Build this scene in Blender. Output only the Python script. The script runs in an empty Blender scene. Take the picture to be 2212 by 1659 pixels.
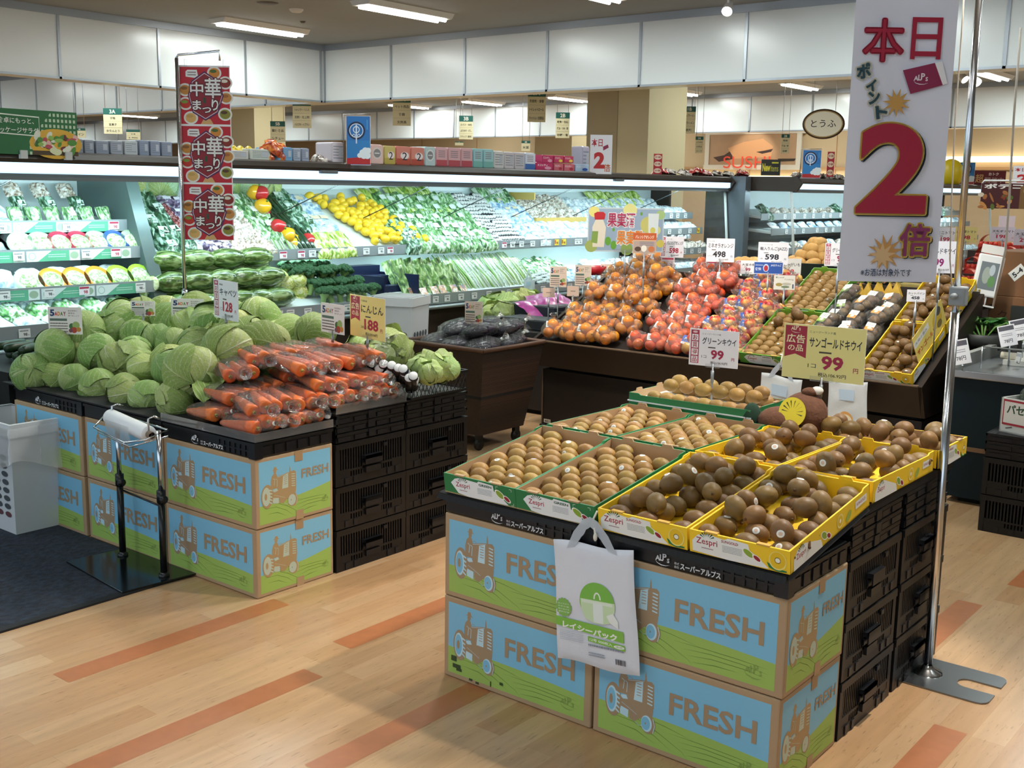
import bpy, bmesh, math, random
from mathutils import Vector, Matrix, noise
import numpy as np
random.seed(7)
PI = math.pi
SC = bpy.context.scene
COL = SC.collection

# ------------------------------------------------------------------ camera
F_PX, CAM_H, PITCH, ROLL, YAW = 2429.65, 1.4304, 0.1725, 0.0163, 0.6757
IW, IH = 2212, 1659
cam_d = bpy.data.cameras.new('camera')
cam = bpy.data.objects.new('camera', cam_d)
COL.objects.link(cam)
cam_d.sensor_fit = 'HORIZONTAL'
cam_d.sensor_width = 36.0
cam_d.lens = 36.0 * F_PX / IW
cam_d.clip_start, cam_d.clip_end = 0.05, 100
FW = Vector((-math.sin(YAW) * math.cos(PITCH), math.cos(YAW) * math.cos(PITCH), -math.sin(PITCH)))
RT0 = Vector((math.cos(YAW), math.sin(YAW), 0))
UP0 = RT0.cross(FW)
RT = RT0 * math.cos(ROLL) + UP0 * math.sin(ROLL)
UP = -RT0 * math.sin(ROLL) + UP0 * math.cos(ROLL)
CO = Vector((0, 0, CAM_H))
cam.matrix_world = Matrix(((RT.x, UP.x, -FW.x, 0), (RT.y, UP.y, -FW.y, 0), (RT.z, UP.z, -FW.z, CAM_H), (0, 0, 0, 1)))
SC.camera = cam

def at(px, py, x=None, y=None, z=None, d=None):
    """the point of the place that lies on a given plane and shows at a given pixel"""
    r = FW + RT * ((px - IW / 2) / F_PX) - UP * ((py - IH / 2) / F_PX)
    t = d if d is not None else (x / r.x if x is not None else (y / r.y if y is not None else (z - CAM_H) / r.z))
    return CO + r * t

# ------------------------------------------------------------------ world, exposure
SC.view_settings.view_transform = 'Standard'
SC.view_settings.look = 'None'
SC.view_settings.gamma = 1.0
SC.view_settings.use_curve_mapping = False
SC.view_settings.exposure = 0.42
SC.cycles.max_bounces = 7
SC.cycles.diffuse_bounces = 3
SC.cycles.glossy_bounces = 3
SC.cycles.transmission_bounces = 3
SC.cycles.transparent_max_bounces = 14
SC.cycles.caustics_reflective = False
SC.cycles.caustics_refractive = False
SC.cycles.sample_clamp_indirect = 4.0
SC.cycles.use_denoising = True
SC.cycles.use_adaptive_sampling = True
SC.cycles.adaptive_threshold = 0.025
W = bpy.data.worlds.new('World'); SC.world = W
W.use_nodes = True
W.node_tree.nodes['Background'].inputs[0].default_value = (0.70, 0.86, 1.0, 1)
W.node_tree.nodes['Background'].inputs[1].default_value = 1.05     # daylight through the open shop front behind the camera

def area(name, loc, target, sx, sy, power, col):
    l = bpy.data.lights.new(name, 'AREA'); l.shape = 'RECTANGLE'; l.size, l.size_y = sx, sy
    l.energy = power; l.color = col
    o = bpy.data.objects.new(name, l); COL.objects.link(o); o.location = loc
    dv = (Vector(target) - Vector(loc)).normalized()
    o.rotation_euler = dv.to_track_quat('-Z', 'Y').to_euler()
    o['kind'] = 'helper'
    return o

def spot(name, loc, target, power, ang, col, blend=0.5, rad=0.05):
    l = bpy.data.lights.new(name, 'SPOT'); l.energy = power; l.color = col
    l.spot_size = math.radians(ang); l.spot_blend = blend; l.shadow_soft_size = rad
    o = bpy.data.objects.new(name, l); COL.objects.link(o); o.location = loc
    dv = (Vector(target) - Vector(loc)).normalized()
    o.rotation_euler = dv.to_track_quat('-Z', 'Y').to_euler()
    o['kind'] = 'helper'
    return o

HC = 3.2                      # ceiling height
WARM, NEUT, COOL = (1.0, 0.86, 0.68), (0.90, 1.0, 0.98), (0.66, 0.93, 1.0)
# fluorescent fittings: (x, y) of their middles, tubes run along y
LAMPS_NEAR = [(-10.5, 8.47), (-8.27, 8.48), (-6.1, 8.47), (-3.9, 8.47), (-1.7, 8.47), (0.5, 8.47),
              (-8.3, 4.6), (-6.1, 4.6), (-3.9, 4.6), (-1.7, 4.6), (0.5, 4.6),
              (-6.1, 0.6), (-3.9, 0.6), (-1.7, 0.6), (0.5, 0.6)]
LAMPS_FAR = [(-15.5, 18.2), (-13.3, 18.2), (-10.65, 17.9), (-8.3, 17.8), (-5.2, 17.6), (-17.6, 18.2), (-10.7, 13.0), (-6.2, 13.0), (-2.0, 13.0), (-2.0, 17.6), (-15.0, 13.0), (-13.6, 8.2), (-16.5, 8.2), (-13.6, 4.6), (-20.0, 8.2), (-19.0, 15.0), (-22.5, 17.6), (-27.0, 17.6), (-32.0, 17.6), (-27.0, 13.5), (-5.5, 20.5), (-9.5, 20.5), (-13.5, 20.5), (-18.0, 20.5), (-1.5, 20.5)]  # seen far lamps, plus unseen ones added to brighten soffits and back wall
for i, (x, y) in enumerate(LAMPS_NEAR):
    area('tube_light', (x, y, HC - 0.085), (x, y, 0), 0.16, 1.1, 20 if y > 2 else 10, NEUT)
for i, (x, y) in enumerate(LAMPS_FAR):
    area('tube_light', (x, y, HC - 0.085), (x, y, 0), 0.16, 1.1, 26, NEUT)
# case lights (the lit strips under the canopies of the two chillers; the shelf lights are added)
area('case_light', (-5.44, 6.0, 1.435), (-5.85, 6.0, 0.9), 7.9, 0.05, 58, COOL)
area('case_light', (-5.44, 2.7, 1.435), (-5.8, 2.7, 0.9), 1.6, 0.05, 8, COOL)
area('case_light', (-5.69, 6.3, 0.945), (-5.75, 6.3, 0.6), 5.0, 0.03, 6, COOL)
for z_, x_ in ((1.0, -5.69), (0.82, -5.56)): area('case_light', (x_, 2.6, z_), (x_ - .1, 2.6, 0.4), 1.7, 0.03, 2.5, COOL)  # added under two salad shelves to brighten the dark gaps
area('case_light', (-4.78, 13.1, 1.44), (-5.1, 13.1, 0.9), 5.5, 0.05, 220, COOL)
# ceiling spots on the produce
SPOTS = [((-0.8, 3.45, 3.05), (-1.6, 2.75, 0.6), 300, 52), ((-3.35, 4.3, 3.05), (-3.3, 2.75, 0.6), 150, 44),
         ((-4.4, 4.5, 3.05), (-4.15, 2.95, 0.7), 150, 44), ((-3.3, 4.3, 3.05), (-3.6, 5.75, 0.8), 300, 40),
         ((-2.0, 4.3, 3.05), (-2.4, 5.75, 0.8), 260, 44), ((-3.2, 7.6, 3.05), (-3.2, 6.0, 0.7), 160, 50), ((-4.9, 7.6, 3.05), (-4.5, 6.2, 0.6), 130, 40),
         ((-2.2, 4.1, 3.05), (-2.55, 2.45, 0.0), 150, 36)]
for a, b, p, g in SPOTS:
    spot('spot_light', a, b, p, g, (1.0, 0.91, 0.79), 0.35, 0.05)

# ------------------------------------------------------------------ materials
def lin(h):
    h = h.lstrip('#'); c = [int(h[i:i + 2], 16) / 255 for i in (0, 2, 4)]
    return tuple(x / 12.92 if x <= 0.04045 else ((x + 0.055) / 1.055) ** 2.4 for x in c) + (1,)
_mc = {}
def M(hexc, rough=0.5, metal=0.0, emit=0.0, spec=0.5, vary=0.0, scale=30.0, bump=0.0, alpha=1.0, coat=0.0, objvar=0.0, hue=0.0, sss=0.0):
    k = (hexc, rough, metal, emit, spec, vary, scale, bump, alpha, coat, objvar, hue, sss)
    if k in _mc: return _mc[k]
    m = bpy.data.materials.new('mat_' + hexc.lstrip('#')); m.use_nodes = True
    n, l = m.node_tree.nodes, m.node_tree.links
    b = n['Principled BSDF']
    b.inputs['Base Color'].default_value = lin(hexc)
    b.inputs['Roughness'].default_value = rough
    b.inputs['Metallic'].default_value = metal
    b.inputs['Specular IOR Level'].default_value = spec
    b.inputs['Alpha'].default_value = alpha
    b.inputs['Coat Weight'].default_value = coat
    if sss: b.inputs['Subsurface Weight'].default_value = sss; b.inputs['Subsurface Radius'].default_value = (0.02, 0.02, 0.01)
    if emit:
        b.inputs['Emission Color'].default_value = lin(hexc); b.inputs['Emission Strength'].default_value = emit
    src = None
    if vary or bump:
        tc = n.new('ShaderNodeTexCoord'); nz = n.new('ShaderNodeTexNoise')
        nz.inputs['Scale'].default_value = scale; nz.inputs['Detail'].default_value = 4
        l.new(tc.outputs['Object'], nz.inputs['Vector'])
    if vary:
        mx = n.new('ShaderNodeHueSaturation'); mx.inputs['Color'].default_value = lin(hexc)
        mr = n.new('ShaderNodeMapRange'); mr.inputs[1].default_value = 0.25; mr.inputs[2].default_value = 0.75
        mr.inputs[3].default_value = 1 - vary; mr.inputs[4].default_value = 1 + vary
        l.new(nz.outputs['Fac'], mr.inputs[0]); l.new(mr.outputs[0], mx.inputs['Value']); src = mx.outputs[0]
    if objvar or hue:
        oi = n.new('ShaderNodeObjectInfo'); hs = n.new('ShaderNodeHueSaturation')
        if src is None: hs.inputs['Color'].default_value = lin(hexc)
        else: l.new(src, hs.inputs['Color'])
        m1 = n.new('ShaderNodeMapRange'); m1.inputs[3].default_value = 1 - objvar; m1.inputs[4].default_value = 1 + objvar
        m2 = n.new('ShaderNodeMapRange'); m2.inputs[3].default_value = 0.5 - hue; m2.inputs[4].default_value = 0.5 + hue
        wn = n.new('ShaderNodeTexWhiteNoise'); wn.noise_dimensions = '1D'
        l.new(oi.outputs['Random'], wn.inputs['W'])
        l.new(oi.outputs['Random'], m1.inputs[0]); l.new(wn.outputs['Value'], m2.inputs[0])
        l.new(m1.outputs[0], hs.inputs['Value']); l.new(m2.outputs[0], hs.inputs['Hue']); src = hs.outputs[0]
    if src is not None: l.new(src, b.inputs['Base Color'])
    if bump:
        bp = n.new('ShaderNodeBump'); bp.inputs['Strength'].default_value = bump; bp.inputs['Distance'].default_value = 0.01
        l.new(nz.outputs['Fac'], bp.inputs['Height']); l.new(bp.outputs[0], b.inputs['Normal'])
    _mc[k] = m
    return m

def film(name, tint='#ffffff', body=0.06, gloss=0.5, scale=60.0, bump=0.6, rough=0.12):
    """thin clear plastic: mostly see-through, with crinkled highlights"""
    m = bpy.data.materials.new(name); m.use_nodes = True
    n, l = m.node_tree.nodes, m.node_tree.links
    n.remove(n['Principled BSDF']); out = n['Material Output']
    tr = n.new('ShaderNodeBsdfTransparent'); gl = n.new('ShaderNodeBsdfGlossy'); df = n.new('ShaderNodeBsdfDiffuse')
    tr.inputs[0].default_value = lin(tint); df.inputs[0].default_value = lin(tint); gl.inputs['Roughness'].default_value = rough
    tc = n.new('ShaderNodeTexCoord'); nz = n.new('ShaderNodeTexNoise'); nz.inputs['Scale'].default_value = scale; nz.inputs['Detail'].default_value = 3
    nz.inputs['Distortion'].default_value = 1.2
    l.new(tc.outputs['Object'], nz.inputs['Vector'])
    bp = n.new('ShaderNodeBump'); bp.inputs['Strength'].default_value = bump; bp.inputs['Distance'].default_value = 0.02
    l.new(nz.outputs['Fac'], bp.inputs['Height']); l.new(bp.outputs[0], gl.inputs['Normal'])
    lw = n.new('ShaderNodeLayerWeight'); lw.inputs['Blend'].default_value = 0.35; l.new(bp.outputs[0], lw.inputs['Normal'])
    ma = n.new('ShaderNodeMath'); ma.operation = 'MULTIPLY'; ma.inputs[1].default_value = gloss
    l.new(lw.outputs['Fresnel'], ma.inputs[0])
    m1 = n.new('ShaderNodeMixShader'); m1.inputs[0].default_value = body; l.new(tr.outputs[0], m1.inputs[1]); l.new(df.outputs[0], m1.inputs[2])
    m2 = n.new('ShaderNodeMixShader'); l.new(ma.outputs[0], m2.inputs[0]); l.new(m1.outputs[0], m2.inputs[1]); l.new(gl.outputs[0], m2.inputs[2])
    l.new(m2.outputs[0], out.inputs[0])
    return m

FILM = film('clear_film', body=0.045, gloss=0.7)
FILM_W = film('hazy_film', body=0.34, gloss=0.35, scale=9, bump=0.25, rough=.3)
GLASS = film('clear_glass', body=0.02, gloss=0.5, bump=0.0, rough=0.02)
BLACK = M('#101012', 0.45)
MATTE = M('#0c0c0d', 0.75)
WHITE = M('#f2f2f0', 0.5)
PAPER = M('#f4f2f6', 0.55)
CHROME = M('#d8dade', 0.18, 1.0)
STEEL = M('#b9bcc0', 0.32, 1.0)
CLEAR = film('clear_acrylic', body=0.07, gloss=0.5, bump=0.0, rough=0.08)

# ------------------------------------------------------------------ mesh building
class MB:
    def __init__(s): s.v = []; s.f = []; s.mi = []; s.sm = []
    def add(s, v, f, m=0, smooth=False, X=None):
        o = len(s.v)
        s.v += [tuple(X @ Vector(p)) if X is not None else tuple(p) for p in v]
        for q in f: s.f.append(tuple(i + o for i in q)); s.mi.append(m); s.sm.append(smooth)
        return s
    def box(s, a, b, m=0, X=None):
        x0, y0, z0 = a; x1, y1, z1 = b
        return s.add([(x0, y0, z0), (x1, y0, z0), (x1, y1, z0), (x0, y1, z0), (x0, y0, z1), (x1, y0, z1), (x1, y1, z1), (x0, y1, z1)],
                     [(0, 3, 2, 1), (4, 5, 6, 7), (0, 1, 5, 4), (1, 2, 6, 5), (2, 3, 7, 6), (3, 0, 4, 7)], m, False, X)
    def bbox(s, a, b, r=0.005, m=0, X=None):
        bm = bmesh.new(); bmesh.ops.create_cube(bm, size=1)
        for v in bm.verts: v.co = Vector([a[i] + (v.co[i] + .5) * (b[i] - a[i]) for i in range(3)])
        bmesh.ops.bevel(bm, geom=bm.edges[:], offset=r, segments=2, profile=0.5, affect='EDGES')
        bm.verts.index_update()
        s.add([v.co[:] for v in bm.verts], [[v.index for v in f.verts] for f in bm.faces], m, False, X); bm.free(); return s
    def quad(s, *p, m=0): return s.add(p, [tuple(range(len(p)))], m)
    def ell(s, c, r, nu=14, nv=9, m=0, X=None, fn=None):
        v, f = [], []
        for j in range(nv + 1):
            t = PI * j / nv
            for i in range(nu):
                a = 2 * PI * i / nu
                p = Vector((math.sin(t) * math.cos(a), math.sin(t) * math.sin(a), math.cos(t)))
                if fn: p = p * fn(p)
                v.append((c[0] + p.x * r[0], c[1] + p.y * r[1], c[2] + p.z * r[2]))
        for j in range(nv):
            for i in range(nu):
                f.append((j * nu + i, (j + 1) * nu + i, (j + 1) * nu + (i + 1) % nu, j * nu + (i + 1) % nu))
        return s.add(v, f, m, True, X)
    def lathe(s, prof, seg=16, m=0, X=None, smooth=True):
        v, f = [], []
        for (r, z) in prof:
            for i in range(seg): a = 2 * PI * i / seg; v.append((r * math.cos(a), r * math.sin(a), z))
        for j in range(len(prof) - 1):
            for i in range(seg): f.append((j * seg + i, j * seg + (i + 1) % seg, (j + 1) * seg + (i + 1) % seg, (j + 1) * seg + i))
        return s.add(v, f, m, smooth, X)
    def tube(s, pts, r, seg=8, m=0, cap=True):
        pts = [Vector(p) for p in pts]; v, f = [], []; n = len(pts)
        rr = r if isinstance(r, (list, tuple)) else [r] * n
        up = Vector((0, 0, 1))
        t0 = (pts[1] - pts[0]).normalized()
        if abs(t0.dot(up)) > 0.95: up = Vector((1, 0, 0))
        a = t0.cross(up).normalized()
        for k in range(n):
            t = (pts[min(k + 1, n - 1)] - pts[max(k - 1, 0)]).normalized()
            a = (a - t * a.dot(t)).normalized(); b = t.cross(a)
            for i in range(seg):
                w = 2 * PI * i / seg; v.append(tuple(pts[k] + (a * math.cos(w) + b * math.sin(w)) * rr[k]))
        for k in range(n - 1):
            for i in range(seg): f.append((k * seg + i, k * seg + (i + 1) % seg, (k + 1) * seg + (i + 1) % seg, (k + 1) * seg + i))
        if cap: f += [tuple(range(seg))[::-1], tuple((n - 1) * seg + i for i in range(seg))]
        return s.add(v, f, m, seg > 4)
    def prism(s, poly, z0, z1, m=0, X=None):
        n = len(poly); v = [(x, y, z0) for x, y in poly] + [(x, y, z1) for x, y in poly]
        return s.add(v, [tuple(range(n))[::-1], tuple(range(n, 2 * n))] + [(i, (i + 1) % n, n + (i + 1) % n, n + i) for i in range(n)], m, False, X)
    def grid(s, fn, nu, nv, m=0, smooth=True):
        v = [fn(i / nu, j / nv) for j in range(nv + 1) for i in range(nu + 1)]
        f = [(j * (nu + 1) + i, j * (nu + 1) + i + 1, (j + 1) * (nu + 1) + i + 1, (j + 1) * (nu + 1) + i) for j in range(nv) for i in range(nu)]
        return s.add(v, f, m, smooth)
    def mesh(s, name, mats):
        me = bpy.data.meshes.new(name); me.from_pydata(s.v, [], s.f)
        for m in (mats if isinstance(mats, (list, tuple)) else [mats]): me.materials.append(m)
        me.polygons.foreach_set('material_index', s.mi); me.polygons.foreach_set('use_smooth', s.sm); me.update()
        return me
    def build(s, name, mats, parent=None, loc=None, rz=0, X=None):
        return link(name, s.mesh(name, mats), parent, loc, rz, X)

def link(name, me, parent=None, loc=None, rz=0, X=None):
    o = bpy.data.objects.new(name, me); COL.objects.link(o)
    if parent is not None: o.parent = parent
    if X is not None: o.matrix_local = X
    else:
        if loc is not None: o.location = loc
        o.rotation_euler = (0, 0, rz)
    return o

def tag(o, label, cat, group=None, kind=None):
    o['label'] = label; o['category'] = cat
    if group: o['group'] = group
    if kind: o['kind'] = kind
    return o
def thing(name, label, cat, loc=(0, 0, 0), rz=0, group=None, X=None):
    o = link(name, None, None, loc, rz, X); o.empty_display_size = 0.05
    return tag(o, label, cat, group)
def struct(o): o['kind'] = 'structure'; return o
def dup(o, X=None, loc=None, rot=None, scale=None, label=None, group=None, parent=None):
    c = o.copy(); COL.objects.link(c)
    if parent is not None: c.parent = parent
    if X is not None: c.matrix_local = X
    if loc is not None: c.location = loc
    if rot is not None: c.rotation_euler = rot
    if scale is not None: c.scale = scale if isinstance(scale, (list, tuple)) else (scale,) * 3
    if label: c['label'] = label
    if group: c['group'] = group
    for ch in list(o.children): dup(ch, parent=c)
    return c
class Kind:
    """one thing of a kind: the first call moves the first one, later calls copy it"""
    def __init__(s, root): s.root = root; s.used = False
    def __call__(s, label, loc, rot=(0, 0, 0), scale=1.0, group=None, X=None):
        if not s.used:
            s.used = True; o = s.root
            if X is not None: o.matrix_local = X
            else:
                o.location = loc; o.rotation_euler = rot; o.scale = scale if isinstance(scale, (list, tuple)) else (scale,) * 3
            o['label'] = label
            if group: o['group'] = group
            return o
        return dup(s.root, X, loc if X is None else None, rot if X is None else None, scale if X is None else None, label, group)

def frame(o, u, v):
    u = Vector(u).normalized(); v = Vector(v); v = (v - u * v.dot(u)).normalized(); n = u.cross(v); o = Vector(o)
    return Matrix(((u.x, v.x, n.x, o.x), (u.y, v.y, n.y, o.y), (u.z, v.z, n.z, o.z), (0, 0, 0, 1)))
def T(x, y, z): return Matrix.Translation((x, y, z))
def RX(a): return Matrix.Rotation(a, 4, 'X')
def RY(a): return Matrix.Rotation(a, 4, 'Y')
def RZ(a): return Matrix.Rotation(a, 4, 'Z')

_tc = {}
def text_geo(body, bold, res=2):
    k = (body, bold, res)
    if k not in _tc:
        c = bpy.data.curves.new('t', 'FONT'); c.body = body; c.resolution_u = res; c.offset = bold
        o = bpy.data.objects.new('t', c); me = bpy.data.meshes.new_from_object(o)
        _tc[k] = ([v.co[:2] for v in me.vertices], [tuple(p.vertices) for p in me.polygons])
        bpy.data.objects.remove(o); bpy.data.curves.remove(c); bpy.data.meshes.remove(me)
    return _tc[k]

class Pr:
    """flat print: layers of ink on one face, each a hair above the last"""
    def __init__(s, step=1.2e-4): s.v = []; s.f = []; s.mi = []; s.mats = []; s.z = 1.5e-4; s.step = step / 6
    def ink(s, m):
        if isinstance(m, str): m = M(m, 0.55)
        if m not in s.mats: s.mats.append(m)
        return s.mats.index(m)
    def add(s, pts, faces, m):
        o = len(s.v); s.v += [(p[0], p[1], s.z) for p in pts]; i = s.ink(m)
        for q in faces: s.f.append(tuple(k + o for k in q)); s.mi.append(i)
        s.z += s.step; return s
    def poly(s, pts, m): return s.add(pts, [tuple(range(len(pts)))], m)
    def rect(s, x0, y0, x1, y1, m): return s.poly([(x0, y0), (x1, y0), (x1, y1), (x0, y1)], m)
    def rects(s, L, m):
        v, f = [], []
        for (x0, y0, x1, y1) in L: n = len(v); v += [(x0, y0), (x1, y0), (x1, y1), (x0, y1)]; f.append((n, n + 1, n + 2, n + 3))
        return s.add(v, f, m)
    def oval(s, cx, cy, rx, ry, m, n=24, a=0.0):
        ca, sa = math.cos(a), math.sin(a)
        return s.poly([(cx + rx * math.cos(t) * ca - ry * math.sin(t) * sa, cy + rx * math.cos(t) * sa + ry * math.sin(t) * ca) for t in [2 * PI * i / n for i in range(n)]], m)
    def ring(s, cx, cy, rx, ry, w, m, n=28, t0=0, t1=2 * PI):
        v = []; f = []
        for i in range(n + 1):
            t = t0 + (t1 - t0) * i / n
            v += [(cx + rx * math.cos(t), cy + ry * math.sin(t)), (cx + (rx - w) * math.cos(t), cy + (ry - w) * math.sin(t))]
            if i: f.append((2 * i - 2, 2 * i, 2 * i + 1, 2 * i - 1))
        return s.add(v, f, m)
    def stroke(s, pts, w, m, taper=False):
        v, f = [], []; n = len(pts)
        for i, p in enumerate(pts):
            a, b = pts[max(i - 1, 0)], pts[min(i + 1, n - 1)]; d = Vector((b[0] - a[0], b[1] - a[1])).normalized()
            h = w / 2 * (1 - 0.92 * abs(2 * i / (n - 1) - 1) if taper else 1)
            v += [(p[0] - d.y * h, p[1] + d.x * h), (p[0] + d.y * h, p[1] - d.x * h)]
            if i: f.append((2 * i - 2, 2 * i, 2 * i + 1, 2 * i - 1))
        return s.add(v, f, m)
    def star(s, cx, cy, r0, r1, n, m, rot=0):
        return s.poly([(cx + (r0 if i % 2 else r1) * math.cos(rot + PI * i / n), cy + (r0 if i % 2 else r1) * math.sin(rot + PI * i / n)) for i in range(2 * n)], m)
    def text(s, body, x, y, h, m, w=None, bold=0.0, rot=0.0, al='l'):
        """left/bottom of the ink box at x, y; h the ink height; w squeezes to a width"""
        if any(ord(c) > 0x4dff for c in body): bold = min(bold, .014)
        vs, fs = text_geo(body, bold, 9 if h > .1 and body.isascii() else 2)
        if not vs: return s
        xs = [p[0] for p in vs]; ys = [p[1] for p in vs]; x0, x1, y0, y1 = min(xs), max(xs), min(ys), max(ys)
        ky = h / max(y1 - y0, 1e-6); kx = ky if w is None else w / max(x1 - x0, 1e-6)
        ox = {'l': 0, 'c': -(x1 - x0) * kx / 2, 'r': -(x1 - x0) * kx}[al]
        ca, sa = math.cos(rot), math.sin(rot); P = []
        for p in vs:
            a, b = (p[0] - x0) * kx + ox, (p[1] - y0) * ky
            P.append((x + a * ca - b * sa, y + a * sa + b * ca))
        return s.add(P, fs, m)
    def halo(s, body, x, y, h, m, r, w=None, bold=0.0, rot=0.0, al='l'):
        """an outline: the lettering set eight times around itself"""
        z = s.z
        for k in range(8): s.z = z; s.text(body, x + r * math.cos(k * PI / 4), y + r * math.sin(k * PI / 4), h, m, w, bold, rot, al)
        return s
    def lines(s, x0, y0, x1, y1, n, m, seed=1, fill=0.5):
        """a block of small print too fine to read, set as rows of short dashes"""
        r = random.Random(seed); L = []; hh = (y1 - y0) / n
        for j in range(n):
            y = y1 - hh * (j + .5); x = x0
            while x < x1 - 1e-6:
                w = (x1 - x0) * r.uniform(.03, .09); w = min(w, x1 - x); L.append((x, y - hh * fill / 2, x + w * .8, y + hh * fill / 2)); x += w
        return s.rects(L, m)
    def mesh(s, name):
        me = bpy.data.meshes.new(name); me.from_pydata(s.v, [], s.f)
        for m in s.mats: me.materials.append(m)
        me.polygons.foreach_set('material_index', s.mi); me.update(); return me
    def build(s, name, parent, X): return link(name, s.mesh(name), parent, X=X)
# ------------------------------------------------------------------ the setting
def floor_mat():
    m = bpy.data.materials.new('wood_look_planks'); m.use_nodes = True
    n, l = m.node_tree.nodes, m.node_tree.links; b = n['Principled BSDF']
    tc = n.new('ShaderNodeTexCoord'); sp = n.new('ShaderNodeSeparateXYZ'); cb = n.new('ShaderNodeCombineXYZ')
    l.new(tc.outputs['Object'], sp.inputs[0])
    ax = n.new('ShaderNodeMath'); ax.operation = 'ADD'; ax.inputs[1].default_value = 30.0125 + 0.0
    l.new(sp.outputs['X'], ax.inputs[0]); l.new(sp.outputs['Y'], cb.inputs[0]); l.new(ax.outputs[0], cb.inputs[1])
    br = n.new('ShaderNodeTexBrick'); l.new(cb.outputs[0], br.inputs['Vector'])
    br.offset = 0.37; br.offset_frequency = 2; br.squash = 1.0
    br.inputs['Scale'].default_value = 1.0; br.inputs['Brick Width'].default_value = 0.82; br.inputs['Row Height'].default_value = 0.0875
    br.inputs['Mortar Size'].default_value = 0.0005; br.inputs['Mortar Smooth'].default_value = 0.2; br.inputs['Bias'].default_value = 0.0
    br.inputs['Color1'].default_value = lin('#b68d65'); br.inputs['Color2'].default_value = lin('#c5a27c'); br.inputs['Mortar'].default_value = lin('#ac8660')
    mp = n.new('ShaderNodeMapping'); mp.inputs['Scale'].default_value = (34, 3.2, 1); l.new(tc.outputs['Object'], mp.inputs[0])
    nz = n.new('ShaderNodeTexNoise'); nz.inputs['Scale'].default_value = 1.0; nz.inputs['Detail'].default_value = 5; l.new(mp.outputs[0], nz.inputs['Vector'])
    mr = n.new('ShaderNodeMapRange'); mr.inputs[1].default_value = .3; mr.inputs[2].default_value = .7; mr.inputs[3].default_value = .9; mr.inputs[4].default_value = 1.08
    l.new(nz.outputs['Fac'], mr.inputs[0])
    mp2 = n.new('ShaderNodeMapping'); mp2.inputs['Scale'].default_value = (150, 17, 1); l.new(tc.outputs['Object'], mp2.inputs[0])
    n2 = n.new('ShaderNodeTexNoise'); n2.inputs['Scale'].default_value = 1.0; n2.inputs['Detail'].default_value = 2; l.new(mp2.outputs[0], n2.inputs['Vector'])
    m2 = n.new('ShaderNodeMapRange'); m2.inputs[1].default_value = .62; m2.inputs[2].default_value = .78; m2.inputs[3].default_value = 1.0; m2.inputs[4].default_value = .58
    l.new(n2.outputs['Fac'], m2.inputs[0])
    mu = n.new('ShaderNodeMath'); mu.operation = 'MULTIPLY'; l.new(mr.outputs[0], mu.inputs[0]); l.new(m2.outputs[0], mu.inputs[1])
    hs = n.new('ShaderNodeHueSaturation'); l.new(br.outputs['Color'], hs.inputs['Color']); l.new(mu.outputs[0], hs.inputs['Value'])
    l.new(hs.outputs[0], b.inputs['Base Color'])
    b.inputs['Roughness'].default_value = 0.24; b.inputs['Specular IOR Level'].default_value = 0.5
    return m
FLOOR = floor_mat()
ORANGE_PLANK = M('#ae6e46', 0.3, vary=0.08, scale=25)
fl = MB(); fl.box((-38, -6, -0.2), (7, 24, 0))
for (x, y0, y1) in [(-2.9875, 1.59, 2.41), (-2.4625, 1.29, 2.095), (-2.55, 2.29, 3.11), (-2.025, 1.72, 2.54), (-1.15, 3.19, 4.015), (-0.8875, 2.165, 2.985),
                    (-0.8, 4.1, 4.92), (-1.06, 4.3, 5.1), (-3.6, 4.2, 5.0), (-2.7, 3.6, 4.42), (-1.5, 1.0, 1.82), (-0.5, 3.3, 4.1), (-3.4, .6, 1.4), (-4.3, 4.6, 5.4), (-0.36, 1.2, 2.0)]:
    fl.add([(x, y0, .0004), (x + .0875, y0, .0004), (x + .0875, y1, .0004), (x, y1, .0004)], [(0, 1, 2, 3)], 1)
struct(fl.build('floor', [FLOOR, ORANGE_PLANK]))

CEIL = M('#969b9c', 0.85, vary=0.03, scale=2)
c = MB(); c.box((-38, -6, HC), (7, 24, HC + .2)); struct(c.build('ceiling', CEIL))
WALLB = M('#c2aa86', 0.7, vary=0.03, scale=1.5)
w = MB(); w.box((-38, 22, 0), (7, 22.2, HC))
for i in range(22): w.box((-36 + i * 1.9, 21.985, 0), (-35.985 + i * 1.9, 22, HC), 1)
w.box((-38, 21.97, 1.9), (7, 22, 1.95), 1)
struct(w.build('wall_back', [WALLB, M('#b48c60', .6)]))
w = MB(); w.box((-38.2, -6, 0), (-38, 24, HC)); struct(w.build('wall_left', M('#cdb48e', .7)))
w = MB(); w.box((7, -6, 0), (7.2, 24, HC)); struct(w.build('wall_right', M('#d8d4cc', .7)))

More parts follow.
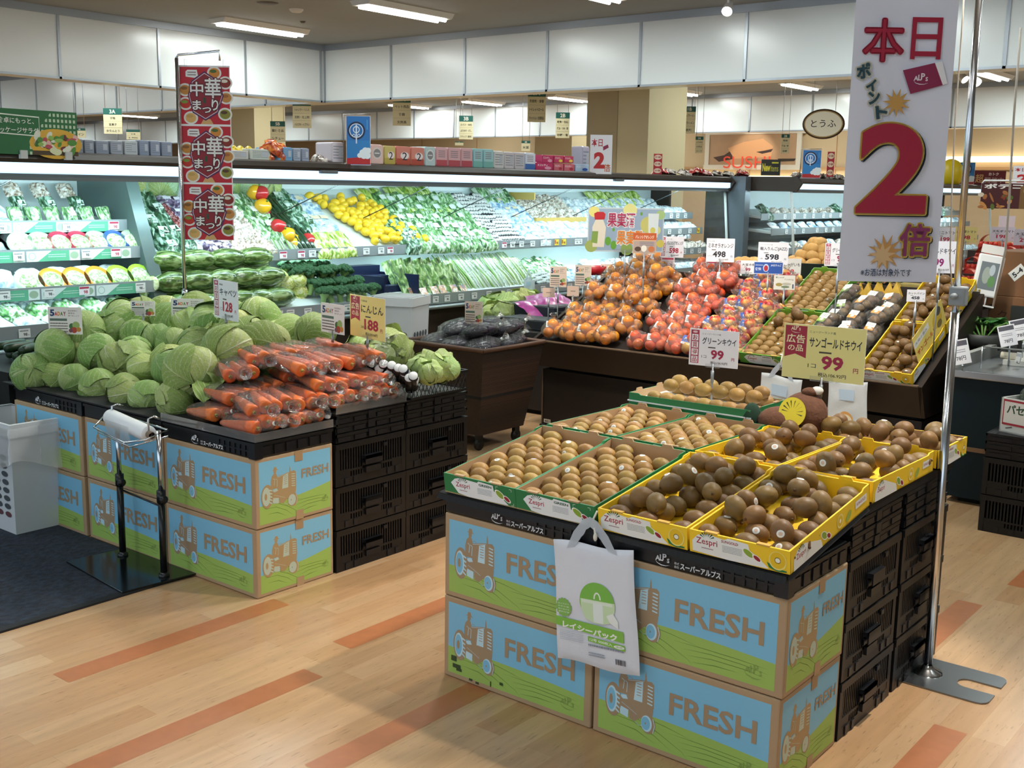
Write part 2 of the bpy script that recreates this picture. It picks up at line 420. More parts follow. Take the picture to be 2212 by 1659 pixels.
PANEL = M('#ecf2f3', 0.24, spec=0.7)
ALU = M('#a9b0b8', 0.35, 0.6)
def soffit(name, a, b, z0, face, first, thick=0.25):
    """hanging band of white panels; a, b its ends, face the way it looks, first the place of one joint"""
    s = MB(); a, b = Vector((*a, 0)), Vector((*b, 0)); u = (b - a).normalized(); L = (b - a).length; nrm = Vector((*face, 0))
    X = frame(a + Vector((0, 0, z0)), u, (0, 0, 1)); sgn = 1 if (X.to_3x3() @ Vector((0, 0, 1))).dot(nrm) > 0 else -1
    s.box((0, 0, -thick if sgn > 0 else 0), (L, HC - z0, 0 if sgn > 0 else thick), 0, X)
    d = (lambda p, q: (0, q) if sgn > 0 else (-q, 0))
    z = d(0, .012)
    s.box((0, 0, z[0]), (L, .022, z[1]), 1, X); s.box((0, HC - z0 - .075, z[0] * 2), (L, HC - z0, z[1] * 2), 1, X)
    k = first
    while k > 0: k -= 1.2
    k += 1.2
    while k < L: s.box((k - .014, 0, z[0]), (k + .014, HC - z0, z[1]), 1, X); k += 1.2
    return struct(s.build(name, [PANEL, ALU]))
soffit('trim_1', (-11.32, -6), (-11.32, 10.145), 2.48, (1, 0), 6.48 + 6)
soffit('trim_2', (-38, 10.145), (7, 10.145), 2.48, (0, -1), 38 - 10.11)
soffit('trim_3', (-38, 19.0), (7, 19.0), 2.5, (0, -1), 38 - 19.4)
TAN, CREAM = M('#b9aa88', .65), M('#d9cca4', .65)
p = MB(); p.box((-8.45, 12.0, 0), (-7.55, 12.9, HC)); p.box((-8.46, 11.99, 0), (-8.0, 12.0, HC), 1); struct(p.build('pillar', [CREAM, TAN]))  # tan sheet darkens half the front, its shading put into the colour
x = at(523, 300, y=13.0).x
p = MB(); p.box((x - .35, 13, 0), (x + .35, 13.7, HC)); struct(p.build('pillar', [CREAM]))
x = at(1195, 300, y=20).x
p = MB(); p.box((x - .5, 20, 0), (x + .5, 20.6, HC)); struct(p.build('pillar', [TAN]))

# ceiling fittings
LITE = M('#fffdf6', .4, emit=9.0)
def lamp_proto():
    r = thing('ceiling_lamp', '', 'lamp')
    h = MB(); h.prism([(-.15, 0), (.15, 0), (.11, -.05), (-.11, -.05)], -.6, .6, 0, Matrix(((1, 0, 0, 0), (0, 0, 1, 0), (0, 1, 0, 0), (0, 0, 0, 1))))
    h.build('housing', M('#e6e6e2', .4), r)
    for sx in (-.055, .055):
        t = MB(); t.tube([(sx, -.56, -.062), (sx, .56, -.062)], .018, 8); t.build('tube', LITE, r)
    return r
KL = Kind(lamp_proto())
for i, (x, y) in enumerate(LAMPS_NEAR):
    lab = {0: 'twin-tube ceiling lamp nearest the inner corner of the white panel band',
           1: 'twin-tube ceiling lamp cut by the top frame edge, second from the panel corner'}.get(i, 'twin-tube ceiling lamp over the open sales floor in front of the panel band')
    KL(lab, (x, y, HC), group=None if i < 2 else 'ceiling lamps over the sales floor')
for i, (x, y) in enumerate(LAMPS_FAR):
    KL('lit ceiling lamp beyond the white panel band, from a set partly seen, partly added', (x, y, HC), group='ceiling lamps beyond the panel band')
sm = MB(); sm.lathe([(0, -.035), (.05, -.03), (.07, -.012), (.075, 0)], 18)
q = at(640, 20, z=HC)
tag(sm.build('smoke_detector', M('#cfccc4', .5), loc=q), 'round off-white smoke detector on the grey ceiling between the two lamps', 'smoke detector')
v = MB(); v.lathe([(0, -.008), (.09, -.008), (.11, 0)], 20)
tag(v.build('ceiling_vent', M('#4a4642', .6), loc=at(578, 6, z=HC)), 'dark round vent plate in the ceiling at the top edge of the view', 'vent')
v = MB(); v.lathe([(0, -.02), (.02, -.018), (.035, 0)], 12)
tag(v.build('sprinkler_head', M('#55514c', .5), loc=at(654, 46, z=HC)), 'tiny dark sprinkler head beside the lamp above the red banner', 'sprinkler')
def spot_proto():
    r = thing('spot_lamp', '', 'lamp')
    m = MB(); m.tube([(0, 0, 0), (0, 0, -.07)], .012); m.build('bracket', WHITE, r)
    m = MB(); X = T(0, 0, -.1) @ RX(-.9); m.lathe([(0, .09), (.03, .085), (.045, 0), (.05, -.06)], 14, 0, X); m.build('shade', WHITE, r)
    m = MB(); m.lathe([(0, -.045), (.042, -.05)], 14, 0, X); m.build('bulb', LITE, r)
    return r
KS = Kind(spot_proto())
for i, (a, b, p_, g_) in enumerate(SPOTS):
    dx, dy = b[0] - a[0], b[1] - a[1]
    KS('white ceiling spot lamp aimed down at the produce stands', (a[0], a[1], HC), (0, 0, math.atan2(dx, -dy) + PI), group='ceiling spot lamps over the produce')
KS('white spot lamp high on the panel band above the oranges', at(1574, -7, z=HC), (0, 0, 0.3))
for px, py, lb in ((2080, 155, 'lit white spot lamp just right of the big banner under the panel band'), (2108, 163, 'second small spot lamp right of the big banner, next to the pole')):
    KS(lb, at(px, py - 8, z=HC), (0, 0, 1.2), 1.2)

# hanging aisle signs (green head, cream body)
GRN, CRM, INK = '#1f5f55', '#e6dcb4', '#3a352c'
def aisle_sign(px, y0, y1, wpx, d, code, lines, lab):
    c_ = at(px, y0, d=d); k = d / F_PX; wd, h = wpx * k, (y1 - y0) * k
    r = thing('aisle_sign', lab, 'aisle sign', c_, YAW)
    b = MB(); b.box((-wd / 2, -.012, -h), (wd / 2, 0, 0)); b.build('board', M(CRM, .6), r)
    p = Pr(4e-4); p.rect(-wd / 2, -min(.25 * h, wd * .42), wd / 2, 0, GRN)
    hh = min(.25 * h, wd * .42)
    if code: p.text(code, 0, -hh * .82, hh * .62, '#f2f0e0', bold=.02, al='c')
    n = len(lines)
    for i, t in enumerate(lines):
        rh = (h - hh) / n; p.text(t, 0, -hh - rh * (i + .72), rh * .38, INK, w=min(wd * .8, rh * .42 * len(t)), bold=.02, al='c')
        if i: p.rect(-wd / 2, -hh - rh * i - .002, wd / 2, -hh - rh * i + .002, '#c8bd94')
    p.build('lettering', r, frame((0, -.0125, 0), (1, 0, 0), (0, 0, 1)))
    s = MB()
    for sx in (-.4, .4): s.tube([(wd * sx, -.006, 0), (wd * sx, -.006, HC - c_.z)], .004, 5)
    s.build('hanging_wire', STEEL, r)
for a in [(243, 234, 288, 40, 15, '3A', ['甘塩', '豆菓子', 'かりんとう'], 'hanging aisle sign 3A for bean sweets, above the green salad banner end'),
          (172, 277, 297, 26, 16, '4B', ['ワイン'], 'low aisle sign 4B partly behind the green salad banner'),
          (288, 280, 301, 30, 16, '', ['米 穀', '豆・野菜缶詰'], 'low cream aisle sign just right of the bean sweets sign'),
          (652, 213, 275, 40, 15, '3A', ['シャンプー・リンス', '洗剤・仕上剤', 'ハミガキ・ハブラシ'], 'aisle sign 3A for shampoo and toothpaste, right of the red banner'),
          (600, 262, 306, 32, 16, '5B', ['簡便食品', 'シチュー'], 'aisle sign 5B behind the orange snack bags'),
          (868, 205, 270, 39, 15, '2A', ['ペット用品', '食器', '文房具'], 'aisle sign 2A for pet goods, above the blue poster'),
          (1007, 250, 300, 30, 17, '3B', ['みそ汁・味噌', 'ふりかけ・だし', 'ケチャップ・調味料'], 'aisle sign 3B for miso and seasoning, above the paper packs'),
          (1160, 192, 262, 39, 15, '1A', ['芳香剤・線香', 'トイレットロール', 'ティッシュ・生理用品'], 'aisle sign 1A for toilet rolls and tissues'),
          (1216, 243, 297, 30, 17, '2B', ['乾物・缶詰', '醤油・つゆ・酢', '砂糖・塩'], 'aisle sign 2B for soy sauce and sugar, beside the tan pillar'),
          (1136, 304, 326, 19, 18, '6B', ['米菓'], 'tiny low aisle sign 6B above the white paper packs'),
          (992, 306, 314, 18, 18, '6A', [], 'tiny green aisle sign top behind the pink paper packs'),
          (1490, 230, 287, 27, 17, '1B', ['カップラーメン', '袋ラーメン', '乾麺'], 'aisle sign 1B for noodles, right of the cream pillar'),
          (1511, 295, 330, 17, 18, '1A', ['ふりかけ', 'お茶漬', 'スープ'], 'small aisle sign below the noodle sign'),
          (1697, 290, 331, 18, 18, '2B', ['乾物', '醤油・酢', '砂糖'], 'small aisle sign in front of the sushi picture')]:
    aisle_sign(*a)
# oval tofu sign
c_ = at(1779, 268, y=15.2); k = 15.2 * .98 / F_PX
r = thing('tofu_sign', 'oval cream hanging sign reading tofu in hiragana, with brown rim', 'sign', c_, 0.35)
b = MB(); b.lathe([(0, -.02), (1, -.02), (1, .02), (0, .02)], 36, 0, Matrix.Diagonal((.285, 1, .205, 1)) @ RX(PI / 2)); b.build('rim', M('#4a3624', .4), r)
p = Pr(6e-4); p.oval(0, 0, .262, .184, '#a8844a', 36); p.oval(0, 0, .248, .17, '#efe6cf', 36); p.text('とうふ', 0, -.045, .1, '#2c2620', w=.34, bold=.01, al='c')
p.build('face', r, frame((0, -.021, 0), (1, 0, 0), (0, 0, 1)))
b = MB()
for sx in (-.15, .15): b.tube([(sx, 0, .18), (sx, 0, HC - c_.z)], .004, 5)
b.build('hanging_wire', STEEL, r)
# sushi picture on the back wall
a0, a1 = at(1530, 356, y=21.9), at(1722, 288, y=21.9)
r = thing('sushi_sign', 'wide sushi counter picture board with red letters, on the tan back wall', 'sign', (a0.x, 21.95, a0.z))
wd, h = a1.x - a0.x, a1.z - a0.z
b = MB(); b.box((0, -.03, 0), (wd, 0, h)); b.box((-.12, -.05, -.1), (wd + .1, -.02, 0), 1); b.box((-.1, -.05, h), (wd + .18, 0, h + .07), 1)
b.box((-.1, -.05, 0), (0, 0, h), 1); b.box((wd, -.05, 0), (wd + .1, 0, h), 1); b.build('board', [M('#b99674', .6, vary=.1, scale=3), M('#ded7c6', .6)], r)
p = Pr(1e-3)
p.poly([(.05 * wd, .25 * h), (.18 * wd, .32 * h), (.33 * wd, .62 * h), (.3 * wd, .2 * h), (.12 * wd, .1 * h)], '#4a3327')
p.poly([(.22 * wd, .55 * h), (.4 * wd, .75 * h), (.62 * wd, .85 * h), (.74 * wd, .6 * h), (.72 * wd, .25 * h), (.3 * wd, .2 * h)], '#d9a578')
p.poly([(.55 * wd, .42 * h), (.62 * wd, .36 * h), (.72 * wd, .42 * h), (.74 * wd, .52 * h), (.64 * wd, .46 * h)], '#3b2a2c')
p.poly([(.8 * wd, .1 * h), (.98 * wd, .12 * h), (1.0 * wd, .2 * h), (.8 * wd, .2 * h)], '#3a3026')
p.build('picture', r, frame((0, -.031, 0), (1, 0, 0), (0, 0, 1)))
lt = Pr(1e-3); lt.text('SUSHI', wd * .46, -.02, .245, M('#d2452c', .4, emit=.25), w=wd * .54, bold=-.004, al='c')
lt.build('lettering', r, frame((0, -.09, -.05), (1, 0, 0), (0, 0, 1)))
spot('spot_light', (a0.x + wd * .55, 20.8, 3.0), (a0.x + wd * .52, 21.95, a0.z + .1), 40, 50, WARM)
# sushi counter glow lamp strip below the sign
b = MB(); b.box((0, 0, 0), (3.4, .12, .1)); 
tag(b.build('counter_light', M('#fff4d6', .4, emit=2.2), loc=(a0.x - .2, 21.85, a0.z - .33)), 'long warm strip light under the sushi picture on the back counter', 'lamp')
b = MB(); b.box((0, 0, 0), (3.4, .12, .1)); 
tag(b.build('counter_light', M('#fff4d6', .4, emit=2.2), loc=(at(1990, 350, y=21.85).x, 21.85, at(1990, 350, y=21.85).z)), 'long warm strip light on the far wall right of the big banner', 'lamp')
# ------------------------------------------------------------------ printed cartons
CW, CD, CH = 0.53, 0.353, 0.2512
KRAFT, SKY, FIELD, TRAC, PALE = '#b09473', '#7fbfe0', '#9fbf5e', '#a58d70', '#bfe0ef'
FLD = '#6f8f3e'
def tractor(p, X, Y, w, h, ink=TRAC, pale=PALE):
    """brown line-art tractor with a driver; X, Y its lower left corner"""
    q = lambda L: [(X + a * w, Y + b * h) for a, b in L]
    o = lambda cx, cy, rx, ry, m, a=0.0: p.oval(X + cx * w, Y + cy * h, rx * w, ry * h, m, 22, a)
    # driver
    p.poly(q([(.27, .50), (.27, .70), (.30, .80), (.36, .86), (.42, .84), (.45, .74), (.46, .50)]), ink)
    o(.385, .895, .04, .05, ink); p.poly(q([(.30, .93), (.48, .92), (.44, .94), (.42, 1.0), (.36, 1.0), (.345, .945)]), ink)
    p.ring(X + .49 * w, Y + .74 * h, .06 * w, .07 * h, .006 * w, ink, 16)
    # hood, grille, exhaust
    p.poly(q([(.44, .50), (.45, .76), (.70, .81), (.90, .83), (.95, .79), (.955, .42), (.90, .36), (.44, .36)]), ink)
    p.poly(q([(.77, .80), (.775, .90), (.785, .97), (.80, .90), (.81, .82)]), ink)
    p.poly(q([(.57, .46), (.60, .75), (.74, .79), (.735, .46)]), pale)
    for k in range(5): p.rect(X + .625 * w, Y + (.55 + k * .045) * h, X + .71 * w, Y + (.562 + k * .045) * h, ink)
    for k in range(6): p.poly(q([(.83, .47 + k * .055), (.925, .455 + k * .055), (.93, .475 + k * .055), (.83, .49 + k * .055)]), pale)
    p.stroke(q([(.45, .745), (.6, .775), (.76, .80)]), .008 * w, pale)
    p.stroke(q([(.36, .58), (.38, .72), (.33, .74)]), .012 * w, pale); p.stroke(q([(.43, .54), (.44, .70), (.40, .72)]), .012 * w, pale)
    # frame under the hood
    p.poly(q([(.30, .42), (.46, .46), (.95, .40), (.92, .22), (.70, .20), (.60, .12), (.50, .14), (.48, .26), (.30, .30)]), ink)
    p.poly(q([(.30, .30), (.475, .27), (.47, .14), (.32, .17)]), pale)
    p.poly(q([(.30, .47), (.42, .50), (.46, .44), (.36, .42)]), pale)
    p.stroke(q([(.34, .36), (.5, .30), (.64, .24)]), .006 * w, pale)
    # wheels
    o(.17, .36, .16, .275, ink); o(.145, .36, .105, .215, pale); o(.135, .36, .085, .18, SKY if pale == PALE else pale); o(.13, .36, .035, .08, ink)
    for k in range(5): p.poly(q([(.225, .20 + k * .07), (.30, .16 + k * .075), (.30, .185 + k * .075), (.225, .235 + k * .07)]), pale)
    o(.86, .15, .14, .155, ink); o(.83, .15, .105, .13, pale); o(.815, .15, .085, .105, SKY if pale == PALE else pale); o(.81, .15, .012, .018, ink)
    p.stroke(q([(.95, .26), (.985, .15), (.955, .03)]), .012 * w, pale)
    p.stroke(q([(.62, .12), (.68, .08), (.74, .10)]), .008 * w, pale)
def alps(p, cx, cy, w, ink, bold=.02):
    """small store mark: four letters on a rising line over a curved underline"""
    for ch, dx, dy, s in (('A', -.36, -.02, .30), ('L', -.12, .0, .36), ('P', .08, .06, .40), ('S', .33, -.04, .26)):
        p.text(ch, cx + dx * w, cy + dy * w, s * w, ink, bold=bold, al='c')
    p.stroke([(cx - .52 * w, cy - .02 * w), (cx - .38 * w, cy - .16 * w), (cx - .12 * w, cy - .24 * w), (cx + .18 * w, cy - .24 * w), (cx + .42 * w, cy - .16 * w)], .055 * w, ink, True)
def carton_print(w, side):
    p = Pr(); b = .016
    l, r_, t, bt = (.017, w - .022, CH - .018, .016) if not side else (.016, w - .012, CH - .014, .014)
    p.rect(l, bt, r_, t, SKY)
    gl, gr = (.37, .315) if not side else (.30, .44)
    H = t - bt; hill = [(l + (r_ - l) * i / 14, bt + H * (gl + (gr - gl) * i / 14 + (.03 * math.sin(PI * i / 14) if not side else -.035 * math.sin(PI * i / 14)))) for i in range(15)]
    p.poly([(l, bt), (r_, bt)] + hill[::-1], FIELD)
    W_ = r_ - l
    def fs(a, wd=.0026): p.stroke([(l + x * W_, bt + y * H) for x, y in a], wd, FLD, True)
    fs([(.02, .30), (.22, .30), (.38, .20), (.52, .07), (.56, .0)], .002); fs([(.05, .24), (.22, .235), (.36, .14), (.46, .03)]); fs([(.10, .15), (.24, .14), (.36, .05)])
    fs([(.03, .31), (.20, .36), (.42, .31), (.6, .25)]); fs([(.44, .245), (.62, .25), (.8, .245), (.96, .23)]); fs([(.5, .18), (.65, .205), (.82, .20), (.97, .17)]); fs([(.52, .115), (.66, .15), (.84, .15), (.95, .12)]); fs([(.55, .05), (.68, .085), (.80, .09)])
    if not side:
        tractor(p, .036, .048, .158, .172)
        p.text('FRESH', .232, .120, .060, TRAC, w=.243, bold=.022)
        alps(p, .455, .046, .05, '#8aa452', .01)
    else:
        tractor(p, .022, .055, .165, .155, '#b0946a', '#b9c8b8')  # side tractor inks yellower, warm side lighting painted into them
        p.text('FRESH', .205, .148, .034, TRAC, w=.126, bold=.02)
        alps(p, .315, .05, .032, '#8aa452', .01)
        p.rect(w / 2 - .002, CH - .038, w / 2 + .034, CH, '#a98a66'); p.rect(w / 2, 0, w / 2 + .034, .034, '#b29470')
    return p
CF, CS = carton_print(CW, 0).mesh('front_print'), carton_print(CD, 1).mesh('side_print')
KR = M(KRAFT, .75, vary=.04, scale=14)
cb = MB(); cb.bbox((0, 0, 0.001), (CW, CD, CH - .001), .004)
for i in (1, 2, 3): cb.box((0.01, CD * i / 4, CH - .0012), (CW - .01, CD * i / 4 + .002, CH - .0006), 0)
CBODY = cb.mesh('carton_body', [KR])
def carton(x, y, z, rz, lab):
    r = thing('carton', lab, 'box', (x, y, z), rz)
    link('body', CBODY, r)
    link('front_print', CF, r, X=frame((0, 0, 0), (1, 0, 0), (0, 0, 1)))
    link('side_print', CS, r, X=frame((CW, 0, 0), (0, 1, 0), (0, 0, 1)))
    return r
RX0, RY0, LX0, LY0 = -1.051, 2.342, -3.017, 2.369
carton(RX0 - CW, RY0, 0, 0, 'lower tractor-print carton at the front corner of the kiwi stand')
carton(RX0 - CW * 2 - .008, RY0, 0, 0, 'lower tractor-print carton with black scuffs at the left of the kiwi stand')
carton(RX0 - CW + .004, RY0 - .001, CH, .004, 'upper tractor-print carton at the front corner of the kiwi stand')
carton(RX0 - CW * 2 - .006, RY0 - .001, CH, 0, 'upper tractor-print carton behind the hanging bag pack, kiwi stand')
carton(LX0 - CW - .004, LY0, 0, 0, 'lower tractor-print carton at the corner of the cabbage stand')
carton(LX0 - CW, LY0 - .002, CH, 0, 'upper tractor-print carton at the corner of the cabbage stand, under the carrots')
carton(LX0 - CW * 2 - .012, LY0, 0, 0, 'lower tractor-print carton behind the legs of the bag roll stand')
carton(LX0 - CW * 2 - .012, LY0, CH, 0, 'upper tractor-print carton behind the bag roll stand')
carton(LX0 - CW * 3 - .026, LY0 - .006, 0, 0, 'lower tractor-print carton half hidden by the white bin')
carton(LX0 - CW * 3 - .026, LY0 - .006, CH, 0, 'upper tractor-print carton half hidden by the white bin')
sc = MB()
for (x, z, w, h) in ((.03, .055, .02, .016), (.036, .035, .03, .012), (.1, .012, .012, .006), (.125, .009, .012, .006), (.215, .032, .012, .008), (.18, .016, .003, .016), (.05, .028, .02, .008)):
    sc.box((x, -.0006, z), (x + w, 0, z + h))
struct_o = sc.build('scuff_mark', M('#3c4a2a', .8), None, (RX0 - CW * 2 - .008, RY0 - .0012, 0)); tag(struct_o, 'dark green-black scuff marks low on the kiwi stand carton at its outer end', 'scuff')

# ------------------------------------------------------------------ black crates, folded crates
PLA = M('#090a0d', .42, vary=.15, scale=40)
PLB = M('#101218', .38)
WX, WY, CRH = 0.53, 0.366, 0.165
def crate_mesh():
    m = MB(); h = CRH - .004; t = .012
    for x in (0, WX - .022):
        for y in (0, WY - .022): m.box((x, y, 0), (x + .022, y + .022, h))
    def side(X, L):
        m.box((.02, 0, 0), (L - .02, t, .03), 0, X); m.box((0, -.003, h - .022), (L, t, h), 0, X); m.box((.02, 0, .05), (L - .02, .004, .058), 0, X)
        n = int(L / .0145)
        for k in range(1, n):
            x = .02 + (L - .04) * k / n
            m.box((x - .0032, .002, .03), (x + .0032, .008, h - .02), 0, X)
        m.box((L * .36, 0, .03), (L * .64, t, h * .62), 0, X)                  # solid middle panel
        m.box((L * .36, -.004, h * .40), (L * .64, .004, h * .5), 1, X); m.box((L * .40, -.008, h * .2), (L * .6, .0, h * .34), 1, X)
        for a in (.12, .24, .72, .84): m.box((L * a, -.003, .004), (L * a + .02, 0, .028), 1, X)
        m.box((.02, .001, .03), (L * .2, .006, .06), 0, X); m.box((L * .8, .001, .03), (L - .02, .006, .06), 0, X)
    side(Matrix.Identity(4), WX); side(T(WX, 0, 0) @ RZ(PI / 2), WY); side(T(WX, WY, 0) @ RZ(PI), WX); side(T(0, WY, 0) @ RZ(-PI / 2), WY)
    m.box((.01, .01, 0), (WX - .01, WY - .01, .006))
    return m.mesh('slotted_body', [PLA, PLB])
def handle_mesh(X, L=WY):
        m = MB()
        m.box((L * .38, -.014, CRH * .52), (L * .62, 0, CRH * .60), 0, X); m.box((L * .38, -.014, CRH * .40), (L * .62, -.010, CRH * .60), 0, X); m.box((L * .66, -.006, CRH * .72), (L * .72, 0, CRH * .80), 0, X)
        return m.mesh('handle', [PLB])
CRM_, HDM = crate_mesh(), (handle_mesh(T(WX, 0, 0) @ RZ(PI / 2)), handle_mesh(T(0, WY, 0) @ RZ(-PI / 2)))
def folded_mesh():
    m = MB(); h = .034
    m.box((.004, .004, 0), (WX - .004, WY - .004, h - .002))
    for X, L in ((Matrix.Identity(4), WX), (T(WX, 0, 0) @ RZ(PI / 2), WY), (T(WX, WY, 0) @ RZ(PI), WX), (T(0, WY, 0) @ RZ(-PI / 2), WY)):
        m.box((0, 0, h - .012), (L, .006, h - .001), 0, X)
        for a, b in ((.03, .2), (.26, .42), (.58, .72), (.78, .97)): m.box((L * a, 0, .003), (L * b, .006, h - .014), 1, X)
        m.box((L * .45, -.003, .004), (L * .55, .004, h - .002), 1, X)
    return m.mesh('folded_body', [PLA, PLB])
FDM = folded_mesh()
r = thing('plastic_crate', '', 'crate'); link('slotted_body', CRM_, r); [link('handle', q, r) for q in HDM]; K_CR = Kind(r)
K_FD = Kind(tag(link('folded_crate', FDM), '', 'crate'))
ORD = ['bottom', 'second', 'third']
def stack(x, y, where, top=3):
    for k in range(3): K_CR('slotted crate, %s of stack, %s' % (ORD[k], where), (x, y, k * CRH), (0, 0, random.uniform(-.006, .006)))
    for k in range(top): K_FD('folded crate, %s above slotted ones, %s' % (['lowest', 'middle', 'top'][k], where), (x + random.uniform(-.003, .003), y, .495 + k * .0345))
stack(RX0 - WX, 2.712, 'aisle side of kiwi stand, next to cartons')
stack(RX0 - WX, 3.106, 'aisle side of kiwi stand, beside banner pole')
stack(RX0 - 2 * WX - .01, 2.712, 'inner side of kiwi stand, next to cartons')
stack(RX0 - 2 * WX - .01, 3.106, 'inner side of kiwi stand, rear end')
stack(LX0 - WX, 2.736, 'under carrots, next to corner cartons')
stack(LX0 - WX, 3.104, 'under carrots, rear end by basket')
stack(LX0 - 2 * WX - .02, 2.736, 'under cabbages, inner row next to cartons')
stack(LX0 - 2 * WX - .02, 3.104, 'under cabbages, inner rear row')
stack(LX0 - 3 * WX - .04, 2.736, 'under far cabbage end, next to cartons')
stack(LX0 - 3 * WX - .04, 3.104, 'under far cabbage end, rear row')
# shallow black lid crates with the store mark, on top of the cartons
def lid_crate(x, y, lab, w=CW, logo=True):
    h = .056; r = thing('lid_crate', lab, 'crate', (x, y, 2 * CH))
    m = MB(); m.bbox((0, 0, 0), (w, CD, h), .006)
    m.box((0, -.004, h - .012), (w, .004, h - .001), 0)
    for k in range(7): m.box((w * (.62 + k * .055), -.004, .006), (w * (.635 + k * .055), 0, h - .012), 1)
    m.box((w * .61, -.003, .022), (w * .99, 0, .028), 1)
    for k in range(6): m.box((w - .002, CD * (.08 + k * .15), .008), (w + .004, CD * (.18 + k * .15), h - .016), 1)
    m.box((w, 0, h - .012), (w + .004, CD, h - .001), 0); m.box((w - .03, -.005, 0), (w + .005, .03, h), 1)
    m.build('body', [PLA, PLB], r)
    if logo:
        p = Pr(); alps(p, .2, .018, .044, '#e8ecf2', .03); p.text('株式', .232, .017, .007, '#e8ecf2', w=.014); p.text('会社', .232, .008, .007, '#e8ecf2', w=.014)
        p.text('スーパーアルプス', .249, .008, .017, '#e8ecf2', w=.112, bold=.03)
        p.build('store_mark', r, frame((0, -.0055, 0), (1, 0, 0), (0, 0, 1)))
lid_crate(RX0 - CW, RY0, 'shallow black lid crate with white store mark, front corner of the kiwi stand')
lid_crate(RX0 - 2 * CW - .006, RY0, 'shallow black lid crate with white store mark, under the green kiwi trays')
lid_crate(LX0 - CW, LY0, 'shallow black lid crate with white store mark, under the carrots')
lid_crate(LX0 - 2 * CW - .012, LY0, 'shallow black lid crate with store mark, behind the bag roll')
lid_crate(LX0 - 3 * CW - .026, LY0, 'shallow black lid crate at the bin end of the cabbage stand')
# ribbed black anti-slip mats
RUB = M('#0d0e11', .7)
def rib_mat(lab, x0, y0, x1, y1, z0, z1, drop):
    m = MB(); n = 46
    def fn(i, j):
        x = x0 + (x1 - x0) * i; y = y0 + (y1 - y0) * j; z = z0 + (z1 - z0) * j
        return (x, y, z + .003 * math.sin(i * 130) * 0 + .0022 * (int(j * 60) % 2))
    m.grid(fn, 2, 60, 0, False)
    a = random.Random(3)
    m.grid(lambda i, j: (x0 + (x1 - x0) * i, y0 - .006 * j - .004 + .0016 * (int(i * 120) % 2), z0 - drop * j * (1 + .25 * math.sin(i * 9))), 120, 3, 0, False)
    m.grid(lambda i, j: (x0 - .012 * j, y0 + (y1 - y0) * i, (z0 + (z1 - z0) * i) - drop * j), 6, 3, 0, False)
    m.grid(lambda i, j: (x1 + .006 * j, y0 + (y1 - y0) * i, (z0 + (z1 - z0) * i) - drop * .8 * j), 60, 3, 0, False)
    tag(m.build('rubber_mat', RUB), lab, 'mat')
rib_mat('black ribbed anti-slip mat under the kiwi trays, hanging over the lid crates', RX0 - 2 * CW - .02, RY0 - .012, RX0 + .004, 2.80, .5605, .628, .015)
m = MB(); m.box((RX0 - 2 * WX - .01, 2.80, .600), (RX0, 3.49, .629)); tag(m.build('display_board', RUB), 'flat black board carrying the rear kiwi trays', 'board')
m = MB(); m.box((LX0 - 3.25 * CW, LY0 + .0, .560), (LX0, LY0 + .38, .566)); m.box((LX0 - 3.25 * CW, LY0 + .38, .6), (LX0, 3.445, .606)); m.box((LX0 - 3.25 * CW, LY0 + .37, .56), (LX0, LY0 + .385, .606))
tag(m.build('display_board', RUB), 'stepped black board carrying the cabbages and carrots', 'board')

# ------------------------------------------------------------------ kiwi trays
TW, TD, TH = 0.262, 0.468, 0.060
YEL, GRE, KIN = M('#fbd02c', .5), M('#1f7a45', .5), M('#bb9a74', .7)
RED, DKG = '#a3203a', '#2e5a3c'
def zespri(p, x, y, w, sub=True):
    p.text('Zespri', x, y, w * .36, RED, w=w, bold=.012)
    for k in range(7):
        a = math.radians(30 + k * 20); c_, s_ = math.cos(a), math.sin(a); ox, oy = x + w * .52, y + w * .30
        r0, r1 = w * .14, w * .36
        p.poly([(ox + c_ * r0, oy + s_ * r0), (ox + c_ * r1 - s_ * w * .04, oy + s_ * r1 + c_ * w * .03), (ox + c_ * r1 * 1.08, oy + s_ * r1 * 1.08), (ox + c_ * r1 + s_ * w * .04, oy + s_ * r1 - c_ * w * .03)], DKG)
    if sub: p.lines(x + w * .25, y - w * .13, x + w * .8, y - w * .04, 1, '#a08088', 2)
def slices(p, x, y, s):
    for dx, dy, m, sz in ((0, 0, '#f7f7ef', 1.25), (.0, 0, '#8fae3a', 1.0), (.85, -.32, '#f7f7ef', .95), (.85, -.32, '#9c2030', .7)):
        p.oval(x + dx * s, y + dy * s, s * .55 * sz, s * .27 * sz, m, 20, -.55)
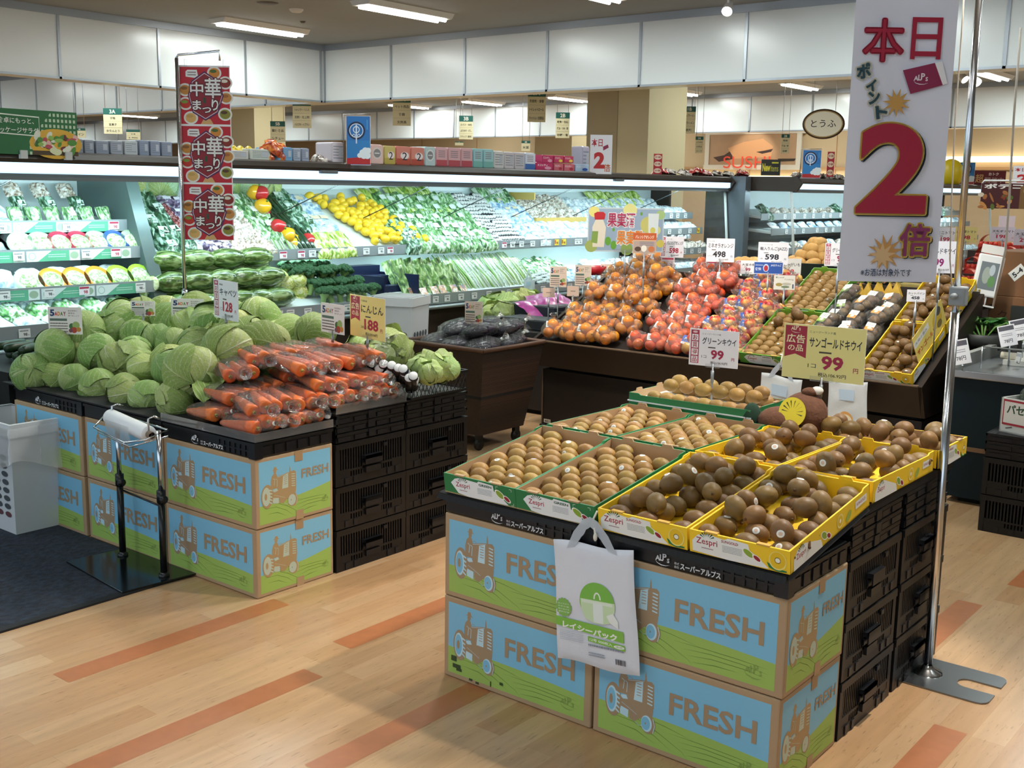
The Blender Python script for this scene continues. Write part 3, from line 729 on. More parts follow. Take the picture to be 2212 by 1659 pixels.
def tray_front(kind, w, h):
    p = Pr(); q = lambda L: [(a * w, b * h) for a, b in L]
    if kind == 'green':
        p.poly(q([(.10, .58), (.16, .82), (.24, .92), (.48, .86), (.50, .95), (.70, .90), (.71, .62), (.78, .50), (.90, .06), (.34, .02), (.20, .10)]), '#eef1f4')
        zespri(p, .17 * w, .36 * h, .2 * w); p.text('GREEN', .50 * w, .72 * h, .12 * h, '#27523a', w=.18 * w, bold=.03)
        p.lines(.48 * w, .3 * h, .68 * w, .62 * h, 5, '#9aa7b0', 5, .4); slices(p, .79 * w, .52 * h, .11 * w)
        for x, y, sx, sy in ((.74, .9, 1, -1), (.95, .9, -1, -1), (.97, .1, -1, 1)): p.stroke([(x * w, (y + sy * .12) * h), (x * w, y * h), ((x + sx * .03) * w, y * h)], .0015, '#cfe3d4')
    else:
        p.poly(q([(.03, .08), (.03, .55), (.09, .84), (.2, .94), (.36, .86), (.40, .96), (.60, .90), (.61, .66), (.70, .42), (.80, .05), (.4, .0)]), '#f1f1ee')
        zespri(p, .07 * w, .38 * h, .22 * w); p.text('SUNGOLD', .33 * w, .72 * h, .12 * h, RED, w=.17 * w, bold=.02)
        p.lines(.34 * w, .3 * h, .54 * w, .62 * h, 5, '#9aa0a0', 6, .4); slices(p, .60 * w, .52 * h, .10 * w)
        p.poly(q([(.78, .35), (.80, .12), (.88, .02), (.97, .06), (.97, .12), (.88, .14)]), '#1f7a45')
        p.oval(.885 * w, .48 * h, .085 * w, .40 * h, '#f6e58a', 26); p.oval(.885 * w, .50 * h, .075 * w, .36 * h, '#eec325', 26); p.star(.885 * w, .5 * h, .034 * w, .026 * w, 12, '#6b5a1a'); p.oval(.885 * w, .5 * h, .024 * w, .10 * h, '#faf6e4', 18)
    return p.mesh('front_print')
def tray_side(kind, w, h):
    p = Pr(); q = lambda L: [(a * w, b * h) for a, b in L]
    p.poly(q([(.04, .0), (.04, .5), (.08, .85), (.16, .92), (.36, .40), (.38, .0)]), '#f1f1ee')
    zespri(p, .07 * w, .34 * h, .11 * w, False); slices(p, .40 * w, .46 * h, .065 * w)
    if kind == 'yellow':
        p.oval(.60 * w, .5 * h, .04 * w, .34 * h, '#f6e58a', 20); p.oval(.60 * w, .5 * h, .03 * w, .26 * h, '#eec325', 20); p.oval(.60 * w, .5 * h, .012 * w, .1 * h, '#faf6e4', 12)
        p.oval(.71 * w, .4 * h, .04 * w, .2 * h, '#a9b84a', 18, .5); p.rect(.80 * w, .42 * h, .95 * w, .80 * h, '#f1f1ee'); p.text('SUNGOLD', .815 * w, .54 * h, .14 * h, RED, w=.12 * w, bold=.02)
    return p.mesh('side_print')
def tray_mesh(kind, w=TW, d=TD, h=TH, div=True):
    m = MB(); t = .004
    m.box((0, 0, 0), (w, d, t), 1)
    hf = h * .97
    m.box((0, 0, 0), (w, t, hf), 0); m.box((0, t, t), (w, t + .001, hf), 1)
    m.box((0, d - t, 0), (w, d, h), 0); m.box((t, d - t - .001, t), (w - t, d - t, h), 1)
    for x0, x1, xi in ((0, t, t), (w - t, w, w - t - .001)):
        m.prism([(0, 0), (d, 0), (d, h), (d * .92, h), (d * .9, h * .9), (t, hf)], x0, x1, 0, Matrix(((0, 0, 1, 0), (1, 0, 0, 0), (0, 1, 0, 0), (0, 0, 0, 1))))
        m.prism([(t, t), (d - t, t), (d - t, h * .95), (d * .9, h * .88), (t, hf)], xi, xi + .001, 1, Matrix(((0, 0, 1, 0), (1, 0, 0, 0), (0, 1, 0, 0), (0, 0, 0, 1))))
    for x in (.16, .68): m.prism([(x * w, h - .002), (x * w + .042, h - .002), (x * w + .036, h + .009), (x * w + .006, h + .009)], d - t, d, 1, Matrix(((1, 0, 0, 0), (0, 0, 1, 0), (0, 1, 0, 0), (0, 0, 0, 1))))
    for x in (.16, .68): m.box((x * w, -.001, hf - .001), (x * w + .034, t + .006, hf + .003), 2)
    if div:
        m.box((w / 2 - .001, t, t), (w / 2 + .001, d - t, h * .55), 2)
    return m
TRM = {}
for k, mats in (('green', [GRE, KIN, KIN]), ('yellow', [YEL, YEL, M('#d7a94a', .6)]), ('kraft', [YEL, KIN, KIN]), ('lime', [M('#5a9a35', .5), M('#86b33a', .5), M('#b89a4a', .6)])):
    mb = tray_mesh(k, div=k in ('yellow', 'lime')); TRM[k] = (mb.mesh('tray_box', mats), tray_front('yellow' if k in ('yellow', 'kraft') else 'green', TW, TH * .97), tray_side('yellow' if k in ('yellow', 'kraft') else 'green', TD, TH * .9))
def tray(kind, X, lab):
    r = thing('fruit_tray', lab, 'tray', X=X); bx, fr, sd = TRM[kind]
    link('tray_box', bx, r); link('front_print', fr, r, X=frame((0, -.0003, 0), (1, 0, 0), (0, 0, 1)))
    link('side_print', sd, r, X=frame((TW + .0003, 0, 0), (0, 1, 0), (0, 0, 1)))
    return r
def kiwi_mat(h):
    m = M(h, .48, vary=.10, scale=45, bump=.12, objvar=.18, hue=.012, spec=.42)
    return m
KG, KY = kiwi_mat('#9f7c42'), kiwi_mat('#7b5c33')
def kiwi_proto(name, mat, rx, ry, stk):
    r = thing(name, '', 'kiwi') if stk else None
    m = MB(); fn = lambda p: 1 - .05 * abs(p.x) ** 3
    m.ell((0, 0, 0), (rx, ry, ry * .97), 16, 10, 0, None, fn); m.ell((rx * .965, 0, 0), (.0035, .004, .004), 8, 5, 1)
    me = m.mesh('fruit', [mat, M('#5a4028', .8)])
    if not stk: return tag(link(name, me), '', 'kiwi')
    link('fruit', me, r)
    p = MB()
    def sp(i, j, k=1.012, s=1.0):
        a, b = (i - .5) * .62 * s, (j - .5) * .80 * s
        v = Vector((math.sin(a), math.sin(b) * math.cos(a), math.cos(a) * math.cos(b)))
        return (v.x * rx * k, v.y * ry * k, v.z * ry * k * .97)
    dk = lambda i, j: (.5 + .5 * (2 * i - 1) * math.sqrt(1 - .5 * (2 * j - 1) ** 2), .5 + .5 * (2 * j - 1) * math.sqrt(1 - .5 * (2 * i - 1) ** 2))
    p.grid(lambda i, j: sp(*dk(i, j), 1.012, .85), 6, 6, 0); p.grid(lambda i, j: sp(*dk(i, j), 1.02, .45), 4, 4, 1)
    p.build('sticker', [M('#eef0ee', .4), M('#c3cac6' if mat is KG else '#dcbfae', .4)], r)
    return r
K_GP, K_GS = Kind(kiwi_proto('kiwi', KG, .0328, .0236, False)), Kind(kiwi_proto('kiwi', KG, .0328, .0236, True))
K_YP, K_YS = Kind(kiwi_proto('gold_kiwi', KY, .0355, .0272, False)), Kind(kiwi_proto('gold_kiwi', KY, .0355, .0272, True))
rk = random.Random(11)
NK = [0]
def put(gold, X, lab, grp, p=.2, spin=0.0):
    NK[0] += 1; s = rk.random() < p
    K = (K_YS if s else K_YP) if gold else (K_GS if s else K_GP)
    t = rk.uniform(-.5, .5) if s else rk.uniform(-PI, PI)
    if s and rk.random() < .6: X = X @ RX(.9)             # stickers mostly look to the front
    X = X @ RX(t * .5 if s else t) @ Matrix.Diagonal((rk.uniform(.92, 1.05), rk.uniform(.94, 1.06), 1, 1))
    return K(lab, None, X=X, group=grp)
def rows(X, lab, grp, n, z, x0=.036, x1=None, y0=.03, dy=.0445, per=4, gold=False, ang=0.0, w=TW):
    """single layer laid in staggered rows"""
    x1 = x1 or w - .036; k = 0; j = 0
    while k < n:
        c_ = per if j % 2 == 0 else per - 1
        for i in range(c_):
            if k >= n: break
            st = (x1 - x0) / (per - 1); x = x0 + st * i + (0 if j % 2 == 0 else st / 2)
            put(gold, X @ T(x + rk.uniform(-.002, .002), y0 + dy * j + rk.uniform(-.002, .002), z + rk.uniform(-.002, .002)) @ RZ(ang + rk.uniform(-.18, .18)) @ RY(rk.uniform(-.1, .1)), lab, grp); k += 1
        j += 1
def pile(X, lab, grp, lower, upper, gold=True, w=TW, d=TD, zb=.032):
    """loose pile: a bottom layer and fruit lying in its hollows"""
    n = 0; cols = 3; rws = 7
    cells = [(i, j) for j in range(rws) for i in range(cols)]; rk.shuffle(cells)
    for (i, j) in sorted(cells[:lower], key=lambda c: c[1]):
        x, y = .036 + (w - .072) * i / (cols - 1), .036 + (d - .072) * j / (rws - 1)
        put(gold, X @ T(x + rk.uniform(-.006, .006), y + rk.uniform(-.006, .006), zb + rk.uniform(-.002, .004)) @ RZ(rk.uniform(-.9, .9)) @ RY(rk.uniform(-.3, .3)), lab, grp)
    pts = []
    tries = 0
    while len(pts) < upper and tries < 900:
        tries += 1; x, y = rk.uniform(.045, w - .045), rk.uniform(.05, d - .05)
        if all((x - a) ** 2 + (y - b) ** 2 > .056 ** 2 for a, b in pts): pts.append((x, y))
    for x, y in pts:
        put(gold, X @ T(x, y, zb + .036 + rk.uniform(-.004, .006)) @ RZ(rk.uniform(-PI, PI)) @ RY(rk.choice([rk.uniform(-.35, .35), rk.uniform(-.3, .3), rk.uniform(.8, 1.2)])), lab, grp, .26)
SL = 0.143
def TX(x, y, z, s=0.0, rz=0.0): return T(x, y, z) @ RZ(rz) @ RX(s)
G1, G2, Y1, Y2 = TX(-2.109, 2.332, .566, SL), TX(-1.846, 2.332, .566, SL), TX(-1.572, 2.330, .566, SL), TX(-1.303, 2.330, .566, SL)
tray('green', G1, 'green kiwi tray at the outer front end of the kiwi stand'); rows(G1, 'green kiwi laid in rows in the outermost front green tray', 'kiwis in the outermost front green tray', 33, .035)
tray('green', G2, 'green kiwi tray between the outer green tray and the front yellow trays'); rows(G2, 'green kiwi laid in rows in the front green tray next to the yellow trays', 'kiwis in the inner front green tray', 33, .035)
tray('yellow', Y1, 'front yellow kiwi tray above the hanging bag pack'); pile(Y1, 'gold kiwi piled loose in the front yellow tray beside the green trays', 'kiwis in the front yellow tray beside green', 21, 10)
tray('yellow', Y2, 'front yellow kiwi tray at the corner of the kiwi stand'); pile(Y2, 'gold kiwi piled loose in the yellow tray at the front corner', 'kiwis in the front corner yellow tray', 21, 10)
G3, G4, Y3, Y4 = TX(-2.105, 2.806, .634), TX(-1.838, 2.806, .634), TX(-1.568, 2.806, .634), TX(-1.302, 2.806, .634)
tray('green', G3, 'second-row green kiwi tray, behind the outermost front tray'); rows(G3, 'green kiwi in the second-row outermost green tray', 'kiwis in the second-row outer green tray', 24, .038, dy=.062)
tray('green', G4, 'second-row green kiwi tray, beside the yellow trays'); rows(G4, 'green kiwi in the second-row green tray beside the yellow trays', 'kiwis in the second-row inner green tray', 36, .036, dy=.042)
tray('yellow', Y3, 'second-row yellow kiwi tray, in front of the brown plush'); pile(Y3, 'gold kiwi in the second-row yellow tray in front of the plush', 'kiwis in the second-row yellow tray by the plush', 16, 9)
tray('yellow', Y4, 'second-row yellow kiwi tray on the aisle side'); pile(Y4, 'gold kiwi in the second-row yellow tray on the aisle side', 'kiwis in the second-row aisle-side yellow tray', 16, 9)
# third row: trays turned sideways
G5 = T(-1.64, 3.288, .672) @ RZ(PI / 2)
r = thing('fruit_tray', 'rear green kiwi tray turned sideways with a white liner, heaped highest', 'tray', X=G5); link('tray_box', TRM['green'][0], r)
ln = MB(); ln.box((-.004, -.004, .03), (TW + .004, TD + .004, .034)); ln.build('liner', M('#e9edf2', .35), r)
m = MB(); m.box((-2.11, 3.285, .630), (-1.62, 3.55, .671)); tag(m.build('display_board', RUB), 'black riser under the highest rear kiwi tray', 'board')
n5 = 0
for lay, (nx, ny, z) in enumerate(((8, 4, .048), (6, 2, .082))):
    for j in range(ny):
        for i in range(nx):
            n5 += 1
            if n5 > 30 + 0 and lay == 0 and False: continue
            x = .035 + (TW - .07) * (j + .5 * (lay) ) / (ny - 1 if lay == 0 else ny) + (.03 if lay else 0); y = .04 + (TD - .08) * (i + (.5 if j % 2 else .1) * .8) / nx
            if (lay == 0 and j in (1, 2)) : continue
            put(False, G5 @ T(min(x, TW - .03), min(y, TD - .03), z) @ RZ(PI / 2 + rk.uniform(-.3, .3)), 'green kiwi heaped in the highest rear tray', 'kiwis in the highest rear green tray', .15)
Y5 = T(-1.032, 3.292, .634) @ RZ(PI / 2)
r = thing('fruit_tray', 'rear yellow kiwi tray turned sideways, beside the banner pole', 'tray', X=Y5); link('tray_box', TRM['kraft'][0], r)
link('front_print', TRM['yellow'][1], r, X=frame((0, -.0003, 0), (1, 0, 0), (0, 0, 1)))
pile(Y5, 'gold kiwi in the rear sideways yellow tray', 'kiwis in the rear yellow tray by the pole', 15, 11)
# ------------------------------------------------------------------ cabbages
FH = Vector((-math.sin(YAW), math.cos(YAW), 0))
def atf(px, py, f):
    """point on the upright plane facing the viewer at forward distance f"""
    r = FW + RT * ((px - IW / 2) / F_PX) - UP * ((py - IH / 2) / F_PX)
    return CO + r * (f / r.dot(FH))
def leaf_mat(name, dark, light, vein):
    m = bpy.data.materials.new(name); m.use_nodes = True
    n, l = m.node_tree.nodes, m.node_tree.links; b = n['Principled BSDF']
    uv = n.new('ShaderNodeUVMap'); uv.uv_map = 'leaf'; sp = n.new('ShaderNodeSeparateXYZ'); l.new(uv.outputs[0], sp.inputs[0])
    tc = n.new('ShaderNodeTexCoord'); nz = n.new('ShaderNodeTexNoise'); nz.inputs['Scale'].default_value = 16; nz.inputs['Detail'].default_value = 4; l.new(tc.outputs['Object'], nz.inputs[0])
    def mth(op, a, b_=None, c=None):
        q = n.new('ShaderNodeMath'); q.operation = op
        for i, v in enumerate((a, b_, c)):
            if v is None: continue
            if isinstance(v, (int, float)): q.inputs[i].default_value = v
            else: l.new(v, q.inputs[i])
        return q.outputs[0]
    a = mth('ABSOLUTE', sp.outputs['X'])
    wob = mth('MULTIPLY_ADD', nz.outputs['Fac'], .16, -.08)
    mid = mth('SUBTRACT', 1.0, mth('SMOOTH_MAX', 0.0, mth('DIVIDE', a, mth('MULTIPLY_ADD', sp.outputs['Y'], -.045, .062)), 0.02))
    mid = mth('MAXIMUM', mid, 0.0)
    t = mth('ADD', mth('SUBTRACT', sp.outputs['Y'], mth('MULTIPLY', mth('POWER', a, 0.8), .62)), wob)
    fr = mth('ABSOLUTE', mth('SUBTRACT', mth('FRACT', mth('MULTIPLY', t, 6.0)), .5))
    side = mth('MULTIPLY', mth('MAXIMUM', mth('SUBTRACT', 1.0, mth('MULTIPLY', fr, 8.0)), 0.0), .9)
    t2 = mth('ADD', mth('ADD', sp.outputs['Y'], mth('MULTIPLY', a, .9)), mth('MULTIPLY', wob, 1.6))
    f2 = mth('ABSOLUTE', mth('SUBTRACT', mth('FRACT', mth('MULTIPLY', t2, 11.0)), .5))
    fine = mth('MULTIPLY', mth('MAXIMUM', mth('SUBTRACT', 1.0, mth('MULTIPLY', f2, 14.0)), 0.0), .4)
    v = mth('MINIMUM', mth('MAXIMUM', mth('MAXIMUM', mid, side), fine), 1.0)
    c1 = n.new('ShaderNodeMix'); c1.data_type = 'RGBA'; c1.inputs[6].default_value = lin(dark); c1.inputs[7].default_value = lin(light)
    mr = n.new('ShaderNodeMapRange'); mr.inputs[1].default_value = .3; mr.inputs[2].default_value = .72; l.new(nz.outputs['Fac'], mr.inputs[0]); l.new(mr.outputs[0], c1.inputs[0])
    c2 = n.new('ShaderNodeMix'); c2.data_type = 'RGBA'; l.new(v, c2.inputs[0]); l.new(c1.outputs[2], c2.inputs[6]); c2.inputs[7].default_value = lin(vein)
    oi = n.new('ShaderNodeObjectInfo'); hs = n.new('ShaderNodeHueSaturation'); l.new(c2.outputs[2], hs.inputs['Color'])
    a1 = n.new('ShaderNodeMapRange'); a1.inputs[3].default_value = .78; a1.inputs[4].default_value = 1.12; l.new(oi.outputs['Random'], a1.inputs[0]); l.new(a1.outputs[0], hs.inputs['Value'])
    wn = n.new('ShaderNodeTexWhiteNoise'); wn.noise_dimensions = '1D'; l.new(oi.outputs['Random'], wn.inputs['W'])
    a2 = n.new('ShaderNodeMapRange'); a2.inputs[3].default_value = .485; a2.inputs[4].default_value = .53; l.new(wn.outputs['Value'], a2.inputs[0]); l.new(a2.outputs[0], hs.inputs['Hue'])
    l.new(hs.outputs[0], b.inputs['Base Color']); b.inputs['Roughness'].default_value = .5; b.inputs['Specular IOR Level'].default_value = .35
    bp = n.new('ShaderNodeBump'); bp.inputs['Strength'].default_value = .55; bp.inputs['Distance'].default_value = .006; l.new(v, bp.inputs['Height']); l.new(bp.outputs[0], b.inputs['Normal'])
    return m
CABM = leaf_mat('cabbage_leaf', '#9cb25a', '#c4d286', '#eaeec8')
CABD = leaf_mat('cabbage_outer_leaf', '#7b9b4a', '#a2ba64', '#d2dba4')
LETM = leaf_mat('lettuce_leaf', '#a6c25c', '#d2df94', '#eaf0c6')
def uvmesh(name, parts, mats):
    v, f, uv, mi = [], [], [], []
    for fn, nu, nv, m in parts:
        o = len(v)
        for j in range(nv + 1):
            for i in range(nu + 1):
                v.append(tuple(fn(2 * i / nu - 1, j / nv))); uv.append((2 * i / nu - 1, j / nv))
        for j in range(nv):
            for i in range(nu): a = o + j * (nu + 1) + i; f.append((a, a + 1, a + nu + 2, a + nu + 1)); mi.append(m)
    me = bpy.data.meshes.new(name); me.from_pydata(v, [], f)
    for m in mats: me.materials.append(m)
    ul = me.uv_layers.new(name='leaf')
    idx = np.zeros(len(me.loops), int); me.loops.foreach_get('vertex_index', idx)
    ul.data.foreach_set('uv', np.array(uv)[idx].ravel())
    me.polygons.foreach_set('material_index', mi); me.polygons.foreach_set('use_smooth', [True] * len(f)); me.update(); return me
def cabbage_mesh(seed, loose=0.3, ruffle=0.0, n=6, mats=None, flat=.86):
    r = random.Random(seed); parts = []
    def leaf(ph, tilt, R, span, top, curl, off):
        Rm = Matrix.Rotation(ph, 3, 'Z') @ Matrix.Rotation(tilt, 3, 'X')
        def fn(u, v):
            th = math.radians(176) - v * top; a = u * span * (.35 + .75 * math.sin(min(v, .75) / .75 * PI / 2)) * (1 if v < .8 else 1 - .9 * (v - .8))
            e = max(0, v - .72) / .28; ed = abs(u) ** 3
            rr = R * (1 + curl * (e ** 2) * .55 + curl * ed * .28 * v + ruffle * ed * math.sin(v * 26 + off) * .5 + .02 * noise.noise(Vector((u * 2 + off, v * 3, seed))) - .022 * math.exp(-(u / .1) ** 2) * (-1))
            p = Vector((rr * math.sin(th) * math.sin(a), -rr * math.sin(th) * math.cos(a), rr * math.cos(th) * flat))
            p += Vector((1, 1, 1)) * (ruffle * .06 * R * 10 * 0)
            return Rm @ p
        return fn
    base = r.uniform(0, 6)
    for k in range(n):
        o = k / (n - 1)
        parts.append((leaf(base + k * 2.4, r.uniform(-.25, .25), 1 + .022 * k, r.uniform(1.15, 1.5), math.radians(r.uniform(185, 215)), 0.0 if k < n - 2 else loose * r.uniform(.4, 1), k * 1.7), 16, 18, 0))
    for k in range(2):
        parts.append((leaf(base + 1.1 + k * 2.9, r.uniform(-.2, .2), 1.12 + .03 * k, r.uniform(.95, 1.25), math.radians(r.uniform(110, 150)), loose, 9 + k), 16, 16, 1 if not ruffle else 0))
    return uvmesh('head', parts, mats or [CABM, CABD])
CBK = [Kind(tag(link('cabbage', cabbage_mesh(s, lo)), '', 'cabbage')) for s, lo in ((1, .05), (2, .15), (3, .5), (4, .3), (5, .12))]
rc = random.Random(5)
def cab(px, py, Y, dpx, lab, grp=None, k=None, rot=None):
    """crop pixels of a 2.962x view whose corner is (0, 540)"""
    P = at(px / 2.962, 540 + py / 2.962, y=Y)
    if P.x < -4.58: P = at(px / 2.962, 540 + py / 2.962, x=-4.58)
    R = dpx / 2.962 * (P - CO).length / F_PX / 2 / 0.99
    k = rc.randrange(5) if k is None else k
    rot = rot or (rc.uniform(-2.4, -.9), rc.uniform(-.6, .6), rc.uniform(-PI, PI))
    return CBK[k](lab, P, rot, R, grp)
CL = {1: ('light green cabbage in the lowest front row above the black lid crates', 'cabbages in the lowest front row'),
      2: ('green cabbage resting on the lowest front row of the cabbage heap', 'cabbages of the second row'),
      3: ('green cabbage in the middle of the cabbage heap', 'cabbages in the middle of the heap'),
      4: ('green cabbage with loose leaves at the top of the heap', 'cabbages on top of the heap'),
      5: ('cabbage at the back edge of the heap, by the small cards', 'cabbages along the back of the heap')}
for row, Y, L in ((1, 2.50, [(205, 785, 215), (365, 815, 190), (485, 835, 190), (625, 875, 205), (805, 915, 220), (940, 950, 205), (1120, 965, 235)]),
                  (2, 2.64, [(350, 635, 225), (510, 665, 190), (625, 655, 215), (765, 715, 225), (925, 750, 200), (1090, 745, 210)]),
                  (3, 2.86, [(540, 515, 220), (715, 515, 235), (890, 560, 215), (995, 590, 205), (1110, 605, 190), (1270, 620, 235)]),
                  (4, 3.05, [(770, 445, 220), (910, 455, 190), (1080, 470, 240), (1210, 500, 220), (1340, 470, 220), (1590, 560, 235), (1390, 545, 210), (1520, 500, 210)]),
                  (5, 3.26, [(900, 415, 200), (1060, 405, 210), (1255, 395, 225), (1480, 440, 220), (1660, 450, 270), (1860, 545, 235), (2010, 535, 235), (1740, 560, 220)])):
    for (px, py, d) in L: cab(px, py, Y, d, CL[row][0], CL[row][1])
cab(1232, 785, 2.56, 315, 'largest light cabbage lying on the front row beside the carrots', None, 0, (-1.2, .3, 1.3))
cab(1460, 655, 2.74, 305, 'big cabbage with brownish outer leaves above the carrots', None, 3, (-1.5, .2, .4))
cab(1720, 620, 2.95, 275, 'cabbage with torn pale leaf edges just behind the carrots', None, 2, (-1.4, -.3, 2.0))
# support heads under the visible heap (seen between the front ones)
for (x, y, z) in ((-4.3, 2.75, .68), (-4.0, 2.72, .68), (-3.75, 2.70, .68), (-4.2, 3.0, .70), (-3.9, 3.0, .70), (-3.6, 2.98, .70), (-4.1, 3.25, .70), (-3.8, 3.25, .70)):
    CBK[rc.randrange(5)]('cabbage deep inside the heap, mostly covered by others', (x, y, z), (rc.uniform(-2, -1), 0, rc.uniform(-3, 3)), .085, 'cabbages inside the heap')
# loose outer leaves by the carrots
lf = uvmesh('loose_leaf', [(lambda u, v: Vector((u * .075 * math.sin(PI * (.12 + .8 * v)), (v - .5) * .2, .02 * u * u + .03 * math.sin(v * 4) + .004 * math.sin(v * 22 + u * 5))), 14, 16, 0)], [CABD])
KLF = Kind(tag(link('cabbage_leaf', lf), '', 'leaf'))
for i, (px, py, Y, rot) in enumerate(((1420, 850, 2.62, (.5, .2, 1.2)), (1390, 895, 2.55, (.3, -.2, .4)), (1640, 765, 2.86, (.6, .3, 2.0)), (1900, 700, 3.0, (.4, .1, 1.1)))):
    KLF(['loose dark green cabbage leaf behind the first carrot bags', 'loose cabbage leaf under the largest cabbage', 'loose dark cabbage leaf below the torn cabbage', 'loose pale leaf at the back of the carrots'][i], at(px / 2.962, 540 + py / 2.962, y=Y), rot)
# ------------------------------------------------------------------ carrots in bags
CAR = M('#e8743a', .42, vary=.10, scale=50, objvar=.08, hue=.006, sss=.0)
def carrot_me():
    m = MB(); L = .178; pr = []
    for i in range(13):
        t = i / 12; rr = .0255 * (1 - .62 * t ** 1.3) * (1 if t < .93 else .75) * (1 + .02 * math.sin(t * 37)); pr.append((rr, -t * L))
    m.lathe([(0.006, .003), (.019, .002)] + pr + [(.001, -L * 1.02)], 12)
    m.lathe([(0, .0035), (.0075, .0032), (.006, .0)], 9, 1)
    for a in (0, 2.1, 4.2): m.tube([(.003 * math.cos(a), .003 * math.sin(a), 0), (.005 * math.cos(a), .005 * math.sin(a), .012)], .0022, 5, 1)
    return m.mesh('carrot', [CAR, M('#b9a456', .6)])
CRT = carrot_me()
def bag_hull(rx, ry, rz_, seed, amp=.12, nu=26, nv=16, twist=True):
    m = MB()
    def fn(p):
        q = abs(p.x) ** 4
        return 1 + amp * noise.noise(Vector((p.x * 3 + seed, p.y * 3, p.z * 3))) + amp * .6 * noise.noise(Vector((p.x * 8, p.y * 8 + seed, p.z * 8)))
    m.ell((0, 0, 0), (rx, ry, rz_), nu, nv, 0, None, fn)
    if twist:
        m.lathe([(.022, 0), (.008, .02), (.006, .026), (.02, .05), (.026, .06)], 12, 0, T(rx * .93, 0, .004) @ RY(1.2))
        m.lathe([(.0085, .019), (.0085, .029)], 10, 1, T(rx * .93, 0, .004) @ RY(1.2))
    return m.mesh('plastic_bag', [FILM, M('#e8f0e8', .4)])
def carrot_bag(seed):
    r = thing('carrot_bag', '', 'carrots'); rr = random.Random(seed)
    for k, y in enumerate((-.041, 0.002, .043)):
        X = T(.088 + rr.uniform(-.012, .012), y, rr.uniform(-.002, .004) + (.012 if k == 1 and seed % 2 else 0)) @ RZ(rr.uniform(-.1, .1)) @ RY(PI / 2)
        link('carrot', CRT, r, X=X)
    link('plastic_bag', bag_hull(.115, .074, .036, seed), r)
    return r
CBG = [Kind(carrot_bag(s)) for s in (1, 2, 3, 4)]
rb = random.Random(23)
def cbag(x, y, z, rz, tilt=0.0, lab='', grp=None): CBG[rb.randrange(4)](lab, (x, y, z), (rb.uniform(-.12, .12), tilt, rz), 1.0, grp)
G_ = [('film bag of three carrots in the front rows above the corner cartons', 'carrot bags in the front rows'), ('film bag of three carrots in the rear rows next to the black-capped packs', 'carrot bags in the rear rows'), ('film bag of three carrots on the upper layer against the cabbages', 'carrot bags on the upper layer')]
for j in range(7):
    y = 2.44 + .098 * j; zb = .602 if y < 2.73 else .642
    g = G_[0] if j < 4 else G_[1]
    cbag(-3.14, y, zb, rb.uniform(-.3, .15), -.02, *g)
    cbag(-3.36 + rb.uniform(-.02, .02), y + .02, zb + .006, rb.uniform(-.35, .2), -.05, *g)
for j in range(6):
    y = 2.50 + .1 * j; zb = .60 if y < 2.73 else .64
    g = G_[0] if j < 2 else G_[1]
    cbag(-3.17, y, zb + .058, rb.uniform(-.5, .1), .12, *g)
    cbag(-3.37, y + .03, zb + .066, rb.uniform(-.5, .3), .05, *(g if j < 3 else G_[2]))
for j in range(5):
    y = 2.62 + .11 * j; zb = .615 if y < 2.73 else .65
    cbag(-3.44, y, zb + .125, rb.uniform(-.6, .3), .1, *G_[2])
    if j > 0: cbag(-3.26, y + .02, zb + .115, rb.uniform(-.5, .2), .15, *G_[2])
# clear guard along the carrot edge
m = MB(); m.box((-3.56, 2.366, .563), (-3.012, 2.368, .592)); m.box((-3.012, 2.366, .563), (-3.010, 2.72, .592)); m.box((-3.012, 2.735, .606), (-3.010, 3.10, .64))
tag(m.build('edge_guard', CLEAR), 'clear plastic guard strip along the edge of the carrot display', 'guard')
# black-capped packs, lettuce, net basket
CAP = thing('wrapped_stalk_pack', '', 'pack')
m = MB(); m.tube([(0, 0, 0), (0, 0, .11)], .0185, 14); m.build('sleeve', M('#17171a', .35), CAP)
m = MB(); m.lathe([(0, .1125), (.016, .1125), (.0185, .109)], 16); m.build('white_cap', M('#f3f4f4', .4), CAP)
m = MB(); m.box((.0165, -.012, .055), (.0195, .012, .085)); m.build('label_print', M('#d9dde0', .4), CAP)
KC = Kind(CAP)
for (px, py) in ((797, 788), (815, 792), (812, 803), (834, 795), (843, 801), (832, 815), (854, 812), (868, 803), (880, 818), (872, 822)):
    KC('black sleeve pack with a round white end, between carrots and lettuce', at(px + 6, py + 8, y=3.10) + Vector((-.03, .05, -.03)), (.95, .25, .55 + rb.uniform(-.2, .2)), 1.0, 'black sleeve packs')
LT = [tag(link('lettuce', cabbage_mesh(s, .55, .14, 6, [LETM, LETM], .8)), '', 'lettuce') for s in (21, 22)]
LTK = [Kind(x) for x in LT]
bsk = thing('net_basket', 'low black mesh basket holding leaf lettuce behind the carrots', 'basket', (0, 0, 0))
m = MB(); x0, x1, y0, y1, z0, z1 = -3.40, -3.012, 3.13, 3.46, .606, .69
for (a, b) in (((x0, y0), (x1, y0)), ((x1, y0), (x1, y1)), ((x1, y1), (x0, y1)), ((x0, y1), (x0, y0))):
    u = Vector((b[0] - a[0], b[1] - a[1], 0)); L = u.length; X = frame((a[0], a[1], z0), u, (0, 0, 1))
    m.box((0, 0, -.002), (L, .008, .002), 0, X); m.box((0, z1 - z0 - .01, -.004), (L, z1 - z0, .006), 0, X)
    n = int(L / .022)
    for k in range(n + 1):
        for sg in (-1, 1):
            xa = L * k / n; m.tube([X @ Vector((min(max(xa - sg * .02, 0), L), .004, 0)), X @ Vector((min(max(xa + sg * .02, 0), L), z1 - z0 - .006, 0))], .002, 4)
m.box((x0, y0, z0), (x1, y1, z0 + .004)); m.build('mesh_body', PLA, bsk)
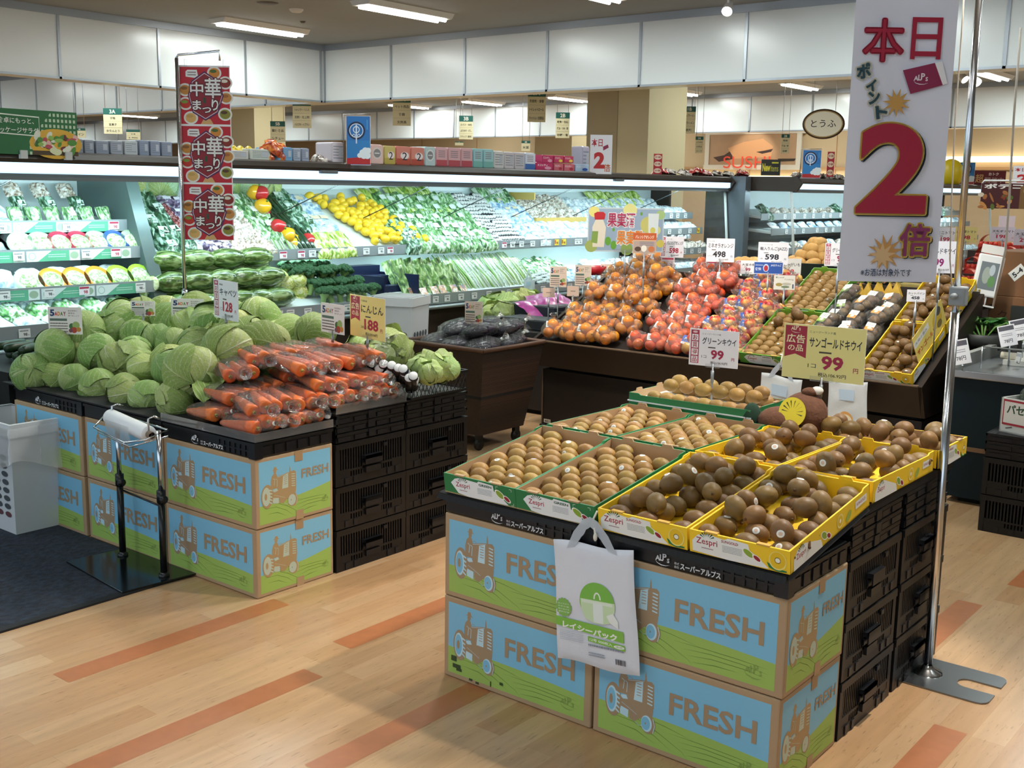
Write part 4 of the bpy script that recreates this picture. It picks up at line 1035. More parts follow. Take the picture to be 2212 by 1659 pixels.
for i, (px, py, Y, s, lb) in enumerate(((908, 800, 3.22, .052, 0), (940, 798, 3.27, .055, 0), (965, 800, 3.31, .05, 0), (930, 808, 3.2, .045, 0), (955, 788, 3.36, .05, 0), (920, 790, 3.32, .05, 0), (790, 765, 3.30, .085, 1), (842, 758, 3.36, .085, 1), (815, 775, 3.25, .075, 1))):
    P = at(px, py, y=Y); lb_ = ['pale leaf lettuce in the low black mesh basket', 'film-wrapped head lettuce behind the carrot price sign'][lb]
    LTK[i % 2](lb_, P, (-.4 + rb.uniform(-.5, .5), .3, rb.uniform(-3, 3)), s, ['lettuces in the mesh basket', 'head lettuces behind the carrots'][lb])
HW = MB(); HW.ell((0, 0, 0), (1, 1, .85), 18, 12, 0, None, lambda p: 1 + .06 * noise.noise(p * 4))
KW = Kind(tag(HW.build('lettuce_wrap', FILM), '', 'wrapper'))
for (px, py, Y, s) in ((790, 765, 3.30, .099), (842, 758, 3.36, .099), (815, 775, 3.25, .088)):
    KW('clear film wrapped round a head lettuce behind the carrots', at(px, py, y=Y), (0, 0, rb.uniform(-3, 3)), s, 'lettuce wraps')
# zucchini at the far end
Z = MB(); Z.tube([(0, -.09, 0), (0, -.085, 0), (0, -.04, .001), (0, .04, 0), (0, .085, 0), (0, .092, 0)], [.008, .019, .021, .02, .017, .006], 12); Z.tube([(0, .09, 0), (0, .108, .002)], .007, 7, 1)
KZ = Kind(tag(Z.build('zucchini', [M('#22381f', .35, vary=.15, scale=60), M('#6c7d4a', .6)]), '', 'zucchini'))
zc = at(20, 800, y=2.5)
for i in range(12):
    j = i % 6; KZ('dark green zucchini in the black bin at the far end of the cabbages', (zc.x + .02 - .045 * j + rb.uniform(-.01, .01), 2.62 + .16 * (i // 6) , .635 + .03 * (i % 2)), (0, rb.uniform(-.2, .2), rb.uniform(-.4, .4) + .4), 1.0, 'zucchini at the far end')
m = MB(); m.box((-5.28, 2.40, .56), (LX0 - 3.26 * CW, 2.95, .6)); m.box((-5.28, 2.40, 0), (LX0 - 3.26 * CW, 2.95, .56)); tag(m.build('display_bin', MATTE), 'black display bin under the zucchini, past the end of the cabbages', 'bin')

# ------------------------------------------------------------------ mat, white bins, roll stand
def mat_m():
    m = M('#252d3b', .95, vary=.6, scale=38, bump=1.0); return m
e0, e1 = at(0, 1372, z=0), at(410, 1243, z=0)
m = MB(); m.box((-8.0, -.5, 0), (-3.405, 2.362, .006), 0); m.box((-3.428, -.5, 0), (-3.395, 2.364, .0075), 1)
tag(m.build('entrance_mat', [mat_m(), M('#101318', .7)]), 'dark navy looped entrance mat with a black rubber edge', 'mat')
def bin_thing(x, y, z0, w, d, h, rz, lab, cols, face2=True):
    r = thing('trash_bin', lab, 'bin', (x, y, z0), rz)
    m = MB(); t = .08
    def wall(pts_b, pts_t): pass
    b = [(-w / 2 * .86, -d / 2 * .86), (w / 2 * .86, -d / 2 * .86), (w / 2 * .86, d / 2 * .86), (-w / 2 * .86, d / 2 * .86)]
    tp = [(-w / 2, -d / 2), (w / 2, -d / 2), (w / 2, d / 2), (-w / 2, d / 2)]
    for k in range(4):
        a0, a1, c0, c1 = b[k], b[(k + 1) % 4], tp[k], tp[(k + 1) % 4]
        i = .982
        v = [(*a0, .0), (*a1, .0), (*c1, h), (*c0, h), (a0[0] * i, a0[1] * i, .006), (a1[0] * i, a1[1] * i, .006), (c1[0] * i, c1[1] * i, h), (c0[0] * i, c0[1] * i, h)]
        m.add(v, [(0, 1, 2, 3), (5, 4, 7, 6), (3, 2, 6, 7)], 0)
    m.add([(*p_, .004) for p_ in b], [(0, 1, 2, 3)], 0)
    WB = M('#d6dade', .4, vary=.03, scale=8)
    m.build('body', WB, r)
    q = MB()
    for k in range(4):
        c0, c1 = tp[k], tp[(k + 1) % 4]; s = 1.04
        q.add([(c0[0] * s, c0[1] * s, h - .05), (c1[0] * s, c1[1] * s, h - .05), (c1[0] * s, c1[1] * s, h + .004), (c0[0] * s, c0[1] * s, h + .004), (c0[0] * .95, c0[1] * .95, h + .004), (c1[0] * .95, c1[1] * .95, h + .004)], [(0, 1, 2, 3), (3, 2, 5, 4)], 0)
    q.build('rim', M('#e2e5e8', .35), r)
    for fi in ((0, w, d, 1), (1, d, w, 1))[:2 if face2 else 1]:
        k, L, dd, _ = fi; p = Pr()
        for j in range(8):
            for i in range(cols):
                xx = (i - (cols - 1) / 2) * L * .8 / cols; yy = h * (.17 + j * .075)
                p.oval(xx, yy, L * .3 / cols, h * .026, '#4f555a' if j else '#6a4448', 18)
        sl = math.atan2(dd / 2 * .14, h)
        if k == 0: X = frame((0, -d / 2 * .86 - .001, 0), (1, 0, 0), (0, -math.sin(sl), math.cos(sl)))
        else: X = frame((w / 2 * .86 + .001, 0, 0), (0, 1, 0), (math.sin(sl), 0, math.cos(sl)))
        p.build('hole_pattern', r, X)
    return r
zt = at(28, 925, y=2.17).z
br_ = bin_thing(-4.50, 2.275, .007, .42, .225, zt, 0, 'tall white perforated bin with a clear liner, on the dark mat', 5, False)
m = MB()
def lin_(i, j):
    t = i * 2 * PI; w2, d2 = .222 + .012 * j, .122 + .012 * j; cx = max(-1, min(1, 1.5 * math.cos(t))); sx = max(-1, min(1, 1.5 * math.sin(t)))
    return (w2 * cx + .004 * noise.noise(Vector((i * 20, j * 4, 1))), d2 * sx + .004 * noise.noise(Vector((i * 22, j * 4, 5))), zt - .012 - j * (.16 + .03 * math.sin(t * 3)))
m.grid(lin_, 64, 8); m.build('bag_liner', FILM_W, br_)
P = at(862, 640, x=-4.98)
r2 = bin_thing(P.x, P.y, 0, .30, .27, P.z, .35, 'white perforated bin in front of the chiller, behind the carrot sign', 5, True)
m = MB(); m.bbox((-.13, -.12, P.z - .05), (.13, .12, P.z + .012), .02); m.build('bag_liner', FILM_W, r2)
# bag-roll stand
q1, q2 = at(266, 1206, z=0), at(355, 1251, z=0)
ang = math.atan2(q2.y - q1.y, q2.x - q1.x); sp_ = (q2 - q1).length; mid = (q1 + q2) / 2
r = thing('roll_stand', 'chrome and black two-legged stand holding a roll of clear bags', 'stand', (mid.x, mid.y, .0075), ang)
zt2 = at(344, 935, y=q2.y).z; zc2 = at(354, 1080, y=q2.y).z
m = MB(); m.bbox((-.235, -.19, 0), (.215, .13, .006), .002); m.build('base_plate', M('#0d1214', .16), r)
for s in (-1, 1):
    m = MB(); m.tube([(s * sp_ / 2, 0, .006), (s * sp_ / 2, 0, zc2)], .0125, 14); m.lathe([(.02, .006), (.02, .014), (.0125, .02)], 14, 0, T(s * sp_ / 2, 0, 0)); m.build('lower_leg', M('#131518', .3), r)
    m = MB(); m.tube([(s * sp_ / 2, 0, zc2), (s * sp_ / 2, 0, zt2 - (.012 if s < 0 else 0))], .009, 14); m.build('upper_leg', CHROME, r)
    m = MB(); m.tube([(s * sp_ / 2, 0, zc2 - .02), (s * sp_ / 2, 0, zc2 + .025)], .016, 14)
    m.tube([(s * sp_ / 2, 0, zc2), (s * sp_ / 2 + .032, -.01, zc2)], .007, 8); m.lathe([(.0, -.006), (.015, -.006), (.015, .008), (0, .010)], 12, 0, T(s * sp_ / 2 + .034, -.01, zc2) @ RY(PI / 2)); m.build('clamp_knob', M('#0e0f11', .4), r)
m = MB(); m.tube([(-sp_ / 2, 0, zc2 - .035), (sp_ / 2, 0, zc2 - .035)], .004, 8); m.build('crossbar', M('#131518', .3), r)
zb = zt2 - .01
m = MB()
L2 = sp_ / 2
m.tube([(-L2 - .05, .03, zb + .01), (L2 + .01, .03, zb + .01), (L2 + .01, -.055, zb - .012), (L2 - .06, -.10, zb - .03), (-L2 + .02, -.10, zb - .012), (-L2 - .07, -.02, zb + .004), (-L2 - .05, .03, zb + .01)], .0035, 7)
m.tube([(L2 + .012, .03, zb - .012), (L2 - .05, -.085, zb - .045), (-L2 + .03, -.09, zb - .03)], .003, 7)
for x, h_ in ((-L2 + .005, .055), (L2 - .035, .05)):
    m.tube([(x, -.02, zb - .005), (x, -.02, zb + h_), (x + .005, .0, zb + h_ + .008), (x + .012, .02, zb + h_ - .004)], .0038, 7)
m.tube([(-L2 - .01, -.02, zb + .012), (L2 - .02, -.02, zb + .0)], .003, 6)
m.build('wire_cradle', CHROME, r)
rol = thing('bag_roll', 'white roll of thin produce bags resting in the wire stand', 'roll', (mid.x, mid.y, .0075), ang)
m = MB(); RXm = T(-L2 - .012, -.02, zb + .012) @ RY(PI / 2 + .06); LL = sp_ * .93
m.lathe([(.011, 0), (.029, 0), (.03, .004), (.03, LL - .004), (.029, LL), (.011, LL)], 26, 0, RXm); m.build('roll', M('#f1f4f8', .45), rol)
m = MB(); m.lathe([(.011, -.002), (.0135, -.002), (.0135, LL + .022), (.011, LL + .022)], 16, 0, RXm); m.build('core', M('#8a7a68', .7), rol)
m = MB(); m.grid(lambda i, j: (-L2 + .02 + (LL * .62) * i + .02 * j, -.056 - .004 * math.sin(j * 3), zb + .012 - .075 * j * (.7 + .3 * math.sin(i * 2.6 + .4))), 14, 8); m.build('loose_end', FILM_W, rol)

# ------------------------------------------------------------------ hanging packs of bags
def bag_pack(o, u, v, w, h, lab, full=True):
    X = frame(o, u, v); r = thing('bag_pack', lab, 'bag pack', X=X)
    m = MB(); th = .014
    def edge(t):                                # outline with soft corners
        return t
    def fr(i, j, s):
        x, y = (i - .5) * w, (j - .5) * h; e = min(i, 1 - i, j, 1 - j); bul = (1 - math.exp(-e * 26))
        wob = .003 * noise.noise(Vector((i * 3, j * 4, s * 3)))
        return (x * (1 + .025 * math.sin(j * 5 + 1)) , y + .004 * math.sin(i * 7), s * (th / 2) * bul + wob * bul)
    m.grid(lambda i, j: fr(i, j, 1), 30, 40); m.grid(lambda i, j: fr(1 - i, j, -1), 30, 40)
    m.build('bag_body', M('#dfe3ee', .32, coat=.2, bump=.25, scale=18, vary=.02) if full else M('#dfe3e6', .3, bump=.3, scale=16, alpha=.86), r)
    m = MB(); hw, hh = w * .52, h * .16
    pts = [(-.075, h * .48 - .01, .006), (-.052, h * .5 + .03, .006), (-.022, h * .5 + .066, .006), (0, h * .5 + .076, .006), (.022, h * .5 + .066, .006), (.052, h * .5 + .03, .006), (.075, h * .48 - .01, .006)]
    k = w / .24
    def hd(i, j):
        n = len(pts) - 1; a = min(int(i * n), n - 1); t = i * n - a; p_, q_ = Vector(pts[a]), Vector(pts[a + 1]); c = p_.lerp(q_, t) ; ce = Vector((0, h * .5 + .005, .006)); d = (ce - c); 
        return tuple(Vector((c.x * k, c.y, c.z)) + (Vector((d.x * k, d.y, 0)).normalized() * .027 * j))
    m.grid(hd, 24, 2); m.build('handle', M('#c9d2de', .3, alpha=.75), r)
    p = Pr()
    if full:
        Q = lambda a, b: ((a - .5) * w, (.5 - b) * h)
        p.rect(*Q(.28, .10), *Q(.66, .085), '#aeb4c4'); p.rect(*Q(.36, .095), *Q(.56, .082), '#6a7288')
        p.z += .006
        c_ = Q(.55, .46); p.oval(*c_, .215 * w, .215 * w, '#7fc04e', 40)
        p.poly([Q(.345, .44), Q(.77, .44), Q(.765, .50), Q(.72, .60), Q(.62, .625), Q(.5, .625), Q(.40, .60), Q(.35, .52)], '#cfe6bd'); p.rect(*Q(.36, .47), *Q(.74, .445), '#e4f0dc')
        p.ring(*Q(.555, .43), .045 * w, .075 * w, .016 * w, '#eef5ea', 24, 0, PI); p.rect(*Q(.50, .62), *Q(.62, .46), '#e9f2ee')
        p.poly([Q(.66, .55), Q(.74, .52), Q(.80, .58), Q(.80, .64), Q(.70, .60)], '#f0f4f0')
        p.star(*Q(.125, .545), .105 * w, .092 * w, 16, '#86b95a')
        for k_, t in enumerate(('吊り下げて', '片手で1枚', '取り出せる', '便利な袋')): p.text(t, Q(.125, .5)[0], Q(.125, .522 + .022 * k_)[1], .012 * h, '#eef4e8', w=.14 * w, al='c')
        p.poly([Q(.02, .625), Q(.86, .655), Q(.86, .745), Q(.02, .70)], '#86c04a')
        p.text('レイシーパック', *Q(.10, .715), .06 * h, '#f4f7ef', w=.68 * w, bold=.04, rot=-.06)
        p.poly([Q(.42, .745), Q(.87, .765), Q(.87, .81), Q(.42, .785)], '#86c04a'); p.text('12号 500枚入', *Q(.44, .78), .026 * h, '#f6f8f2', w=.28 * w, bold=.03, rot=-.05); p.oval(*Q(.80, .785), .065 * w, .014 * h, '#f4f7ef', 20); p.text('透明', Q(.80, .79)[0], Q(.80, .793)[1], .016 * h, '#5c9a3c', w=.08 * w, al='c')
        p.lines(*Q(.42, .83), *Q(.86, .80), 1, '#8a93a0', 3, .5); p.lines(*Q(.06, .82), *Q(.36, .73), 6, '#c3c9d2', 4, .3); p.lines(*Q(.42, .91), *Q(.62, .87), 2, '#9aa2ae', 5, .5)
        L = []; x = .75; rr = random.Random(4)
        while x < .87: wd = rr.uniform(.004, .012); L.append((*Q(x, .93), *Q(x + wd, .885))); x += wd + rr.uniform(.004, .01)
        p.rects(L, '#30343c')
    else:
        Q = lambda a, b: ((a - .5) * w, (.5 - b) * h); p.z += .006
        p.poly([Q(.30, .17), Q(.70, .17), Q(.68, .38), Q(.32, .38)], M('#c2d6ea', .15)); 
        p.oval(*Q(.48, .76), .2 * w, .2 * w, '#d9a05a', 30); p.oval(*Q(.48, .775), .17 * w, .15 * w, '#ecdcc0', 26); p.poly([Q(.38, .86), Q(.45, .7), Q(.48, .74), Q(.56, .84), Q(.6, .9), Q(.36, .9)], '#f4efe4')
    p.build('front_print', r, T(0, 0, .0035))
    return r
A = at(1207, 1170, y=2.318); B = at(1380, 1190, y=2.318); C_ = at(1370, 1462, y=2.318); D_ = at(1195, 1415, y=2.318)
cen = (A + B + C_ + D_) / 4; u_ = (B - A) + (C_ - D_); v_ = (A - D_) + (B - C_)
bag_pack(cen, u_, v_, u_.length / 2, v_.length / 2, 'white pack of bags with green print hanging on the front of the kiwi stand')
hk = at(1292, 1148, y=2.318)
m = MB(); m.tube([(hk.x - .012, hk.y + .012, hk.z + .05), (hk.x - .016, hk.y + .0, hk.z + .03), (hk.x - .008, hk.y - .004, hk.z + .005), (hk.x, hk.y - .012, hk.z - .012)], .003, 8); m.ell((hk.x, hk.y - .012, hk.z - .012), (.006, .005, .012), 10, 6)
tag(m.build('hook', M('#e8e4d6', .4)), 'small cream hook holding the hanging bag pack', 'hook')
for i, (cx, cy, w_, h_, rz, lb) in enumerate(((1683, 868, 92, 112, -.12, 'plain white bag pack hooked on the dark wood stand behind the brown plush'), (1830, 878, 84, 112, 0.1, 'white bag pack with an orange round print, hooked on the dark wood stand'))):
    P = at(cx, cy, y=5.17); k = (P - CO).dot(FW) / F_PX
    bag_pack(P, (1, -.1, rz * .4), (0, 0, 1), w_ * k * 1.1, h_ * k, lb, False)
    m = MB(); z1 = P.z + h_ * k / 2; m.tube([(P.x, P.y + .06, z1 + .12), (P.x, P.y + .02, z1 + .13), (P.x, P.y, z1 + .09), (P.x, P.y - .012, z1 + .055), (P.x, P.y + .005, z1 + .05)], .0035, 7)
    tag(m.build('hook', M('#e4dfd0', .4)), ['cream hook above the plain white bag pack on the dark wood stand', 'cream hook above the white bag pack with orange print'][i], 'hook')
# ------------------------------------------------------------------ plain plush cushion on the kiwi stand
X = T(*at(1716, 905, y=3.36)) @ RZ(.5)
r = thing('plush_cushion', 'brown plush cushion with a yellow fruit-slice patch, between the rear kiwi trays', 'plush', X=X)
PB = M('#6e4a38', .95, vary=.12, scale=60, bump=.5)
m = MB(); m.ell((.03, .01, .018), (.075, .065, .07), 22, 14, 0, None, lambda p: 1 + .03 * noise.noise(p * 2)); m.ell((-.045, -.005, -.006), (.072, .05, .046), 20, 12); m.build('body', PB, r)
m = MB(); m.ell((.045, .0, .092), (.028, .018, .014), 12, 8, 0); m.ell((.066, .0, .096), (.02, .016, .014), 12, 8, 1); m.build('top_tuft', [PB, M('#e9e6e0', .9)], r)
p = Pr(); p.oval(0, 0, .044, .048, '#e8d534', 28)
for k in range(9): a = -.4 + k * .42; p.poly([(.012 * math.cos(a), .012 * math.sin(a)), (.034 * math.cos(a) - .002, .036 * math.sin(a)), (.034 * math.cos(a) + .002, .036 * math.sin(a) + .003)], '#3c4424')
p.build('slice_patch', r, frame((-.012, -.052, .032), (.85, -.3, .1), (.12, .22, 1)))
for (a, b, c, d) in ((-.135, .02, -.01, .036), (-.03, -.06, -.035, .03), (-.07, -.05, -.045, .028), (.03, -.06, -.04, .026)):
    m = MB(); m.ell((a, b, c), (d * .9, d * .8, d * (1.5 if a < -.1 else 1)), 14, 9); m.build('foot_pad', M('#1f3b2c', .95, vary=.15, scale=50), r)
# ------------------------------------------------------------------ price cards and posters
CRIM, PURP, NAVY = '#b5203a', '#8e2a5e', '#23242c'
def pr_price(w, h, title, price, unit, pcol=CRIM, strip=None, top='', tax='', bg='#f2f0f6'):
    p = Pr(2.5e-4); p.rect(0, 0, w, h, bg); x0 = .04
    if strip == 'red':
        x0 = .24; p.rect(.03 * w, .06 * h, .2 * w, .97 * h, '#a8304a'); p.oval(.115 * w, .915 * h, .05 * w, .03 * h, '#e8c9d0', 14)
        for i, ch in enumerate('お買得品'): p.rect(.05 * w, (.68 - .2 * i) * h, .18 * w, (.85 - .2 * i) * h, '#f6f2f5'); p.text(ch, .115 * w, (.695 - .2 * i) * h, .14 * h, '#a8304a', w=.1 * w, bold=.03, al='c')
    if strip == 'ribbon':
        x0 = .30; p.poly([(.02 * w, .38 * h), (.02 * w, .97 * h), (.29 * w, .97 * h), (.29 * w, .38 * h), (.155 * w, .45 * h)], '#a5283f')
        alps(p, .155 * w, .89 * h, .13 * w, '#f2dfc4', .03)
        p.text('広告', .155 * w, .65 * h, .16 * h, '#f6f0c4', w=.23 * w, bold=.05, al='c'); p.text('の品', .155 * w, .50 * h, .12 * h, '#f6f0c4', w=.19 * w, bold=.05, al='c')
    if top: p.text(top, (x0 + .02) * w, .86 * h, .045 * h, NAVY, w=min(.62 - x0, .045 * len(top)) * w)
    p.text(title, (x0 + (.98 - x0) / 2) * w, .60 * h, .19 * h, NAVY, w=(.93 - x0) * w, bold=.018, al='c')
    p.rect((x0 + .05 + .1) * w, .50 * h, (x0 + .3) * w, .53 * h, '#4a4034')
    p.text(price, (x0 + .14 + (.72 - x0) * .42) * w, .20 * h, .26 * h, pcol, w=.17 * w * len(price) * (.9 if x0 < .1 else .78), bold=.034, al='c')
    p.text('円', .90 * w, .19 * h, .09 * h, pcol, w=.06 * w, bold=.03, al='c')
    p.text(unit, (x0 + .02) * w, .22 * h, .07 * h, NAVY, w=.05 * len(unit) * w)
    if tax: p.text(tax, .62 * w, .07 * h, .075 * h, '#4a3a30', w=.34 * w, bold=.015, al='c')
    return p
def pr_5aday(w, h, tint='#f1ece8'):
    p = Pr(2.5e-4); p.rect(0, 0, w, h, tint)
    p.text('5', .06 * w, .66 * h, .25 * h, '#24406c', w=.14 * w, bold=.05)
    for i, (ch, c) in enumerate(zip('ADAY', ('#c8382e', '#d98a2a', '#5a8a34', '#a8304a'))): p.text(ch, (.20 + .085 * i) * w, .68 * h, .15 * h, c, w=.08 * w, bold=.05)
    p.text('毎日野菜と', .6 * w, .84 * h, .055 * h, '#5a3434', w=.28 * w); p.text('果物を', .6 * w, .75 * h, .055 * h, '#5a3434', w=.2 * w); p.text('食べましょう', .6 * w, .66 * h, .055 * h, '#5a3434', w=.32 * w)
    p.rect(.05 * w, .49 * h, .56 * w, .58 * h, '#5f7466')
    p.lines(.05 * w, .06 * h, .58 * w, .45 * h, 4, '#5a4c48', 3, .4)
    for dx, dy, r_, c in ((.70, .30, .09, '#3f6a3a'), (.82, .34, .11, '#9db56a'), (.76, .16, .09, '#b5452f'), (.90, .18, .07, '#c98a3a'), (.66, .14, .06, '#7a4a5a')): p.oval(dx * w, dy * h, r_ * w, r_ * w, c, 16)
    return p
def card(rect, f, prf, lab, cat='sign', name='price_card', base=None, dr=0.0, group=None, holder=True, thick=.0025, pole='clear', lean=0.0, roll=0.0):
    """upright card; rect = its pixels, f = forward distance, dr = turn from facing the viewer, base = height its stem stands on"""
    x0, y0, x1, y1 = rect; o = atf((x0 + x1) / 2, y1, f); k = f / F_PX / FW.dot(FH)
    w, h = (x1 - x0) * k / max(.5, math.cos(dr)), (y1 - y0) * k * .99
    u = Matrix.Rotation(dr, 3, 'Z') @ RT0
    X = frame(o - u * w / 2, u, Vector((0, 0, 1)) - lean * u.cross(Vector((0, 0, 1)))) @ RZ(roll)
    r = thing(name, lab, cat, X=X, group=group)
    m = MB(); m.box((0, 0, -thick), (w, h, 0)); m.build('card', PAPER, r)
    p = prf(w, h); p.build('print', r, Matrix.Identity(4))
    if holder:
        m = MB(); m.box((w * .36, -.004, -.006), (w * .64, h * .07, .004)); m.build('clip', CLEAR, r)
    if base is not None:
        m = MB(); inv = X.inverted(); a = inv @ Vector((o.x, o.y, o.z + .01)); b = inv @ Vector((o.x, o.y, base))
        L = o.z - base
        m.tube([a, b], .0035, 7); m.tube([a.lerp(b, .12), a.lerp(b, .32)], .006, 8); m.build('stem', M('#9aa0a6', .3, .5) if pole == 'clear' else CHROME, r)
    return r
YELC = '#efe79a'
# kiwi stand
card((1492, 712, 1587, 792), 3.85, lambda w, h: pr_price(w, h, 'グリーンキウイ', '99', '1コ', '#a5224a', 'red', 'ニュージーランド産', '税込106.92円'), 'white price card 99 yen for green kiwi, rising from the rear of the kiwi stand', base=.64, dr=-.55)
card((1700, 703, 1849, 822), 3.60, lambda w, h: pr_price(w, h, 'サンゴールドキウイ', '99', '1コ', '#a5224a', 'ribbon', 'ニュージーランド産', '税込106.92円', YELC), 'yellow price card 99 yen for gold kiwi, on a stem behind the plush', base=.64, dr=-.6)
# cabbage stand
card((451, 606, 526, 690), 4.72, lambda w, h: pr_price(w, h, 'キャベツ', '128', '1コ', CRIM, 'red', '国内産', '税込138.24円'), 'white price card 128 yen standing in the cabbages', base=.78, dr=-.9)
card((749, 640, 838, 731), 4.45, lambda w, h: pr_price(w, h, 'にんじん', '188', '3本入1袋', CRIM, 'ribbon', '千葉県産', '税込203.04円', '#f2e08a'), 'yellow price card 188 yen for carrots, on a stem', base=.70, dr=-.9)
card((689, 656, 748, 720), 4.5, pr_5aday, 'small white vegetable-a-day card on a stem left of the carrot price card', base=.70, dr=-.8)
card((106, 663, 178, 722), 4.85, pr_5aday, 'vegetable-a-day card at the outer end of the cabbage heap, nearest the bin', dr=.0, base=.7)
card((283, 650, 335, 682), 5.05, pr_5aday, 'half-hidden vegetable-a-day card behind the middle of the cabbages', base=.7)
card((371, 645, 441, 690), 5.1, pr_5aday, 'vegetable-a-day card behind the cabbages at the red banner pole', base=.7)
# wood stand, chiller side
for rect, f, lb, dr in (((1004, 651, 1042, 700), 6.3, 'small card standing over the eggplant bags in the wicker cart', -.3), ((1188, 576, 1223, 620), 7.0, 'first of the row of vegetable cards left of the oranges, on the tallest stem', -.2), ((1242, 573, 1276, 617), 7.4, 'second vegetable card from the eggplants, above the red bowl', -.2),
                        ((1297, 571, 1331, 612), 7.6, 'vegetable card just left of the fruit liquor poster stem', -.2), ((1345, 567, 1373, 606), 7.7, 'vegetable card directly under the fruit liquor poster', -.2), ((1426, 573, 1456, 603), 7.7, 'vegetable card below the Valencia orange price card', -.2)):
    card(rect, f, lambda w, h: pr_5aday(w, h, '#e9d2bf'), lb, base=.5, dr=dr)
def pr_note(w, h, bar='#c8405a', bg='#f3e6e6'):
    p = Pr(2.5e-4); p.rect(0, 0, w, h, bg); p.rect(.08 * w, .72 * h, .92 * w, .90 * h, bar); p.lines(.08 * w, .1 * h, .9 * w, .65 * h, 4, '#8a6a74', 7, .35); return p
for rect, f, lb in (((1428, 555, 1456, 577), 6.9, 'small pink note card under the Valencia orange price card'), ((1525, 563, 1554, 584), 6.7, 'small pink note card under the Minneola orange price card'),
                    ((1172, 622, 1198, 642), 7.1, 'blank pinkish tag beside the tallest vegetable card stem'), ((1225, 618, 1250, 640), 7.2, 'blank pinkish tag left of the red bowl'), ((1271, 604, 1299, 630), 7.4, 'blank pinkish tag over the red bowl')):
    card(rect, f, (lambda w, h: pr_note(w, h)) if 'note' in lb else (lambda w, h: Pr().rect(0, 0, w, h, '#efcdb8').lines(.3 * w, .4 * h, .7 * w, .6 * h, 1, '#9a8070', 2, .5)), lb, base=.53, dr=-.2)
card((1427, 512, 1475, 556), 6.9, lambda w, h: pr_price(w, h, 'バレンシアオレンジ', '598', '1パック', CRIM, 'red', 'アメリカ産', '税込645.84円'), 'white price card 598 yen for Valencia oranges, with a red strip', base=.6, dr=-.15)
card((1526, 516, 1584, 566), 6.6, lambda w, h: pr_price(w, h, 'ミネオラオレンジ', '498', '1パック', NAVY, None, 'アメリカ産', '税込537.84円'), 'white price card 498 yen for Minneola oranges', base=.6, dr=-.15)
card((1638, 524, 1700, 571), 6.3, lambda w, h: pr_price(w, h, '輸入りんご(JAZZ)', '598', '1袋', NAVY, None, 'ニュージーランド産', '税込645.84円'), 'white price card 598 yen for imported apples', base=.6, dr=-.15)
card((1591, 563, 1632, 592), 6.7, lambda w, h: pr_price(w, h, '大豆水煮', '99', '1パック', '#a5224a', 'red', '', '税込106.92円'), 'small white price card 99 yen in front of the wooden crate of potatoes', base=.6, dr=-.1)
def pr_jazz(w, h):
    p = Pr(2.5e-4); p.rect(0, 0, w, h, '#e8eaf2'); p.rect(.02 * w, .04 * h, .98 * w, .96 * h, '#2e56a6'); p.oval(.42 * w, .5 * h, .10 * w, .33 * h, '#bcd0ea', 20); p.oval(.42 * w, .47 * h, .07 * w, .24 * h, '#b8303c', 18)
    p.text('JAZZりんご', .58 * w, .62 * h, .2 * h, '#dfe8f6', w=.36 * w, bold=.03); p.text('爽快', .06 * w, .28 * h, .25 * h, '#e6ecf8', w=.2 * w, bold=.03); p.lines(.06 * w, .66 * h, .32 * w, .78 * h, 1, '#c8d4ec', 4, .5); return p
card((1629, 566, 1689, 592), 6.25, pr_jazz, 'blue apple name card with a red apple, below the apple price card', base=.6, dr=-.2)
card((1682, 559, 1728, 601), 6.55, lambda w, h: pr_price(w, h, '新じゃがいも', '198', '1袋', CRIM, None, '', '税込213.84円', '#e3e1df'), 'greyish price card 198 yen in front of the dark potato tub', base=.6, dr=-.1)
def pr_pic(w, h):
    p = Pr(2.5e-4); p.rect(0, 0, w, h, '#eeeae0'); p.text('新じゃが', .08 * w, .78 * h, .13 * h, '#5a4a3a', w=.4 * w, bold=.02); p.text('Cooking', .5 * w, .64 * h, .14 * h, '#7a6a3a', w=.42 * w)
    p.oval(.25 * w, .35 * h, .16 * w, .12 * h, '#b09a5a', 16); p.oval(.6 * w, .4 * h, .22 * w, .1 * h, '#c9c4b4', 18); p.oval(.55 * w, .2 * h, .2 * w, .08 * h, '#7d8a6a', 18); p.rect(.88 * w, .1 * h, .94 * w, .4 * h, '#40536a'); return p
card((1672, 595, 1715, 626), 6.15, pr_pic, 'small recipe card below the potato price card', base=.6, dr=-.2)
card((1782, 526, 1838, 575), 5.9, lambda w, h: pr_price(w, h, 'グリーンキウイ', '99', '1コ', '#a5224a', 'red', '', '税込106.92円'), 'white price card half hidden behind the left edge of the big banner', base=.6, dr=-.15)
card((1996, 522, 2062, 590), 5.4, lambda w, h: pr_price(w, h, 'ゴールドキウイ', '99', '1コ', '#8e2a6e', None, '', '税込106.92円', '#e6e6f0'), 'pale price card 99 yen half hidden behind the right edge of the big banner', base=.6, dr=-.1)
card((1959, 626, 1997, 652), 5.3, lambda w, h: pr_price(w, h, 'カットパイン', '458', '', NAVY, None), 'small white price card 458 yen behind the kiwi packs', base=.6, dr=-.1)
